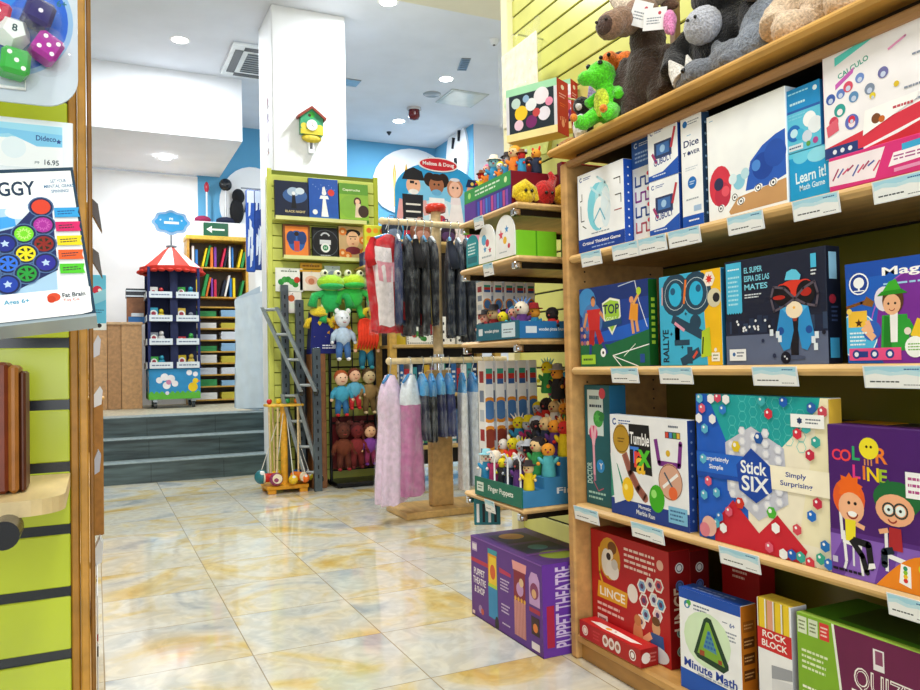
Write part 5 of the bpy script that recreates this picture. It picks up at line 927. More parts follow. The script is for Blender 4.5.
# pirate
f.p([(.08, .04), (.32, .04), (.3, .22), (.1, .22)], '#c83048'); f.p([(.12, .0), (.3, .0), (.3, .14), (.12, .14)], '#2a3468'); f.seg(.08, .52, .03, .2, .07, '#e8a8a8'); f.seg(.32, .52, .36, .36, .07, '#e8b0b0'); f.p([(.09, .18), (.31, .18), (.32, .58), (.08, .58)], '#1f1f28')
for v in (.3, .38, .46): f.r(.12, v, .29, v+.02, '#e8e4dc')
f.c(.21, .68, .085, '#f0b898', .1); f.p([(.08, .74), (.34, .74), (.31, .84), (.21, .88), (.12, .84)], '#16161c'); f.r(.17, .7, .22, .73, '#16161c'); f.c(.21, .61, .06, '#f4f0ee', .03)
# doctor
for u in (.4, .56): f.c(u, .76, .07, '#2a1a16', .08)
f.p([(.38, .02), (.58, .02), (.57, .56), (.39, .56)], '#f4f8fa'); f.p([(.46, .08), (.52, .08), (.52, .5), (.46, .5)], '#4f9fd0'); f.seg(.56, .5, .6, .3, .07, '#f0f4f8'); f.c(.48, .7, .09, '#a86a4a', .1); f.c(.48, .79, .09, '#2a1a16', .04); f.c(.48, .62, .06, '#6ab0dc', .035); f.c(.53, .32, .05, '#c83a4a')
# princess
f.p([(.56, .0), (.84, .0), (.77, .5), (.65, .5)], '#f8f4f4'); f.c(.7, .68, .1, '#c88a6a', .11); f.c(.7, .67, .075, '#f4c0a8', .09); f.p([(.64, .5), (.77, .5), (.76, .58), (.65, .58)], '#f4e8ec'); f.r(.66, .0, .84, .06, '#d85a7a'); f.c(.7, .78, .06, '#e0e0ea', .02)
# police
f.p([(.84, .04), (.99, .04), (.98, .56), (.85, .56)], '#1f3f8a'); f.c(.91, .66, .07, '#e8a888', .085); f.p([(.83, .71), (1, .71), (.97, .8), (.86, .8)], '#1d2f5a'); f.c(.91, .75, .02, '#e8d060')
for v in (.18, .3, .42): f.c(.9, v, .022, '#e8eef4'); f.c(.95, v, .022, '#e8eef4')
[f.c(u_, v_, .012, '#222222') for u_, v_ in ((.24, .7), (.455, .71), (.505, .71), (.675, .69), (.73, .69), (.89, .67), (.935, .67))]; m.build('printed_board', t)
m = MB(); m.T = Matrix.Translation((0, -.012, H_*.93)); v = [(.19*math.cos(2*math.pi*i/28), .062*math.sin(2*math.pi*i/28)) for i in range(28)]; m.prism(v, 0, .01, '#f2f4f6:card'); m.prism([(a*.92, b*.84) for a, b in v], -.002, 0, '#cc2230:card')
f = Face(m, (-.19, -.002, -.062), (1, 0, 0), (0, 0, 1), .38, .124); f.t('Melissa & Doug', .5, .5, .34, '#f8f4f4', w=.78, b=.03); m.build('oval_sign', t)
m = MB(); m.box(-.06, .06, .013, .1, 0, .006, '#d8dce0:card'); m.box(-.004, .004, .013, .09, 0, .4, '#d8dce0:card'); m.build('support_strut', t)
# paint palettes on the blue wall
def palette(cx, cz, rx, rz_, y, lab, brushes, rot=0):
    t = empty('wall_palette', (cx, y, cz), lab, 'wall decoration'); m = MB()
    v = []
    for i in range(30):
        a = 2*math.pi*i/30; r = 1-.16*math.exp(-((a-4.2)/.35)**2); x = rx*math.cos(a)*r; z = rz_*math.sin(a)*r; v.append((x*math.cos(rot)-z*math.sin(rot), x*math.sin(rot)+z*math.cos(rot)))
    m.prism(v, -.03, .0, '#f6f8fa:paint'); m.build('board', t)
    for (bx, bz, l, c, a) in brushes:
        m = MB(); m.tube([(bx, -.036, bz), (bx+l*.55*math.sin(a), -.036, bz+l*.55*math.cos(a)), (bx+l*.8*math.sin(a), -.036, bz+l*.8*math.cos(a)), (bx+l*math.sin(a), -.036, bz+l*math.cos(a))], [.015, .02, .028, .004], c+':plastic', 8); m.build('painted_brush', t)
a = hitp(391, 178, 'Y', 10.17); palette(a.x+.35, a.z-.1, .62, .55, 10.199, 'large white palette shape with upright brushes on the blue wall', [(-.3, -.3, .6, '#d8b868', 0), (-.12, -.3, .62, '#e0b040', 0), (.1, -.1, .5, '#30343c', .1), (.25, -.1, .55, '#2a2e36', -.05)])
a = hitp(457, 158, 'X', 4.47)
t = empty('wall_palette', (4.489, a.y, a.z), 'narrow white leaf shape with dark marks on the blue side wall', 'wall decoration', FACE)
m = MB(); m.prism([(.34*math.cos(2*math.pi*i/24), .5*math.sin(2*math.pi*i/24)) for i in range(24)], -.03, 0, '#f6f8fa:paint'); m.build('board', t)
for bx, bz, r_ in ((-.1, .15, .5), (.1, .2, .3), (.02, -.15, -.3)): m = MB(); m.tube([(bx, -.035, bz), (bx+.1*r_, -.035, bz+.14)], [.02, .03], '#23272e:plastic', 8); m.build('painted_brush', t)
a = hitp(249, 205, 'Y', 10.17); palette(a.x+.05, a.z, .42, .5, 10.199, 'white palette shape half hidden left of the pillar', [(-.1, -.1, .3, '#23272e', .2)])
# ================================================================ GREEN BOOK PANEL IN FRONT OF THE PILLAR
t = empty('book_display', (1.72, 6.2, 0), 'lime green slatted display panel with two book ledges in front of the white pillar', 'display panel')
m = MB(); z = .02
m.box(-.46, .47, .012, .05, 0, 2.55, '#6e7a20:paint'); m.box(-.47, -.43, -.004, .06, 0, 2.56, '#d6de6a:plastic', .004); m.box(.43, .47, -.004, .06, 0, 2.56, '#b8c03a:plastic', .004)
while z < 2.5: m.box(-.43, .43, 0, .012, z, min(z+.092, 2.55), '#d2da6c:plastic', .002); z += .1
m.build('slatted_board', t)
for (x0, x1, z) in ((-.43, .32, 2.145), (-.37, .34, 1.835)): m = MB(); m.box(x0, x1, -.13, -.001, z-.018, z, '#cfd06a:plastic', .004); m.box(x0, x1, -.134, -.13, z-.018, z+.012, '#e0e29a:plastic'); m.build('book_ledge', t)
def a_b1(f): f.c(.6, .62, .32, '#3a5f9a', .2); f.c(.55, .72, .16, '#a8c0d8', .12); f.c(.75, .75, .12, '#d0e0ec', .09); f.p([(.48, .28), (.64, .28), (.6, .66), (.52, .66)], '#0a0e18'); f.c(.56, .68, .05, '#e8ecf0'); f.t('BLACK NIGHT', .6, .2, .06, '#d8c890', w=.6)
def a_b2(f): f.p([(.4, .06), (.66, .06), (.56, .55), (.48, .55)], '#f4f6f8'); f.p([(.36, .52), (.68, .52), (.64, .6), (.4, .6)], '#f0f2f4'); f.c(.52, .66, .055, '#f4f6f8'); f.p([(.45, .68), (.59, .68), (.54, .82), (.47, .8)], '#f4f4f6'); f.c(.76, .68, .08, '#d83a30'); f.r(0, 0, 1, .1, '#2a62b8'); f.c(.2, .2, .06, '#e8eef4'); [f.c(.15+.09*i, .85-.05*(i % 3), .008, '#9fc0e8') for i in range(9)]
def a_b3(f): f.r(0, .72, 1, 1, '#5f9a2a'); f.t('Caperucita', .42, .83, .08, '#e8f0c8', w=.6); f.c(.4, .4, .3, '#7fb03a'); f.c(.62, .54, .1, '#4a2a1a', .12); f.p([(.52, .14), (.76, .14), (.72, .5), (.56, .5)], '#e0c8b0'); f.c(.62, .55, .06, '#f0c0a0'); f.c(.82, .3, .14, '#3a2416', .16); f.r(0, 0, 1, .08, '#4a7a1c')
def a_b4(f): f.r(.08, .06, .92, .94, '#f08a3a'); f.c(.5, .5, .26, '#2f62b0', .32); f.c(.3, .6, .14, '#1f3f7a', .2); f.c(.7, .6, .14, '#1f3f7a', .2); f.r(.4, .2, .6, .5, '#d8503a'); f.c(.5, .72, .07, '#2a1a16')
def a_b5(f): f.ring(.5, .68, .14, .05, '#c8ccd0', 20, 160); f.r(.28, .45, .72, .6, '#d8dce0'); f.c(.5, .35, .15, '#f0f4f0'); f.c(.5, .35, .09, '#2f8f5a'); f.t('H', .5, .35, .08, '#f4f6f4'); f.ring(.5, .5, .42, .02, '#5a6068'); f.lines(.3, .08, .7, .14, 1, '#c8ccd0')
def a_b6(f): f.r(0, 0, 1, 1, '#c8a878'); f.c(.5, .8, .24, '#2a1c18', .12); f.c(.5, .6, .2, '#e8b890', .26); f.c(.5, .28, .24, '#7a2a3a', .12); [f.c(u, v, .12, '#d8782a') or f.c(u, v, .05, '#f0c890') for u, v in ((.14, .84), (.12, .2), (.88, .25), (.86, .6), (.3, .12))]; f.c(.42, .63, .02, '#222222'); f.c(.58, .63, .02, '#222222'); f.seg(.36, .7, .64, .7, .025, '#2a1c18'); f.c(.5, .48, .04, '#b03a3a', .015)
for (x_, w, h, c, art, lab, z) in ((1.30, .27, .31, '#16213c', a_b1, 'dark navy picture book, left on the upper ledge', 2.1458), (1.575, .245, .35, '#1f55b0', a_b2, 'tall blue book with a white robed figure and red dot', 2.1458), (1.83, .25, .33, '#8ab83a', a_b3, 'green book with a small dark haired figure on the upper ledge', 2.1458),
                                   (1.36, .22, .27, '#7a4a2a', a_b4, 'orange book with a blue butterfly figure on the lower ledge', 1.8358), (1.60, .21, .26, '#16171b', a_b5, 'black book with a silver emblem, middle of the lower ledge', 1.8358), (1.82, .24, .28, '#c8a878', a_b6, 'book with a dark haired woman portrait on the lower ledge', 1.8358)):
    product('picture_book', lab, 'book', w, h, .03, (x_, 6.125, z), 0, c, art, tilt=-.06, lart=lambda f: f.r(0, 0, 1, 1, '#2a2420'))
# packs hanging on the panel
def pack(px, py, w, h, c, art, lab, name='hanging_toy_pack', y=6.15):
    a = hitp(px, py, 'Y', y); m = MB(); m.box(-w/2, w/2, -.006, .006, -h, 0, c+':card', .002); f = Face(m, (-w/2, -.006, -h), (1, 0, 0), (0, 0, 1), w, h); art(f)
    o = m.build(name, loc=a); k = MB(); k.cyl((0, -.025, -.015), (0, 6.199-y, -.015), .004, '#c8ccd0:chrome', 6); k.build('hanging_hook', o); return tag(o, lab, 'toy pack')
pack(289, 268, .22, .19, '#eef2ec', lambda f: [f.c(.2+.13*i, .4+.12*math.sin(i), .13, ('#2f8f3a', '#3fa048')[i % 2]) for i in range(5)]+[f.c(.78, .5, .13, '#c83a2a'), f.lines(.2, .8, .8, .92, 1, '#6a7a6a')], 'white pack with a green caterpillar hanging on the lime panel')
pack(311, 270, .19, .17, '#f0e4d8', lambda f: (f.c(.5, .5, .3, '#e8b8a0', .22), f.c(.5, .45, .15, '#c87a5a'), f.r(0, .9, 1, 1, '#d8a030')), 'cream pack with an orange print hanging on the lime panel')
pack(311, 263, .18, .05, '#d8a030', lambda f: f.lines(.1, .2, .9, .8, 1, '#8a5a10'), 'small ochre header card hanging above the cream pack')
pack(332, 266, .13, .2, '#c8d4dc', lambda f: (f.c(.5, .6, .2, '#8a98a8'), f.c(.5, .3, .15, '#e8ecee')), 'pale grey pack hanging left of the green frog puppets')
pack(292, 292, .15, .17, '#f4eee8', lambda f: (f.c(.45, .7, .16, '#d86a3a'), f.c(.5, .35, .15, '#e8f0e0')), 'white and orange pack hanging below the caterpillar pack')
# pad display box
t = empty('pad_display_box', (2.09, 5.93, 1.77), 'dark blue counter box lettered Pad holding yellow pads', 'display box')
m = MB(); m.box(-.12, .12, -.0, .14, 0, .11, '#1a2f6a:card', .002); f = Face(m, (-.12, 0, 0), (1, 0, 0), (0, 0, 1), .24, .11); f.t('Pads', .45, .5, .6, '#f0f4fa', w=.5, b=.03); m.build('carton', t)
m = MB(); m.box(-.11, .08, .02, .06, .111, .33, '#d8d83a:card', .002); f = Face(m, (-.11, .02, .111), (1, 0, 0), (0, 0, 1), .19, .22); [f.c(.2+.3*(i % 3), .2+.3*(i//3), .1, ('#e8702a', '#f0a020')[i % 2]) for i in range(9)]; m.build('pad', t)
m = MB(); m.box(-.13, .09, -.01, .268, -.02, -.0005, '#c9a24e:wood', .003); m.build('ledge', t)
# ================================================================ HANGING DOLLS, LADDER, MALLETS
def doll(label, loc, s, rz, skin, hair, shirt, pants, style='short', group=None, name='rag_doll', cat='doll', shoes='#3a2a24', wide=1.0, hang=None):
    t = empty(name, loc, label, cat, rz, group); m = MB()
    m.ell((0, 0, .42*s), (.145*s*wide, .1*s, .17*s), shirt+':cloth', nu=16, nv=10)
    for k in (-1, 1):
        m.tube([(k*.05*s, 0, .33*s), (k*.075*s, -.01*s, .18*s), (k*.08*s, -.01*s, .05*s)], [.068*s, .06*s, .048*s], pants+':cloth', 10)
        m.ell((k*.085*s, -.035*s, .03*s), (.04*s, .065*s, .032*s), shoes+':cloth', nu=10, nv=6)
        m.tube([(k*.09*s, 0, .52*s), (k*.17*s, -.02*s, .44*s), (k*.2*s, -.04*s, .34*s)], [.052*s, .05*s, .04*s], shirt+':cloth', 10)
        m.ell((k*.205*s, -.045*s, .315*s), .034*s, skin+':cloth', nu=8, nv=6)
        m.ell((k*.045*s, -.115*s, .735*s), .013*s, '#16161a:plastic', nu=6, nv=4)
    m.ell((0, 0, .71*s), (.125*s, .115*s, .135*s), skin+':cloth', nu=16, nv=10); m.ell((0, -.118*s, .7*s), .013*s, skin+':cloth', nu=6, nv=4)
    m.tube([(-.03*s, -.112*s, .665*s), (0, -.116*s, .655*s), (.03*s, -.112*s, .665*s)], .006*s, '#b03a3a:cloth', 5); m.build('body', t)
    m = MB()
    if style != 'bald':
        m.ell((0, .03*s, .75*s), (.138*s, .115*s, .13*s), hair+':cloth', nu=16, nv=9)
        if style == 'long':
            for k in range(9):
                a = math.pi*(k/8); m.tube([(.12*s*math.cos(a), .02*s+.08*s*math.sin(a), .78*s), (.15*s*math.cos(a), .03*s+.09*s*math.sin(a), .62*s), (.14*s*math.cos(a)+.01*s, .02*s+.09*s*math.sin(a), .45*s)], [.035*s, .04*s, .02*s], hair+':cloth', 8)
        if style == 'front':
            for k in range(7): m.tube([((k-3)*.035*s, -.06*s, .84*s), ((k-3)*.05*s, -.13*s, .7*s), ((k-3)*.05*s, -.15*s, .5*s), ((k-3.5)*.055*s, -.12*s, .34*s)], [.03*s, .04*s, .035*s, .012*s], hair+':cloth', 8)
        if style == 'tails':
            for k in (-1, 1): m.tube([(k*.11*s, 0, .78*s), (k*.18*s, 0, .72*s), (k*.17*s, -.01*s, .6*s)], [.03*s, .04*s, .02*s], hair+':cloth', 8)
        if style == 'ears':
            for k in (-1, 1): m.ell((k*.1*s, 0, .86*s), (.045*s, .03*s, .05*s), hair+':cloth', nu=10, nv=6)
        m.build('hair' if style != 'ears' else 'ears', t)
    m = MB(); m.cyl((0, .1*s, .80*s), (0, (hang or .14), .82*s), .004, '#30343a:metal', 6); m.build('hanging_loop', t)
    return t
DR = (1.90, 6.02)
t = empty('doll_rack', (DR[0], DR[1], 0), 'black wire floor rack holding three tiers of soft dolls', 'display rack')
for x_ in (-.19, .19): m = MB(); m.cyl((x_, .06, .03), (x_, .06, 1.62), .012, '#1c1d21:metal', 10); m.build('upright', t)
m = MB()
for z in (.12, .5, .62, .95, 1.08, 1.4, 1.6): m.cyl((-.2, .06, z), (.2, .06, z), .007, '#1c1d21:metal', 8)
for x_ in (-.12, 0, .12): m.cyl((x_, .06, .12), (x_, .06, 1.6), .005, '#1c1d21:metal', 8)
m.build('wire_grid', t)
m = MB(); m.box(-.2, .2, -.14, .16, .01, .04, '#1c1d21:metal', .006); m.build('base', t)
for x_ in (-.17, .17):
    for y_ in (-.11, .13): m = MB(); m.cyl((x_, y_, 0), (x_, y_, .012), .02, '#111214:plastic', 10); m.build('foot', t)
m = MB(); m.box(-.19, .19, .066, .08, .13, .55, '#5a1418:card'); m.build('dark_red_backing', t)
D = [(1.78, 1.0, .46, '#dfe6ee', '#e8edf2', '#b8d0e8', '#4a78b8', 'ears', 'white and pale blue soft toy, top tier left of the doll rack', '#e8edf2'),
     (1.97, .93, .47, '#f0c0a0', '#e23a1a', '#d8a030', '#1f6f8f', 'front', 'doll with long bright orange red hair, top tier of the doll rack', '#2f8f9f'),
     (1.76, .56, .42, '#f0c8a8', '#a8501f', '#3f9fc0', '#2f6fa8', 'short', 'auburn haired doll in a turquoise top, middle tier of the doll rack', '#c02028'),
     (1.87, .61, .38, '#e8b898', '#6a2f1a', '#5aa8c8', '#c02830', 'short', 'brown haired doll behind the auburn one, middle tier', '#c02028'),
     (1.99, .57, .42, '#c8b48a', '#5a4628', '#8a7044', '#6a5430', 'ears', 'brown patterned tiger like soft toy, middle tier right', '#c8b48a'),
     (1.77, .13, .44, '#5a2a1a', '#4a2014', '#6a3018', '#5a2616', 'ears', 'brown soft toy with small white details, bottom tier left', '#8a1f24'),
     (1.88, .14, .42, '#6a1a1c', '#4a1012', '#7a2024', '#6a1a1c', 'ears', 'dark red brown soft toy, bottom tier centre', '#5a1416'),
     (1.99, .16, .38, '#e8b890', '#5a2418', '#7a3a9a', '#8a2a5a', 'long', 'doll in a purple dress, bottom tier right of the doll rack', '#6a2a8a')]
for x_, z, s, sk, ha, sh, pa, st, lab, shoe in D: doll(lab, (x_, 5.93, z+.0), s, .1*(x_-1.9), sk, ha, sh, pa, st, 'dolls on the black wire rack', shoes=shoe, hang=.155)
# green frog like puppets above
def frogpup(label, loc, s, c1, c2, rz=0):
    t = empty('hanging_puppet', loc, label, 'puppet', rz); m = MB()
    m.ell((0, 0, .3*s), (.14*s, .08*s, .17*s), c1+':fur', nu=16, nv=10); m.ell((0, -.02*s, .52*s), (.19*s, .13*s, .11*s), c2+':fur', nu=16, nv=10); m.ell((0, -.06*s, .47*s), (.17*s, .12*s, .05*s), c1+':fur', nu=16, nv=8)
    for k in (-1, 1):
        m.tube([(k*.1*s, 0, .38*s), (k*.22*s, -.02*s, .34*s), (k*.26*s, -.03*s, .2*s)], [.05*s, .055*s, .065*s], c1+':fur', 10); m.tube([(k*.07*s, 0, .18*s), (k*.1*s, 0, .06*s), (k*.12*s, -.03*s, .0)], [.05*s, .045*s, .055*s], c1+':fur', 10)
    m.build('body', t)
    for k in (-1, 1):
        m = MB(); m.ell((k*.09*s, -.03*s, .64*s), .055*s, '#e8ecc8:plastic'); m.ell((k*.09*s, -.075*s, .645*s), .022*s, '#111111:plastic'); m.build('eye', t)
    m = MB(); m.cyl((0, .06*s, .55*s), (0, 6.19-loc[1], .57*s), .004, '#30343a:metal', 6); m.build('hanging_loop', t)
for px, py, s, c1, c2, lab in ((331, 322, .60, '#1fb85a', '#a8e02a', 'bright green hand puppet with lime head, left of the pair on the lime panel'), (354, 318, .56, '#2fc84a', '#c0e828', 'green and yellow frog puppet, right of the pair on the lime panel'), (375, 326, .38, '#e8d020', '#d8e4f0', 'yellow and white hand puppet hanging beside the frog puppets')):
    a = hitp(px, py, 'Y', 6.0); frogpup(lab, a, s, c1, c2)
for px, py, s, c1, c2, lab in ((319, 338, .40, '#f0cc1c', '#f4d83a', 'bright yellow hand puppet above the dark blue angled box'), (339, 343, .36, '#f0a81c', '#f4d020', 'golden yellow hand puppet right of the bright yellow one')):
    a = hitp(px, py, 'Y', 6.02); frogpup(lab, a, s, c1, c2)
# dark blue angled box on a brown board
t = empty('brown_board_case', (1.72, 6.08, 0), 'plain brown wooden case standing in front of the lime panel', 'case')
m = MB(); m.box(-.19, -.07, -.1, .09, 0, 1.06, '#8a5a34:wood', .006); m.build('body', t)
m = MB(); a = MB()
m.prism([(-.15, 0), (.1, 0), (.12, .12), (-.13, .34)], 0, .12, '#1b2470:card'); f = Face(m, (-.15, -.0002, 0), (1, 0, 0), (0, 0, 1), .28, .34); f.lines(.35, .1, .8, .22, 2, '#e8ecf4'); f.c(.7, .16, .05, '#d8e0f0')
o = m.build('game_box', loc=(1.68, 5.99, 1.0608)); tag(o, 'dark blue slanted box standing on the brown wooden case', 'game box')
# grey steel posts leaning on the panel
for px, top, y, lab, w in ((284, 285, 6.12, 'left', .06), (299, 300, 6.06, 'middle', .065), (316, 348, 5.86, 'right', .06)):
    a = hitp(px, top, 'Y', y); m = MB(); m.box(-w/2, w/2, -.02, .02, 0, a.z, '#5d6a72:metal', .003)
    k = .1
    while k < a.z-.05: m.box(-.005, .005, -.0212, -.02, k, k+.03, '#15191c:metal'); k += .07
    tag(m.build('steel_post', loc=(a.x, y, 0.0005)), f'grey slotted steel post standing upright behind the ladder, {lab} of three', 'post')
m = MB(); m.box(-.12, .12, -.03, .03, 0, 1.1, '#14161a:paint', .01); tag(m.build('dark_panel', loc=(1.56, 6.155, 0.0005)), 'black flat panel standing between the grey steel posts', 'panel')
# ladder: two overlapping rail sections
t = empty('ladder', (1.5, 6.2, 0), 'grey aluminium two-section ladder leaning against the display panel', 'ladder')
Pb = hitp(314, 483, 'Y', 5.9)-Vector((1.5, 6.2, 0)); Pt = hitp(290, 398, 'Y', 6.0)-Vector((1.5, 6.2, 0)); d_ = (Pt-Pb); sd = Vector((.13, -.06, 0)).normalized()
def lad(q0, q1, off, wid, nm):
    m = MB()
    for k in (-1, 1):
        a = Pb+d_*q0+sd*k*wid+off; b = Pb+d_*q1+sd*k*wid+off; u = d_.normalized(); n_ = u.cross(sd).normalized()
        vs = [p+sd*x*.014+n_*y*.032 for p in (a, b) for x, y in ((-1, -1), (1, -1), (1, 1), (-1, 1))]
        m2 = MB(); m2.add(vs, [(0, 1, 2, 3), (7, 6, 5, 4), (0, 4, 5, 1), (1, 5, 6, 2), (2, 6, 7, 3), (3, 7, 4, 0)], '#8b979e:metal'); m2.build('rail', t)
        m2 = MB(); m2.ell(a, (.02, .03, .03), '#1a1c1f:plastic'); m2.build('rubber_foot', t)
    r = 4
    for i in range(r):
        q = q0+.08+(q1-q0-.1)*i/(r-1); a = Pb+d_*q-sd*wid+off; b = Pb+d_*q+sd*wid+off
        m2 = MB(); m2.cyl(a, b, .013, '#aab4ba:metal', 10); m2.build('rung', t)
lad(0.0, 1.0, Vector((0, 0, .03)), .055, 'base')
Pb = hitp(309, 392, 'Y', 5.82)-Vector((1.5, 6.2, 0)); Pt = hitp(270, 308, 'Y', 6.02)-Vector((1.5, 6.2, 0)); d_ = Pt-Pb; lad(0.0, 1.0, Vector((0, 0, 0)), .055, 'fly')
# white folded panel on the steps
t = empty('wrapped_panel', (1.42, 7.8, .5355), 'tall folded white panel wrapped in pale blue plastic at the end of the steps', 'folded panel')
for i, (x0, x1, y0, z1) in enumerate(((-.19, .07, -.02, 1.24), (-.1, .16, .05, 1.2), (.0, .22, .11, 1.27))):
    m = MB(); m.prism([(x0, .04), (x1-.02, 0), (x1, z1), (x0+.03, z1-.12)], y0, y0+.03, '#c9d9e6:plastic'); m.build('folded_sheet', t)
m = MB(); m.box(.1, .125, -.06, -.03, 0, 1.3, '#8b979e:metal', .004); m.build('frame_bar', t)
m = MB(); m.box(.16, .185, -.07, -.04, 0, 1.22, '#9aa6ad:metal', .004); m.build('frame_bar', t)
m = MB(); rn = random.Random(9); v = []; n1, n2 = 9, 12
for i in range(n1):
    for j in range(n2): v.append((-.18+.28*i/(n1-1)+rn.uniform(-.008, .008), -.05+.014*math.sin(i*1.7+j), .03+1.15*j/(n2-1)-(.08*(1-i/(n1-1)) if j == n2-1 else 0)))
m.add(v, [(i*n2+j, i*n2+j+1, (i+1)*n2+j+1, (i+1)*n2+j) for i in range(n1-1) for j in range(n2-1)], '#dbe8f2:plastic', True); m.build('plastic_wrap', t)
# mallet stand
MX, MY = 1.33, 6.02
t = empty('croquet_stand', (MX-.01, MY, 0), 'yellow wooden croquet stand with mallets and coloured balls before the steps', 'croquet stand')
m = MB(); m.box(-.16, .16, -.13, .13, .03, .06, '#e8a41c:wood', .006); m.build('base', t)
for x_ in (-.12, .12):
    for y_ in (-.1, .1): m = MB(); m.box(x_-.03, x_+.03, y_-.025, y_+.025, 0, .03, '#e09a18:wood', .003); m.build('foot', t)
m = MB(); m.cyl((0, 0, .06), (0, 0, .66), .028, '#e8ac2c:wood', 16); m.build('post', t)
m = MB(); m.box(-.14, .14, -.09, .09, .655, .675, '#e8b83c:wood', .006); m.build('top_plate', t)
BCs = [('#c82020', 'red'), ('#e8c81c', 'yellow'), ('#1f8f4a', 'green'), ('#e87a1c', 'orange'), ('#1f62b0', 'blue')]
for i, (c, n) in enumerate(BCs[:4]):
    m = MB(); m.ell((0, 0, .021), .021, c+':plastic', nu=16, nv=10); tag(m.build('croquet_ball', loc=(MX-.125+.07*i, MY-.03, .6756)), f'{n} ball resting on top of the yellow croquet stand', 'ball')
for i, (c, n) in enumerate(BCs):
    a = (-.125, -.075, -.09, .075, .125)[i]; b = (-.06, .05, -.11, -.1, .02)[i]
    tt = empty('croquet_mallet', (MX+a, MY+b, 0), f'croquet mallet with {n} head hanging in the yellow stand', 'mallet', i*.7)
    m = MB(); m.cyl((0, 0, .13), (a*.1, b*.1, .651), .0075, '#d8c090:wood', 8); m.build('shaft', tt)
    m = MB(); m.cyl((-.055, 0, .12), (.055, 0, .12), .034, c+':plastic', 16); m.cyl((-.058, 0, .12), (-.05, 0, .12), .036, '#e8dcc0:wood', 16); m.build('mallet_head', tt)
for i, (x_, y_, c, n, r) in enumerate(((-.19, -.02, '#1d6f7a', 'teal', .055), (-.1, -.12, '#8a2a5a', 'plum', .05), (.02, -.16, '#e8c020', 'lower yellow', .036), (.12, -.13, '#e8701c', 'lower orange', .034), (.18, -.02, '#c8c02a', 'mustard', .03))):
    m = MB(); m.ell((0, 0, 0), r, c+':plastic', nu=18, nv=12); m.ell((0, -r*.55, r*.5), (r*.4, r*.4, r*.4), '#e8ecec:plastic')
    z = .0605+r if abs(x_) < .15 and abs(y_) < .125 else .07+r
    o = m.build('toy_ball', loc=(MX+x_, MY+y_, z)); k = MB(); k.cyl((0, 0, r*.9), (-x_*.9, -y_*.9, .655-z), .003, '#e8e8e0:cloth', 6); k.build('string', o)
    tag(o, f'{n} ball tied low on the yellow croquet stand', 'ball')
# ================================================================ THE UPPER LEVEL
# cuckoo clock on the pillar
a = hitp(311, 124, 'Y', 6.6); t = empty('cuckoo_clock', (a.x, 6.6195, a.z), 'small green house shaped wall clock with red brown roof on the white pillar', 'clock')
m = MB(); m.prism([(-.1, -.1), (.1, -.1), (.1, .05), (0, .13), (-.1, .05)], -.05, 0, '#2f9a6a:wood'); f = Face(m, (-.1, -.05, -.1), (1, 0, 0), (0, 0, 1), .2, .23); f.c(.5, .75, .12, '#3fae3a'); f.c(.4, .72, .06, '#3a2a1a'); f.r(0, 0, 1, .2, '#d8c840'); f.c(.15, .3, .12, '#e8d04a'); f.c(.85, .25, .14, '#e8d04a'); m.build('case', t)
for k in (-1, 1): m = MB(); m.prism([(0, .15), (k*.13, .05), (k*.12, .03), (0, .125)], -.065, 0, '#8a2f1c:wood'); m.build('roof_slat', t)
m = MB(); m.cyl((0, -.056, -.02), (0, -.05, -.02), .048, '#f4f2ea:plastic', 24); f = Face(m, (-.048, -.0562, -.068), (1, 0, 0), (0, 0, 1), .096, .096); f.seg(.5, .5, .5, .82, .05, '#222222'); f.seg(.5, .5, .66, .36, .05, '#222222'); [f.c(.5+.4*math.cos(i*math.pi/6), .5+.4*math.sin(i*math.pi/6), .03, '#222222', n=6) for i in range(12)]; m.build('clock_face', t)
m = MB(); m.ell((0, -.03, -.13), (.09, .02, .04), '#e0c83a:wood'); m.build('lower_ornament', t)
a = hitp(311, 147, 'Y', 6.6); m = MB(); m.box(-.028, .028, -.03, 0, -.06, .06, '#eef2f4:plastic', .006); m.box(-.012, .012, -.032, -.03, -.02, .04, '#30343a:plastic')
tag(m.build('wall_thermostat', loc=(a.x, 6.6195, a.z)), 'small white wall device with dark display under the cuckoo clock', 'thermostat')
# stickers on the pillar's left face
for i, (py, h) in enumerate(((103, .14), (118, .12), (138, .12), (152, .08))):
    a = hitp(268, py, 'X', 1.395); m = MB(); m.box(-.06, .06, 0, .001, -h/2, h/2, '#f0f0f4:paper'); f = Face(m, (-.06, 0, -h/2), (1, 0, 0), (0, 0, 1), .12, h); f.c(.5, .6, .25, ('#7a4a5a', '#4a3a6a', '#c8b8c8', '#6a3a3a')[i]); f.p([(.2, .1), (.8, .2), (.6, .6)], ('#5a3a4a', '#6a4a8a', '#b8a8c0', '#8a5a4a')[i])
    tag(m.build('wall_sticker', loc=(1.3935, 6.82, a.z), rz=FACE), ('top dark', 'second purple', 'third pale', 'lowest brown')[i]+' sticker on the left side of the white pillar', 'sticker')
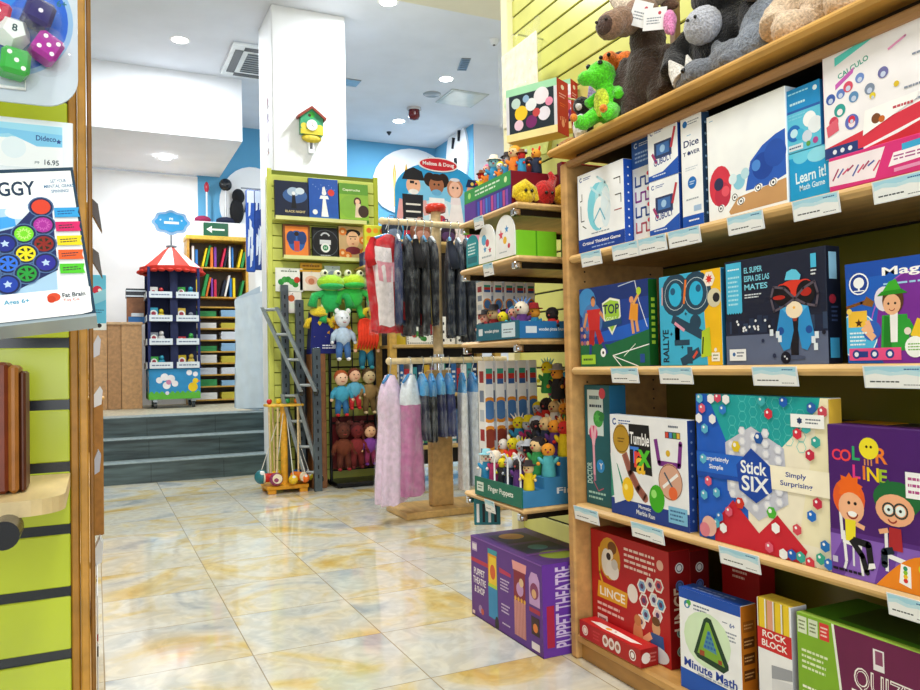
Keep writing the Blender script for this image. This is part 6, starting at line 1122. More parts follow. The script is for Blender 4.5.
# white ledge wall with arrow sign
m = MB(); m.box(1.0, 2.3, 10.02, 10.2, .535, hitp(215, 222, 'Y', 10.02).z, '#f4f6f8:paint', .004); struct('wall_ledge', m)
zl = hitp(215, 222, 'Y', 10.02).z
a = hitp(216, 229.5, 'Y', 10.0); m = MB(); m.box(-.15, .15, -.012, 0, -.085, .085, '#12573c:plastic', .003); f = Face(m, (-.15, -.012, -.085), (1, 0, 0), (0, 0, 1), .3, .17); f.r(.2, .44, .85, .56, '#eaf4ee'); f.p([(.12, .5), (.34, .76), (.34, .6), (.3, .56), (.3, .44), (.34, .4), (.34, .24)], '#eaf4ee')
tag(m.build('exit_arrow_sign', loc=(a.x, 10.0195, a.z)), 'dark green sign with a white arrow pointing left above the bookcase', 'sign')
for px, w, c, lab in ((203, .2, '#8a1f4a', 'maroon cap shaped item on the white ledge above the arrow sign'), (226, .24, '#1c2440', 'navy cap shaped item on the white ledge right of the maroon one')):
    a = hitp(px, 220, 'Y', 10.08); m = MB(); m.ell((0, 0, .035), (w*.5, .06, .05), c+':cloth'); m.box(-w*.55, w*.3, -.07, 0, .0, .012, c+':cloth', .004); tag(m.build('cap', loc=(a.x, 10.1, zl+.0005)), lab, 'cap')
for px, py, c, l, lab in ((207, 195, '#b81f3a', .45, 'thin toy wand with a red tip standing on the white ledge'), (226, 195, '#161a22', .5, 'toy stick with a round black head standing on the white ledge')):
    a = hitp(px, 222, 'Y', 10.1); m = MB(); m.cyl((0, 0, 0), (0, 0, l), .012, '#e0e4ea:plastic', 8); m.ell((0, 0, l), (.03, .03, .07) if c[1] == 'b' else (.08, .05, .08), c+':plastic'); tag(m.build('toy_stick', loc=(a.x, 10.1, zl+.0005)), lab, 'toy')
a = hitp(237, 222, 'Y', 10.1); m = MB(); m.ell((0, 0, .17), (.09, .07, .17), '#101218:cloth'); m.ell((.02, 0, .36), (.08, .07, .1), '#101218:cloth'); tag(m.build('black_plush', loc=(a.x, 10.1, zl+.0005)), 'black plush figure on the white ledge next to the hanging blue packs', 'plush toy')
# bookcase below it
t = empty('story_bookcase', (1.36, 9.86, .5355), 'tall light wood bookcase of thin books behind the carousel display', 'bookcase')
bw, bh = .36, hitp(215, 240, 'Y', 9.7).z-.535
m = MB(); m.box(-bw, -bw+.03, -.15, .15, 0, bh, '#d0a040:wood', .003); m.build('side_panel', t)
m = MB(); m.box(bw-.03, bw, -.15, .15, 0, bh, '#d0a040:wood', .003); m.build('side_panel', t)
m = MB(); m.box(-bw-.01, bw+.01, -.16, .15, bh+.0, bh+.05, '#e8c04a:wood', .004); m.build('top_board', t)
m = MB(); m.box(-bw+.03, bw-.03, .13, .145, 0, bh, '#5a4420:wood'); m.build('back_panel', t)
zs = [.06, .22, .36, .5, .64, .78, .92, 1.06, 1.18, 1.30, 1.66]
for z in zs: m = MB(); m.box(-bw+.03, bw-.03, -.15, .13, z-.018, z, '#c89838:wood', .002); m.build('shelf', t)
rn = random.Random(12); i = 0
cs = [('#e8c81c', 'yellow'), ('#7a3f9a', 'purple'), ('#e8e4dc', 'white'), ('#2f8f4a', 'green'), ('#c82a4a', 'red'), ('#2f6fb0', 'blue'), ('#d8702a', 'orange'), ('#1f2430', 'black')]
ORD = 'first second third fourth fifth sixth seventh eighth ninth tenth eleventh twelfth thirteenth fourteenth fifteenth sixteenth'.split()
for zi in (10, 9):
    x_ = -bw+.06; i0 = i
    while x_ < bw-.09:
        c, n = cs[(i*3+zi) % 8]; w = rn.uniform(.02, .035); h = rn.uniform(.2, .28); m = MB(); m.box(0, w, -.1, .09, 0, h, c+':card', .002)
        o = m.build('book', loc=(1.36+x_, 9.84, .5362+zs[zi])); o.rotation_euler = (0, .22 if i % 4 > 1 else .0, 0)
        if i % 4 > 1: o.location.z += .012
        tag(o, f'thin {n} book, {ORD[i-i0]} from the left on the {"top" if zi == 10 else "second"} shelf behind the carousel', 'book', f'thin books, {"top" if zi == 10 else "second"} shelf behind the carousel'); x_ += w+(.045 if i % 4 in (1, 3) else .012); i += 1
for zi in range(8):
    for k, x_ in enumerate((-.3, .02)):
        h = rn.uniform(.04, .085); c, n = [('#e8e4dc', 'white'), ('#d8dce4', 'pale grey'), ('#2f8f4a', 'green'), ('#c8b83a', 'ochre'), ('#d0d4dc', 'grey'), ('#8fb8d8', 'pale blue')][(zi*2+k*3) % 6]
        m = MB(); q = 0
        while q < h: m.box(rn.uniform(0, .01), .27, -.13, .1, q, q+.014, c+':paper', .001); q += .016
        tag(m.build('puzzle_tray_stack', loc=(1.36+x_, 9.84, .5362+zs[zi])), f'{n} flat stack, {"left" if k == 0 else "right"} side of shelf {"one two three four five six seven eight".split()[zi]} from below, behind the carousel', 'puzzles', 'flat stacks in the bookcase behind the carousel')
# hanging blue packs beside the pillar
t = empty('hook_rail', (1.62, 8.1, 0), 'thin metal floor stand with arms holding long blue packs by the pillar', 'stand')
m = MB(); m.cyl((.22, 0, .5355), (.22, 0, 2.85), .014, '#9aa2a8:metal', 10); m.build('pole', t); m = MB(); m.cyl((-.25, 0, 2.82), (.22, 0, 2.82), .008, '#9aa2a8:metal', 8); m.build('arm', t); m = MB(); m.cyl((.22, 0, .5352), (.22, 0, .556), .13, '#6a7278:metal', 20); m.build('base', t)
for px, top, bot, c, c2, lab in ((250, 200, 272, '#2a56b0', '#dfe6f0', 'long blue and white pack hanging left in the group by the pillar'), (258, 204, 270, '#1f3f8a', '#c8d4e8', 'narrow blue pack hanging second by the pillar'), (266, 196, 268, '#1c2a5c', '#2f9f4a', 'navy pack with green top hanging by the pillar'), (272, 198, 268, '#16204a', '#3fae3a', 'dark navy pack with bright green top, rightmost by the pillar')):
    a = hitp(px, top, 'Y', 8.08); b = hitp(px, bot, 'Y', 8.08); h = 2.8-b.z; m = MB(); rn = random.Random(px)
    m.box(-.045, .045, -.02, .02, -h, 0, c+':cloth', .01); f = Face(m, (-.045, -.02, -h), (1, 0, 0), (0, 0, 1), .09, h)
    for i in range(9): u = .1+rn.random()*.5; v = rn.random()*.75; f.p([(u, v), (u+.2, v+.02), (u+.28, v+.2), (u+.05, v+.24)], '#dfe6f0' if i % 3 else c2)
    f.r(.1, .84, .9, .99, c2); o = m.build('hanging_pack', loc=(a.x, 8.08, 2.8)); k = MB(); k.cyl((0, 0, 0), (0, .02, .02), .004, '#9aa2a8:metal', 6); k.build('hook', o); tag(o, lab, 'toy pack')
a = hitp(272, 276, 'Y', 7.98)
# carousel display
CX, CY, CZ = .795, 9.35, .5355
t = empty('carousel_display', (CX, CY, CZ), 'tall dark blue carousel display with red and white striped roof and cloud sign', 'display stand')
m = MB(); m.box(-.27, .27, -.27, .27, .1, .44, '#2f8fc8:card', .01)
for fc in (Face(m, (-.27, -.27, .1), (1, 0, 0), (0, 0, 1), .54, .34), Face(m, (-.27, .27, .1), (0, -1, 0), (0, 0, 1), .54, .34)):
    fc.r(0, 0, 1, .2, '#5fb83a'); [fc.c(.05+.1*i, .2, .06, '#5fb83a') for i in range(10)]
    for u, v, r in ((.3, .72, .12), (.42, .66, .13), (.2, .62, .1), (.34, .45, .12), (.5, .5, .1), (.78, .85, .09), (.9, .8, .08)): fc.c(u, v, r, '#f4f0f4')
    fc.c(.38, .55, .08, '#d88ab0'); fc.c(.85, .38, .15, '#f0cc1c'); fc.c(.9, .58, .09, '#f0cc1c'); fc.p([(.95, .6), (1, .57), (.95, .54)], '#e8702a'); fc.c(.35, .2, .06, '#f0e8f0')
m.build('printed_cabinet', t)
zt = [.44, .70, .96, 1.20, 1.44, 1.56]
m = MB(); m.box(-.04, .04, -.26, .26, .44, 1.56, '#16204c:paint'); m.box(-.26, .26, -.04, .04, .44, 1.56, '#16204c:paint'); m.build('inner_cross', t)
for x_ in (-.26, .26):
    for y_ in (-.26, .26): m = MB(); m.box(x_-.014, x_+.014, y_-.014, y_+.014, .44, 1.56, '#1a2660:paint', .003); m.build('corner_post', t)
for z in (.44, .70, .96, 1.22):
    m = MB(); m.box(-.28, .28, -.28, .28, z, z+.02, '#1a2660:paint', .004); m.build('tray', t)
    for x_ in (-.14, .14): m = MB(); m.box(x_-.12, x_+.12, -.288, -.281, z, z+.07, '#dfe8ee:plastic', .002); f = Face(m, (x_-.12, -.288, z), (1, 0, 0), (0, 0, 1), .24, .07); f.lines(.1, .3, .9, .7, 1, '#5a6a8a'); m.build('price_strip', t)
    m = MB(); m.box(-.288, -.281, -.26, .26, z, z+.07, '#dfe8ee:plastic', .002); m.build('price_strip', t)
m = MB(); prof = [(.34, 1.58), (.24, 1.66), (.10, 1.78), (.03, 1.83)]
m.lathe(prof, '#d8301c', 24, seg=lambda k: '#d8301c:paint' if (k//2) % 2 else '#f8f4f0:paint'); m.cyl((0, 0, 1.57), (0, 0, 1.578), .335, '#8a1f14:paint', 24); m.build('striped_roof', t)
m = MB(); m.lathe([(.34, 1.58), (.345, 1.545), (.34, 1.525)], '#cc2c1a:paint', 48)
for k in range(24): a_ = 2*math.pi*(k+.5)/24; m.ell((.335*math.cos(a_), .335*math.sin(a_), 1.528), (.04, .04, .02), '#cc2c1a:paint', nu=8, nv=5)
m.build('scalloped_valance', t)
m = MB(); m.cyl((0, 0, 1.83), (0, 0, 2.0), .01, '#8a939a:metal', 8); m.cyl((0, 0, 1.825), (0, 0, 1.84), .06, '#8a939a:metal', 14); m.build('sign_pole', t)
m = MB(); pts = [((.2+.01*math.cos(8*a_))*math.cos(a_), 2.11+(.135+.009*math.cos(8*a_))*math.sin(a_)) for a_ in [2*math.pi*i/60 for i in range(60)]]
m.prism(pts, -.012, .012, '#8fb8e0:plastic'); m.prism([(x*.84, 2.11+(z-2.11)*.8) for x, z in pts], -.016, -.012, '#2f9fdc:plastic'); f = Face(m, (-.19, -.016, 1.99), (1, 0, 0), (0, 0, 1), .38, .24); f.t('m', .5, .66, .12, '#f0f8fc', b=.05); f.r(.3, .42, .72, .54, '#f0f8fc'); f.c(.2, .6, .04, '#c8e8f8'); f.c(.8, .6, .04, '#c8e8f8'); m.build('cloud_sign', t)
for x_ in (-.2, .2):
    for y_ in (-.2, .2): m = MB(); m.cyl((x_-.015, y_, .035), (x_+.015, y_, .035), .035, '#3a4046:plastic', 14); m.box(x_-.025, x_+.025, y_-.025, y_+.025, .07, .1, '#a8b0b6:metal'); m.cyl((x_, y_, .03), (x_, y_, .08), .01, '#a8b0b6:metal', 6); m.build('castor', t)
rn = random.Random(5); fig = [('#3fae4a', 'green'), ('#e8e4e0', 'white'), ('#d8b84a', 'tan'), ('#2f9fc0', 'turquoise'), ('#c83a3a', 'red'), ('#8a8f9a', 'grey'), ('#e8cc2a', 'yellow')]
i = 0
for ti, z in enumerate((.46, .72, .98, 1.24)):
    for k, x_ in enumerate((-.21, -.13, .08, .18)):
        c, n = fig[(i*3) % 7]; h = rn.uniform(.07, .14); m = MB()
        if i % 2: m.ell((0, 0, h*.35), (.04, .03, h*.36), c+':plastic', nu=10, nv=7); m.ell((.0, -.01, h*.82), (.026, .026, .028), c+':plastic', nu=10, nv=6)
        else: m.box(-.045, .045, -.02, .02, 0, h, c+':card', .003); f = Face(m, (-.045, -.02, 0), (1, 0, 0), (0, 0, 1), .09, h); f.c(.5, .5, .3, '#f4f2ea'); f.c(.5, .5, .18, '#b03a4a')
        o = m.build('toy_figure' if i % 2 else 'toy_card_pack', loc=(CX+x_, CY-.2, CZ+z+.0008)); tag(o, f'small {n} toy on the {("lowest", "second", "third", "top")[ti]} tray of the carousel display, {("far left", "left", "right", "far right")[k]}', 'toy', 'little toys on the carousel trays'); i += 1
# counter
t = empty('shop_counter', (-.6, 9.5, .5355), 'long light wood shop counter behind the steps on the left', 'counter')
yc = .3; ztop = hitp(100, 322, 'Y', 9.3).z-.535
for x0, x1 in ((-1.2, -.1), (-.1, .72), (.72, .86), (.86, 1.075)):
    m = MB(); m.box(x0, x1-.004, -.2, .35, 0, ztop-.03, ('#c89a6a:wood', '#b88a5c:wood')[x0 > .7 and x1 < .9], .003); m.build('front_panel', t)
m = MB(); m.box(-1.22, 1.08, -.22, .37, ztop-.03, ztop, '#d8b48a:wood', .004); m.build('worktop', t)
zc = .5355+ztop+.0008
a = hitp(123, 278, 'Y', 9.55); t = empty('counter_cabinet', (.43, 9.62, zc), 'brown open cabinet with dark top standing on the counter', 'cabinet')
m = MB(); m.box(-.1, .09, -.06, .14, 0, .30, '#9a6440:wood', .004); m.build('body', t); m = MB(); m.box(-.11, .1, -.07, .15, .3, .4, '#2e3238:metal', .004); m.build('dark_tray', t)
for i, z in enumerate((.3, .36)): m = MB(); m.box(-.112, .102, -.075, -.07, z+.005, z+.02, '#b8c0c8:metal'); m.build('tray_edge', t)
m = MB(); m.box(-.09, .09, -.03, .05, 0, .07, '#2f72b8:card', .003); m.box(-.06, .07, -.04, .04, .07, .11, '#d8e4f0:card', .003); tag(m.build('card_boxes', loc=(.43, 9.48, zc)), 'low blue and white carton on the counter before the brown cabinet', 'carton')
m = MB(); m.box(-.04, .06, -.03, .03, 0, .2, '#23282e:plastic', .004); m.box(-.03, .05, -.032, -.03, .03, .17, '#d8dce0:plastic'); tag(m.build('card_reader', loc=(.64, 9.42, zc)), 'small dark device with pale screen on the counter beside the carousel', 'device')
# ================================================================ THE LEFT GONDOLA, CLOSE TO THE CAMERA
PY = 1.37
t = empty('end_display', (-.3, PY, 0), 'yellow green slatted end panel with dark grooves and a brown wooden post', 'display panel')
m = MB(); z = .0012; x1 = hitp(69, 345, 'Y', PY).x+.3
m.box(-.5, x1, .006, .02, 0, 1.9, '#121a22:plastic')
zg = [hitp(34, q, 'Y', PY).z for q in (343, 407, 470, 532, 597, 660)]; pit = (zg[0]-zg[-1])/5; z = zg[0]+pit*9
while z > 0: m.box(-.5, x1, 0, .0065, max(0, z-pit+.008), z-.008, '#b9c832:plastic', .0015); z -= pit
m.build('slatted_board', t)
for dx, w, c in ((0, .013, '#a8741f'), (.0135, .013, '#c08a34'), (.027, .008, '#8a5c18')): m = MB(); m.box(x1+dx+.001, x1+dx+w, -.006 if dx == .0135 else 0, .04, 0, 1.9, c+':wood', .002); m.build('post_moulding', t)
xr = x1+.035-.3
t2 = empty('side_gondola', (-.3, 2.4, 0), 'long wooden side of the left shelf row running back from the end panel', 'shelf row')
m = MB(); m.box(-.2, xr+.3-.03, -.98, 1.12, 0, 1.75, '#a87a2c:wood', .003); m.build('side_board', t2)
for z in (.3, .62, .95, 1.25): m = MB(); m.box(xr+.27, xr+.3-.006, -.9, 1.2, z-.012, z, '#c79a50:wood', .002); m.build('side_ledge', t2)
# big blister pack of dice
a = hitp(80, 108, 'Y', 1.16); BW, BH = .27, .25
t = empty('dice_blister_pack', (a.x-BW-.002, 1.15, a.z-.005), 'clear blister pack of coloured dice on blue card, hanging at top left', 'toy pack')
m = MB(); n = 8; pts = [(0, .0)]+[(BW-.04+.04*math.sin(math.pi/2*i/n), .04-.04*math.cos(math.pi/2*i/n)) for i in range(n+1)]+[(BW, BH), (0, BH)]
m.prism(pts, 0, .004, '#c9d6e2:card'); f = Face(m, (0, 0, 0), (1, 0, 0), (0, 0, 1), BW, BH); f.c(.68, .46, .325, '#8fb8e0', n=40); f.c(.68, .46, .30, '#1f62d0', n=40); f.c(.6, .58, .15, '#2f86e0', .12); f.c(.74, .34, .12, '#1850b8', .09)
f.t('6+', .93, .56, .035, '#1f6a7a', b=.04); f.lines(.86, .6, .97, .62, 1, '#6a8a94'); m.build('backing_card', t)
m = MB(); m.tube([(.165, -.003, .018), (.165, -.003, .035), (.208, -.003, .035), (.208, -.003, .018), (.165, -.003, .018)], .0025, '#f0f4f8:plastic', 6); m.build('card_slot', t)
def die(px, py, s, c, pc, rot, pips, lab, kind=6):
    q = hitp(px, py, 'Y', 1.13); tt = empty('toy_die', q, lab, 'die'); tt.rotation_euler = (0, rot, .25)
    m = MB()
    if kind == 12:
        import itertools
        ph = (1+5**.5)/2; V_ = [Vector(v) for v in itertools.product((-1, 1), repeat=3)]+[Vector(v) for a_ in (-1/ph, 1/ph) for b_ in (-ph, ph) for v in ((0, a_, b_), (a_, b_, 0), (b_, 0, a_))]
        F = []
        for nx in [Vector(v).normalized() for a_ in (-1, 1) for b_ in (-ph, ph) for v in ((a_, 0, b_), (0, b_, a_), (b_, a_, 0))]:
            mx = max(v.dot(nx) for v in V_); ids = [i for i, v in enumerate(V_) if v.dot(nx) > mx-.01]; cc = sum((V_[i] for i in ids), Vector())/5; u = (V_[ids[0]]-cc).normalized(); w_ = nx.cross(u)
            F.append(sorted(ids, key=lambda i: math.atan2((V_[i]-cc).dot(w_), (V_[i]-cc).dot(u))))
        RX_ = Matrix.Rotation(-math.atan(1/ph), 3, 'X'); m.add([RX_ @ v*s/1.75 for v in V_], F, c+':plastic')
        m.build('die_body', tt); m = MB(); f = Face(m, (-s*.5, -s*.795, -s*.5), (1, 0, 0), (0, 0, 1), s, s); f.t('8', .5, .55, .42, '#24424a', b=.02); m.build('numeral', tt)
    else:
        m.box(-s, s, -s, s, -s, s, c+':plastic', s*.3); m.build('die_body', tt); m = MB(); f = Face(m, (-s, -s, -s), (1, 0, 0), (0, 0, 1), 2*s, 2*s)
        for u, v in pips: f.c(u, v, .085, pc, n=14)
        m.build('pips', tt)
    return tt
D5 = [(.25, .25), (.25, .75), (.75, .25), (.75, .75), (.5, .5)]; D3 = [(.25, .75), (.5, .5), (.75, .25)]
die(12, 33, .0225, '#e8f2f0', '#24424a', .1, [], 'white twelve sided die numbered 8 in the blister pack', 12)
die(46, 49, .0165, '#a8209a', '#f8f4f8', .5, D5, 'magenta die with five white dots in the blister pack')
die(14, 64, .017, '#2fae3a', '#f4f8f4', .1, D3, 'bright green die with three white dots in the blister pack')
die(38, 15, .017, '#2a2068', '#e8e4f8', .3, [(.5, .5)], 'dark violet die with one pale dot in the blister pack')
die(-3, 14, .014, '#c02a4a', '#f4f0f0', .2, [(.5, .5)], 'red die cut by the left edge of the picture')
for (px, py, r) in ((12, 33, .031), (46, 49, .026), (14, 64, .026), (38, 15, .026)):
    q = hitp(px, py, 'Y', 1.13); m = MB(); m.lathe([(r*1.15, 0), (r*1.1, .025), (r*.8, .042), (0, .045)], '#e6f0f8:film', 20); m.T = Matrix.Identity(4)
    o = m.build('blister_bubble', t); o.location = (q.x-t.location.x, .0, q.z-t.location.z); o.rotation_euler = (math.radians(90), 0, 0)
m = MB(); m.cyl((BW*.3, .004, BH-.02), (BW*.3, PY-1.15, BH-.02), .004, '#c8ccd0:chrome', 8); m.build('hanging_hook', t)
# price card
a0 = hitp(-20, 170, 'Y', 1.19); a1 = hitp(73, 130, 'Y', 1.19); a2 = hitp(64, 168, 'Y', 1.19)
t = empty('shop_price_card', (a0.x, 1.19, a2.z-.01), 'wide clear holder with blue and white price card reading 16.95', 'price tag')
W_ = a1.x-a0.x; H_ = a1.z-a2.z+.02
m = MB(); m.box(0, W_, .002, .004, 0, H_, '#dfe8ee:plastic', .001); f = Face(m, (0, .002, 0), (1, 0, 0), (0, 0, 1), W_, H_); f.r(.0, .1, .88, .9, '#f6fafc:paper'); f.r(0, .62, .88, .9, '#9fdcf4:paper'); f.p([(0, .62), (.3, .7), (.6, .5), (.88, .52), (.88, .75), (0, .8)], '#7fcaf0:paper'); f.c(.35, .45, .2, '#e8f4fa:paper')
f.t('Dideco', .70, .66, .1, '#14448a', w=.22, b=.02); f.star(.84, .62, .05, '#14448a', 5, .5); f.t('pvp', .6, .2, .05, '#5a6a74', w=.05); f.t('16.95', .76, .22, .1, '#3a4a54', w=.16); m.build('card_holder', t)
m = MB(); m.cyl((W_*.5, .004, H_*.6), (W_*.5, PY-1.19, H_*.6), .004, '#30343a:metal', 8); m.build('hook', t)
# puzzle game box tilted towards the viewer
TL = hitp(-12, 166, 'Y', 1.06); TR = hitp(80, 167, 'Y', 1.06); BR = hitp(96, 315, 'Y', 1.04); 
w = .19; h = TR.z-BR.z
def a_iggy(f):
    f.r(0, 0, 1, 1, '#1a3a52'); f.r(.0, .02, .975, .975, '#f2f6f8'); 
    q = lambda px, py: PUV(px, py)
    def T(s_, px, py, h, c, w, **k): u, v = q(px, py); f.t(s_, u, v, h, c, w=w, **k)
    T('PIGGY', 10, 189, .1, '#16324e', .42, b=.035)
    for i, s_ in enumerate(('GET YOUR', 'MENTAL GEARS', 'SPINNING!')): T(s_, 58+i, 181+5*i, .024, '#2a6a9a', (.14, .26, .15)[i], b=.02)
    f.p([q(-30, 297), q(58, 292), q(52, 204), q(30, 204), q(15, 208), q(-40, 212)], '#a8cdea'); f.p([q(-40, 222), q(14, 216), q(16, 226), q(-40, 238)], '#3f9fe8'); u, v = q(20, 212); f.c(u, v, .08, '#dfeef8', .05); f.p([q(33, 208), q(52, 208), q(58, 270), q(14, 292), q(-30, 296), q(-34, 240), q(14, 228)], '#1a2a62')
    balls = ((41, 207, '#d8402a', 0), (43, 225, '#a82a9a', 2), (24, 234, '#7ad82a', 2), (44, 244, '#8a1f1a', 1), (5, 244, '#1a2a8a', 3), (26, 254, '#e8d81c', 1), (46, 263, '#2a2a9a', 3), (8, 264, '#2f6fe0', 1), (27, 274, '#1f9a3a', 1), (8, 285, '#1a3fa8', 3), (-13, 254, '#2f8fd0', 1), (-12, 275, '#c83a3a', 0), (-14, 234, '#2fae5a', 1))
    for px, py, c, k in balls:
        u, v = q(px, py); R = .062
        f.c(u, v, R*1.12, '#4a6a9a'); f.c(u, v, R, '#14204a'); f.c(u, v, R*.82, c)
        if k == 1:
            for i in range(6): a_ = i*math.pi/3; f.p([(u+.014*math.cos(a_-.25)/f.a, v+.014*math.sin(a_-.25)), (u+.04*math.cos(a_-.28)/f.a, v+.04*math.sin(a_-.28)), (u+.04*math.cos(a_+.28)/f.a, v+.04*math.sin(a_+.28))], '#1a2418')
        if k == 2: f.star(u, v, .042, '#c8f88a' if c[1] == '7' else '#c85ab8', 12, .6); f.star(u, v, .03, c, 12, .6)
        if k == 3: f.star(u, v, .025, '#b8d0f8', 5, .5)
    f.p([q(-36, 345), q(92, 312), q(90, 287), q(40, 292), q(-40, 300)], '#f6f9fb')
    for i, c in enumerate(('#2f9fe0', '#d81f6a', '#f0d81c', '#e8602a', '#4fc82a')):
        x_ = 55+1.4*i; y_ = 213+14*i; f.p([q(x_, y_+5), q(x_+25, y_+4.5), q(x_+23, y_), q(x_+24, y_-5), q(x_-1, y_-4.5)], c); u0, v0 = q(x_+3, y_+3); u1, v1 = q(x_+20, y_-3); f.lines(u0, v0, u1, v1, 2, '#3a2a3a' if i else '#1a5a9a', i+1)
    T('Ages 6+', 17, 303, .036, '#2f9fc8', .2, b=.02); u, v = q(54, 298); f.c(u, v, .035, '#d84a2a', .028); f.c(u-.02, v-.012, .022, '#c83a1a')
    T('Fat Brain', 74, 295, .028, '#16283e', .19, b=.04); T('Toy Co.', 72, 300.5, .022, '#c83a3a', .14, b=.01)
# face spans in the photo: right edge from (80,167) to (96,315); the box leans with its foot towards the viewer
bl = hitp(-30, 327, 'Y', 1.03); br = hitp(96, 313, 'Y', 1.03); tr = hitp(80, 167, 'Y', 1.10)
w = (br-bl).length; hh = .24
hh = (tr-br).length; ux = (br-bl).normalized(); vz = (tr-br).normalized(); n_ = ux.cross(vz).normalized(); vz = n_.cross(ux)
def PUV(px, py):                                          # where a point of the printed picture lies on the leaning box
    d = FW+RT*((px-460)/FPX)-UP*((py-345)/FPX); p = EYE+d*((bl-EYE).dot(n_)/d.dot(n_))-bl; return p.dot(ux)/w, p.dot(vz)/hh
m, f, ri, le, to = boxmesh(w, hh, .035, '#c8d4dc', '#b0c0cc'); a_iggy(f)
o = m.build('puzzle_game_box')
M = Matrix(((ux.x, -n_.x, vz.x, bl.x), (ux.y, -n_.y, vz.y, bl.y), (ux.z, -n_.z, vz.z, bl.z), (0, 0, 0, 1)))
o.matrix_world = M; tag(o, 'white puzzle game box with coloured gear balls, sticking out at the left', 'board game')
k = MB(); k.T = o.matrix_world.inverted(); q = o.matrix_world @ Vector((w*.4, .036, hh*.8)); k.cyl(q, (q.x, PY, q.z), .004, '#c8ccd0:chrome', 8); k.build('hanging_hook', o)
k = MB(); k.box(0, w, -.0005, .037, -.004, -.0002, '#9fb0bc:plastic'); k.build('clear_lid_edge', o)
# pale wood ledge with brown wooden box
a = hitp(64, 490, 'Y', 1.12)
t = empty('pale_ledge', (-.3, 1.2, 0), 'pale rounded wooden ledge on the yellow green end panel', 'shelf')
zt = hitp(30, 490, 'Y', 1.2).z; xr2 = hitp(68, 480, 'Y', 1.25).x+.3
m = MB(); m.T = Matrix.Translation((0, 0, zt)); pts = [(-.3, -.1), (xr2-.05, -.1)]+[(xr2-.05+.05*math.sin(math.pi/2*i/6), -.05-.05*math.cos(math.pi/2*i/6)) for i in range(7)]+[(xr2, .165), (-.3, .165)]
m.add([(x, y, -.02) for x, y in pts]+[(x, y, 0) for x, y in pts], [tuple(range(len(pts)-1, -1, -1)), tuple(range(len(pts), 2*len(pts)))]+[(i, (i+1) % len(pts), len(pts)+(i+1) % len(pts), len(pts)+i) for i in range(len(pts))], '#e6cd98:wood'); m.build('board', t)
m = MB(); m.box(xr2-.08, xr2-.055, -.02, .165, zt-.035, zt-.021, '#d8c8a0:wood', .002); m.build('bracket', t)
q = hitp(6, 528, 'Y', 1.08); t = empty('metal_peg', (q.x, 1.08, q.z), 'dark round peg with a chrome end under the pale ledge at left', 'peg')
m = MB(); m.cyl((0, 0, 0), (0, PY-1.08, .0), .009, '#c8ccd4:chrome', 16); m.build('rod', t); m = MB(); m.cyl((0, -.03, -.004), (0, .03, -.004), .017, '#15161c:plastic', 20); m.build('black_end_cap', t)
t0 = zt+.0008; q = hitp(22, 430, 'Y', 1.2); topz = hitp(10, 362, 'Y', 1.17).z
t = empty('wooden_toy_box', (q.x, 1.2, t0), 'reddish brown wooden box with lighter rounded edge standing on the pale ledge', 'wooden box')
m = MB(); m.box(-.2, -.014, -.03, .06, 0, topz-t0, '#7a3418:wood', .004); m.build('body', t); m = MB(); m.box(-.0138, -.002, -.03, .05, 0, topz-t0-.004, '#a86a2a:wood', .004); m.build('side_strip', t); m = MB(); m.box(-.0018, .006, -.02, .05, 0, topz-t0-.012, '#5a2c14:wood', .003); m.build('back_strip', t)
# things on the far side ledges seen past the post
for i, (px, py, y, w, h, c, lab) in enumerate(((96, 210, 1.9, .02, .05, '#3a2a1e', 'upper dark price holder past the brown post'), (97, 258, 2.1, .02, .05, '#4a4038', 'lower dark price holder past the brown post'))):
    a = hitp(px, py, 'Y', y); m = MB(); m.T = Matrix.Translation((0, 0, 0)); m.prism([(xr-a.x-.005, h*.5), (.004, h*.2), (.012, -h), (.004, -h*.7), (xr-a.x-.005, -h*.1)], -.02, .02, c+':plastic'); tag(m.build('price_holder', loc=a), lab, 'price tag')
a = hitp(100.5, 330, 'Y', 3.3); b = hitp(106, 275, 'Y', 3.3); m = MB(); m.box(-.12, b.x-a.x+.0, 0, .015, 0, b.z-a.z, '#5fc0e8:card', .002); f = Face(m, (-.12, 0, 0), (1, 0, 0), (0, 0, 1), b.x-a.x+.12, b.z-a.z); f.c(.78, .72, .08, '#c82a4a'); f.c(.84, .72, .03, '#f4f4f8'); f.r(.6, .0, 1, .12, '#e8f4fa'); f.c(.82, .08, .04, '#1a1a1e'); f.p([(.5, .4), (1, .55), (1, .75), (.5, .6)], '#8fd4f0'); f.lines(.6, .3, .95, .38, 2, '#2a6a9a')
o = m.build('hanging_card', loc=a); tag(o, 'light blue card with a red circle showing past the brown post', 'card')
a = hitp(103, 400, 'Y', 3.55); b = hitp(103, 535, 'Y', 3.55); t = empty('side_bin', (a.x, 3.55, b.z), 'light brown wooden side board hanging at the far end of the left row', 'wooden board')
m = MB(); m.box(-.25, .0, 0, .2, 0, a.z-b.z, '#a8742e:wood', .004); m.build('board', t); m = MB(); m.box(-.25, .006, -.005, .205, a.z-b.z, a.z-b.z+.012, '#d8a858:wood', .003); m.build('top_edge', t)
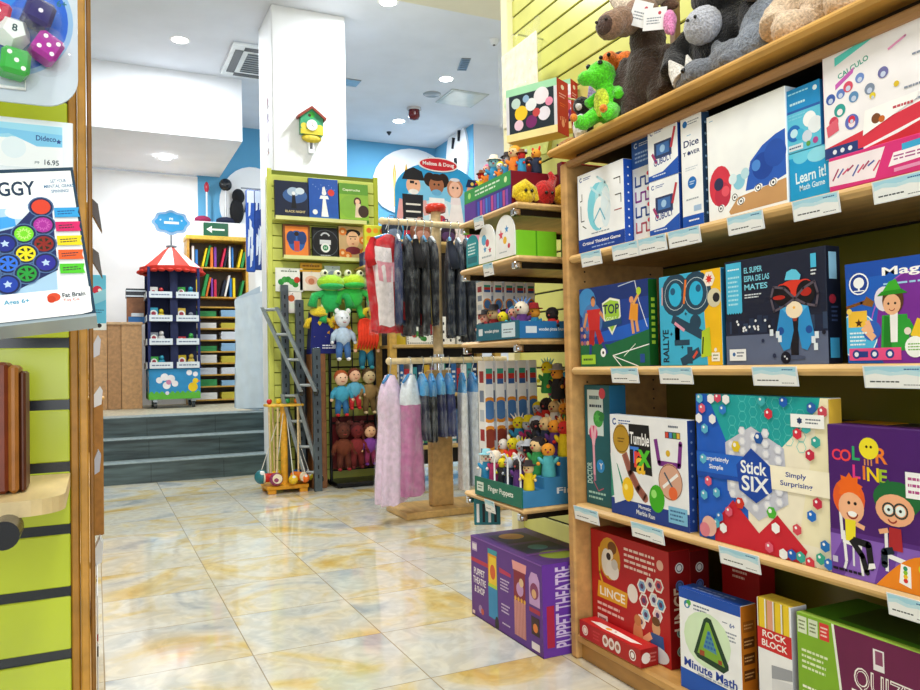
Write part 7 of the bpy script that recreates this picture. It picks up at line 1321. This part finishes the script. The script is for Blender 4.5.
for i, (py0, py1, c, lab) in enumerate(((690, 590, '#e8ecf0', 'large white box low on the far side of the left row'), (588, 560, '#d8dce4', 'small pale box above the large white one on the left row'))):
    y = 2.2; a = hitp(99 if i == 0 else 97, py0, 'Y', y); b = hitp(99, py1, 'Y', y)
    z0 = max(0.0008, a.z); m = MB(); m.box(xr-a.x+.0005, .0, -.05, .3, 0, b.z-z0, c+':card', .002); f = Face(m, (0, -.05, 0), (0, 1, 0), (0, 0, 1), .35, b.z-z0); f.r(.1, .3, .9, .7, '#3a5a8a'); f = Face(m, (xr-a.x, -.0505, 0), (1, 0, 0), (0, 0, 1), -xr+a.x, b.z-z0); f.r(.3, .55, .9, .62, '#a82a30'); f.r(.3, .4, .9, .5, '#23262c')
    tag(m.build('product_box', loc=(a.x, y, z0)), lab, 'box')
for i, (py, y) in enumerate(((345, 2.6), (395, 2.8), (460, 2.5), (548, 2.2))):
    a = hitp(98+i % 2*2, py, 'Y', y); m = MB(); m.prism([(xr-a.x-.004, .0), (.0, .03), (.008, .015), (.004, -.03), (xr-a.x-.004, -.04)], -.03, .03, ('#c8cede', '#e0e4ee', '#b8c0d4', '#dfe4ea')[i]+':plastic')
    tag(m.build('price_holder', loc=a), ('uppermost', 'second', 'third', 'lowest')[i]+' pale price holder jutting past the brown post below the game box', 'price tag')
# ================================================================ PLUSH TOYS ON TOP OF THE BOOKCASE
ZT = 1.6538
def fused(parts, name, parent, c, vox=.006, kind='fur'):       # soft body grown from round volumes into one skin
    m = MB()
    for p in parts:
        if p[0] == 'e': m.ell(p[1], p[2], c+':'+kind, p[3] if len(p) > 3 else None, 18, 12)
        else: m.tube(p[1], p[2], c+':'+kind, 12)
    o = m.build(name, parent); r = o.modifiers.new('remesh', 'REMESH'); r.mode = 'VOXEL'; r.voxel_size = vox; r.use_smooth_shade = True
    s = o.modifiers.new('smooth', 'SMOOTH'); s.factor = .5; s.iterations = 6
    tx = bpy.data.textures.get('fur_tufts') or bpy.data.textures.new('fur_tufts', 'CLOUDS'); tx.noise_scale = .012
    d = o.modifiers.new('tufts', 'DISPLACE'); d.texture = tx; d.strength = .006; d.mid_level = .5
    return o
def at(px, py, x): return hitp(px, py, 'X', x)
# moose
def part(nm, parent, fn):
    m = MB(); fn(m); return m.build(nm, parent)
b = at(642, 70, 1.47); t = empty('plush_moose', (1.50, b.y, ZT), 'large dark brown plush moose with long pale muzzle and white tag', 'plush toy', FACE+.35); t.scale = (.92, .92, .92)
s = 1.0
fused([('e', (0, 0, .15), (.085, .075, .13)), ('e', (0, -.01, .27), (.06, .055, .07)), ('t', [(-.045, -.03, .14), (-.05, -.05, .06), (-.05, -.05, .0105)], [.032, .03, .03]), ('t', [(.045, -.03, .14), (.05, -.05, .06), (.05, -.05, .0105)], [.032, .03, .03]),
       ('t', [(-.07, -.01, .22), (-.09, -.04, .14), (-.085, -.06, .07)], [.03, .028, .026]), ('t', [(.07, -.01, .22), (.09, -.04, .14), (.085, -.06, .07)], [.03, .028, .026])], 'body', t, '#3a281e')
fused([('e', (-.01, -.03, .345), (.062, .06, .06)), ('e', (-.035, -.1, .315), (.048, .06, .045)), ('e', (-.05, -.145, .295), (.05, .038, .046))], 'head', t, '#8a6a54')
fused([('e', (-.055, -.165, .292), (.038, .022, .034))], 'muzzle', t, '#4a3228')
for k in (-1, 1):
    fused([('t', [(k*.03-.01, 0, .39), (k*.08-.01, 0, .41), (k*.12-.01, 0, .46)], [.018, .03, .022]), ('t', [(k*.08-.01, 0, .41), (k*.08-.01, 0, .46)], [.02, .012])], 'antler', t, '#d8c8b4')
    part('ear', t, lambda m: m.ell((k*.08-.01, .01, .37), (.035, .012, .018), '#6a4a38:fur', (0, k*.4, 0)))
    part('eye', t, lambda m: m.ell((k*.035-.02, -.085, .36), .008, '#0c0c10:plastic'))
    part('nostril', t, lambda m: m.ell((k*.018-.058, -.186, .3), .005, '#1a100c:plastic'))
def hang_tag(x, y, z, w, h, rz, lab, tilt=.3):
    m = MB(); m.box(-w/2, w/2, 0, .001, -h, 0, '#f2f4f6:paper'); f = Face(m, (-w/2, 0, -h), (1, 0, 0), (0, 0, 1), w, h); f.lines(.15, .25, .8, .6, 3, '#8a929c'); f.c(.7, .75, .08, '#c84a5a'); o = m.build('paper_tag', t); o.location = (x, y, z); o.rotation_euler = (.15, tilt, rz); o['label'] = lab
hang_tag(.055, -.115, .345, .07, .075, .1, 'white paper tag', .5); hang_tag(.095, -.12, .31, .075, .065, .1, 'white paper tag', .2)
# dragon
b = at(610, 110, 1.42); t = empty('plush_dragon', (1.415, b.y, ZT), 'lime green plush dragon with lilac spots sitting at the bookcase corner', 'plush toy', FACE+.3)
fused([('e', (0, 0, .075), (.045, .04, .06)), ('e', (-.01, -.02, .165), (.045, .045, .042)), ('e', (-.03, -.06, .152), (.032, .03, .022)), ('t', [(0, 0, .1), (-.005, -.01, .15)], [.035, .03]), ('t', [(-.03, -.02, .05), (-.05, -.06, .02), (-.055, -.085, .022)], [.024, .022, .02]), ('t', [(.03, -.02, .05), (.05, -.06, .02), (.055, -.085, .022)], [.024, .022, .02]),
       ('t', [(-.035, 0, .11), (-.06, -.03, .085)], [.018, .015]), ('t', [(.035, 0, .11), (.06, -.03, .085)], [.018, .015])], 'body', t, '#55d81c', .004)
fused([('e', (0, -.035, .075), (.028, .015, .045))], 'belly', t, '#d8e83a', .004)
for k in (-1, 1): part('wing', t, lambda m: m.prism([(k*.03, .1), (k*.08, .16), (k*.09, .11), (k*.075, .07)], .01, .022, '#b8a0e0:fur')); part('eye', t, lambda m: m.ell((k*.022-.012, -.05, .19), .008, '#101014:plastic')); part('foot_pad', t, lambda m: m.ell((k*.055, -.1, .03), .012, '#e8861c:fur'))
# parrot like orange and black
b = at(612, 70, 1.52); t = empty('plush_toucan', (1.60, at(622, 70, 1.6).y, ZT), 'orange and black plush bird behind the lime green dragon', 'plush toy', FACE+.3)
fused([('e', (0, 0, .13), (.05, .05, .13)), ('e', (0, -.01, .28), (.042, .042, .05))], 'body', t, '#17171c')
fused([('e', (-.012, -.05, .285), (.03, .03, .04)), ('e', (.03, -.02, .285), (.03, .03, .035))], 'face', t, '#e8761c')
for k in (-1, 1): part('wing', t, lambda m: m.ell((k*.05, .01, .13), (.016, .04, .09), '#e8861c:fur')); part('eye', t, lambda m: m.ell((k*.016-.01, -.08, .3), .007, '#101014:plastic'))
# penguin like small one
t = empty('plush_penguin', (1.45, at(583, 120, 1.45).y, ZT), 'small black and white plush next to the narrow red box', 'plush toy', FACE+.5)
fused([('e', (0, 0, .06), (.035, .032, .06)), ('e', (0, -.005, .135), (.03, .03, .03))], 'body', t, '#15161c', .004); fused([('e', (0, -.02, .06), (.026, .02, .045)), ('e', (0, -.02, .13), (.018, .016, .018))], 'white_belly', t, '#eef2f6', .004)
# gorilla
t = empty('plush_gorilla', (1.55, at(714, 30, 1.5).y, ZT), 'big black plush gorilla with smooth white muzzle and pink hand', 'plush toy', FACE+.1); t.scale = (.9, .9, .9)
fused([('e', (0, 0, .15), (.13, .09, .15)), ('e', (0, -.03, .31), (.09, .08, .085)), ('t', [(-.1, -.02, .22), (-.15, -.06, .16), (-.13, -.1, .1)], [.045, .042, .04]), ('t', [(.1, -.02, .22), (.15, -.06, .12), (.13, -.1, .05)], [.045, .042, .04]), ('t', [(-.07, -.05, .06), (-.09, -.1, .04)], [.05, .045]), ('t', [(.07, -.05, .06), (.09, -.1, .04)], [.05, .045])], 'body', t, '#0e0f14')
fused([('e', (0, -.11, .195), (.062, .045, .055))], 'muzzle', t, '#b8bcc8')
fused([('e', (-.135, -.1, .26), (.022, .02, .04)), ('e', (-.12, -.11, .23), (.012, .012, .02))], 'pink_hand', t, '#e88ac0', .004)
for k in (-1, 1): part('eye', t, lambda m: m.ell((k*.03, -.105, .33), .01, '#2a1a10:plastic')); part('nostril', t, lambda m: m.ell((k*.014, -.157, .205), .005, '#181a20:plastic'))
# rhino
t = empty('plush_rhino', (1.46, at(706, 60, 1.44).y, ZT), 'grey plush rhinoceros with a pale horn lying at the front edge', 'plush toy', FACE-.1)
fused([('e', (.05, .02, .055), (.085, .05, .055)), ('e', (-.03, -.02, .045), (.055, .045, .042)), ('e', (-.07, -.03, .03), (.03, .03, .029)), ('e', (.11, -.02, .03), (.03, .045, .028)), ('e', (.02, .0, .1), (.02, .012, .022))], 'body', t, '#6c727c', .005)
part('horn', t, lambda m: m.tube([(-.07, -.04, .045), (-.095, -.045, .08), (-.12, -.045, .115)], [.03, .02, .004], '#d8d4cc:fur', 14)); part('horn', t, lambda m: m.tube([(-.045, -.035, .075), (-.05, -.04, .105)], [.014, .003], '#d8d4cc:fur', 10))
part('eye', t, lambda m: m.ell((-.035, -.064, .055), .007, '#0c0c10:plastic'))
# elephant / seal with grey snout
t = empty('plush_wolf', (1.53, at(765, 10, 1.5).y, ZT), 'grey brown plush dog with a dark nose and blue grey body', 'plush toy', FACE)
fused([('e', (0, 0, .10), (.09, .08, .10)), ('e', (0, -.05, .06), (.075, .06, .06))], 'body', t, '#7d8796')
fused([('e', (-.02, -.03, .24), (.055, .055, .05)), ('e', (-.03, -.085, .215), (.03, .04, .028))], 'head', t, '#6a5a52')
part('nose', t, lambda m: m.ell((-.03, -.125, .218), (.016, .012, .012), '#0c0c0f:plastic'))
for k in (-1, 1): part('eye', t, lambda m: m.ell((k*.025-.02, -.078, .258), .007, '#101014:plastic')); part('ear', t, lambda m: m.ell((k*.04-.02, 0, .29), (.015, .01, .025), '#5a4a44:fur'))
# beige bear
t = empty('plush_bear', (1.54, at(835, -30, 1.5).y, ZT), 'cream beige plush bear sitting at the right end of the bookcase top', 'plush toy', FACE)
fused([('e', (0, 0, .11), (.12, .09, .11)), ('e', (0, -.03, .26), (.075, .07, .07)), ('e', (0, -.09, .245), (.035, .03, .028)), ('t', [(-.09, -.02, .17), (-.13, -.07, .1), (-.11, -.11, .06)], [.04, .04, .038]), ('t', [(.09, -.02, .17), (.13, -.07, .1), (.11, -.11, .06)], [.04, .04, .038]), ('e', (-.07, -.09, .045), (.045, .06, .044)), ('e', (.07, -.09, .045), (.045, .06, .044)), ('e', (-.06, 0, .32), (.025, .015, .025)), ('e', (.06, 0, .32), (.025, .015, .025))], 'body', t, '#d8bfa2')
part('nose', t, lambda m: m.ell((0, -.118, .255), (.012, .008, .009), '#2a1c18:plastic'))
for k in (-1, 1): part('eye', t, lambda m: m.ell((k*.028, -.094, .28), .006, '#101014:plastic'))
# dark seal behind and tiger stripes
t = empty('plush_panther', (1.68, at(720, 0, 1.68).y, ZT), 'tall black plush animal behind the grey rhinoceros', 'plush toy', FACE)
fused([('e', (0, 0, .16), (.14, .07, .16)), ('e', (.12, 0, .14), (.1, .06, .13))], 'body', t, '#15171d', .008)
t = empty('plush_giraffe', (1.70, at(655, 40, 1.7).y, ZT), 'orange and brown plush giraffe behind the moose and the wooden upright', 'plush toy', FACE)
fused([('e', (0, 0, .13), (.06, .06, .13)), ('t', [(0, 0, .2), (0, -.02, .42)], [.04, .03]), ('e', (-.01, -.05, .45), (.03, .05, .03))], 'body', t, '#c8862a')
for k in range(9): part('brown_patch', t, lambda m: m.ell((.035*math.cos(k*2.2), -.04-.01*math.sin(k), .07+.035*k), (.017, .012, .014), '#5a3216:fur'))
t = empty('shelf_upright', (1.6, at(676, 60, 1.6).y, ZT), 'thin upright wooden divider post between the moose and gorilla toys', 'post')
part('post', t, lambda m: m.box(-.012, .012, -.012, .012, .008, .40, '#8a6a4a:wood', .002)); part('foot_plate', t, lambda m: m.box(-.03, .03, -.03, .03, 0, .008, '#5a4632:wood', .002))
# soft brown heap at the corner
t = empty('plush_lion', (1.44, at(572, 138, 1.44).y-.0, ZT), 'low golden brown shaggy plush at the very corner of the bookcase top', 'plush toy', FACE)
fused([('e', (0, 0, .022), (.045, .035, .021)), ('e', (-.03, -.01, .02), (.024, .024, .019))], 'body', t, '#b0782a', .004); part('eye', t, lambda m: m.ell((-.045, -.028, .028), .004, '#101014:plastic'))
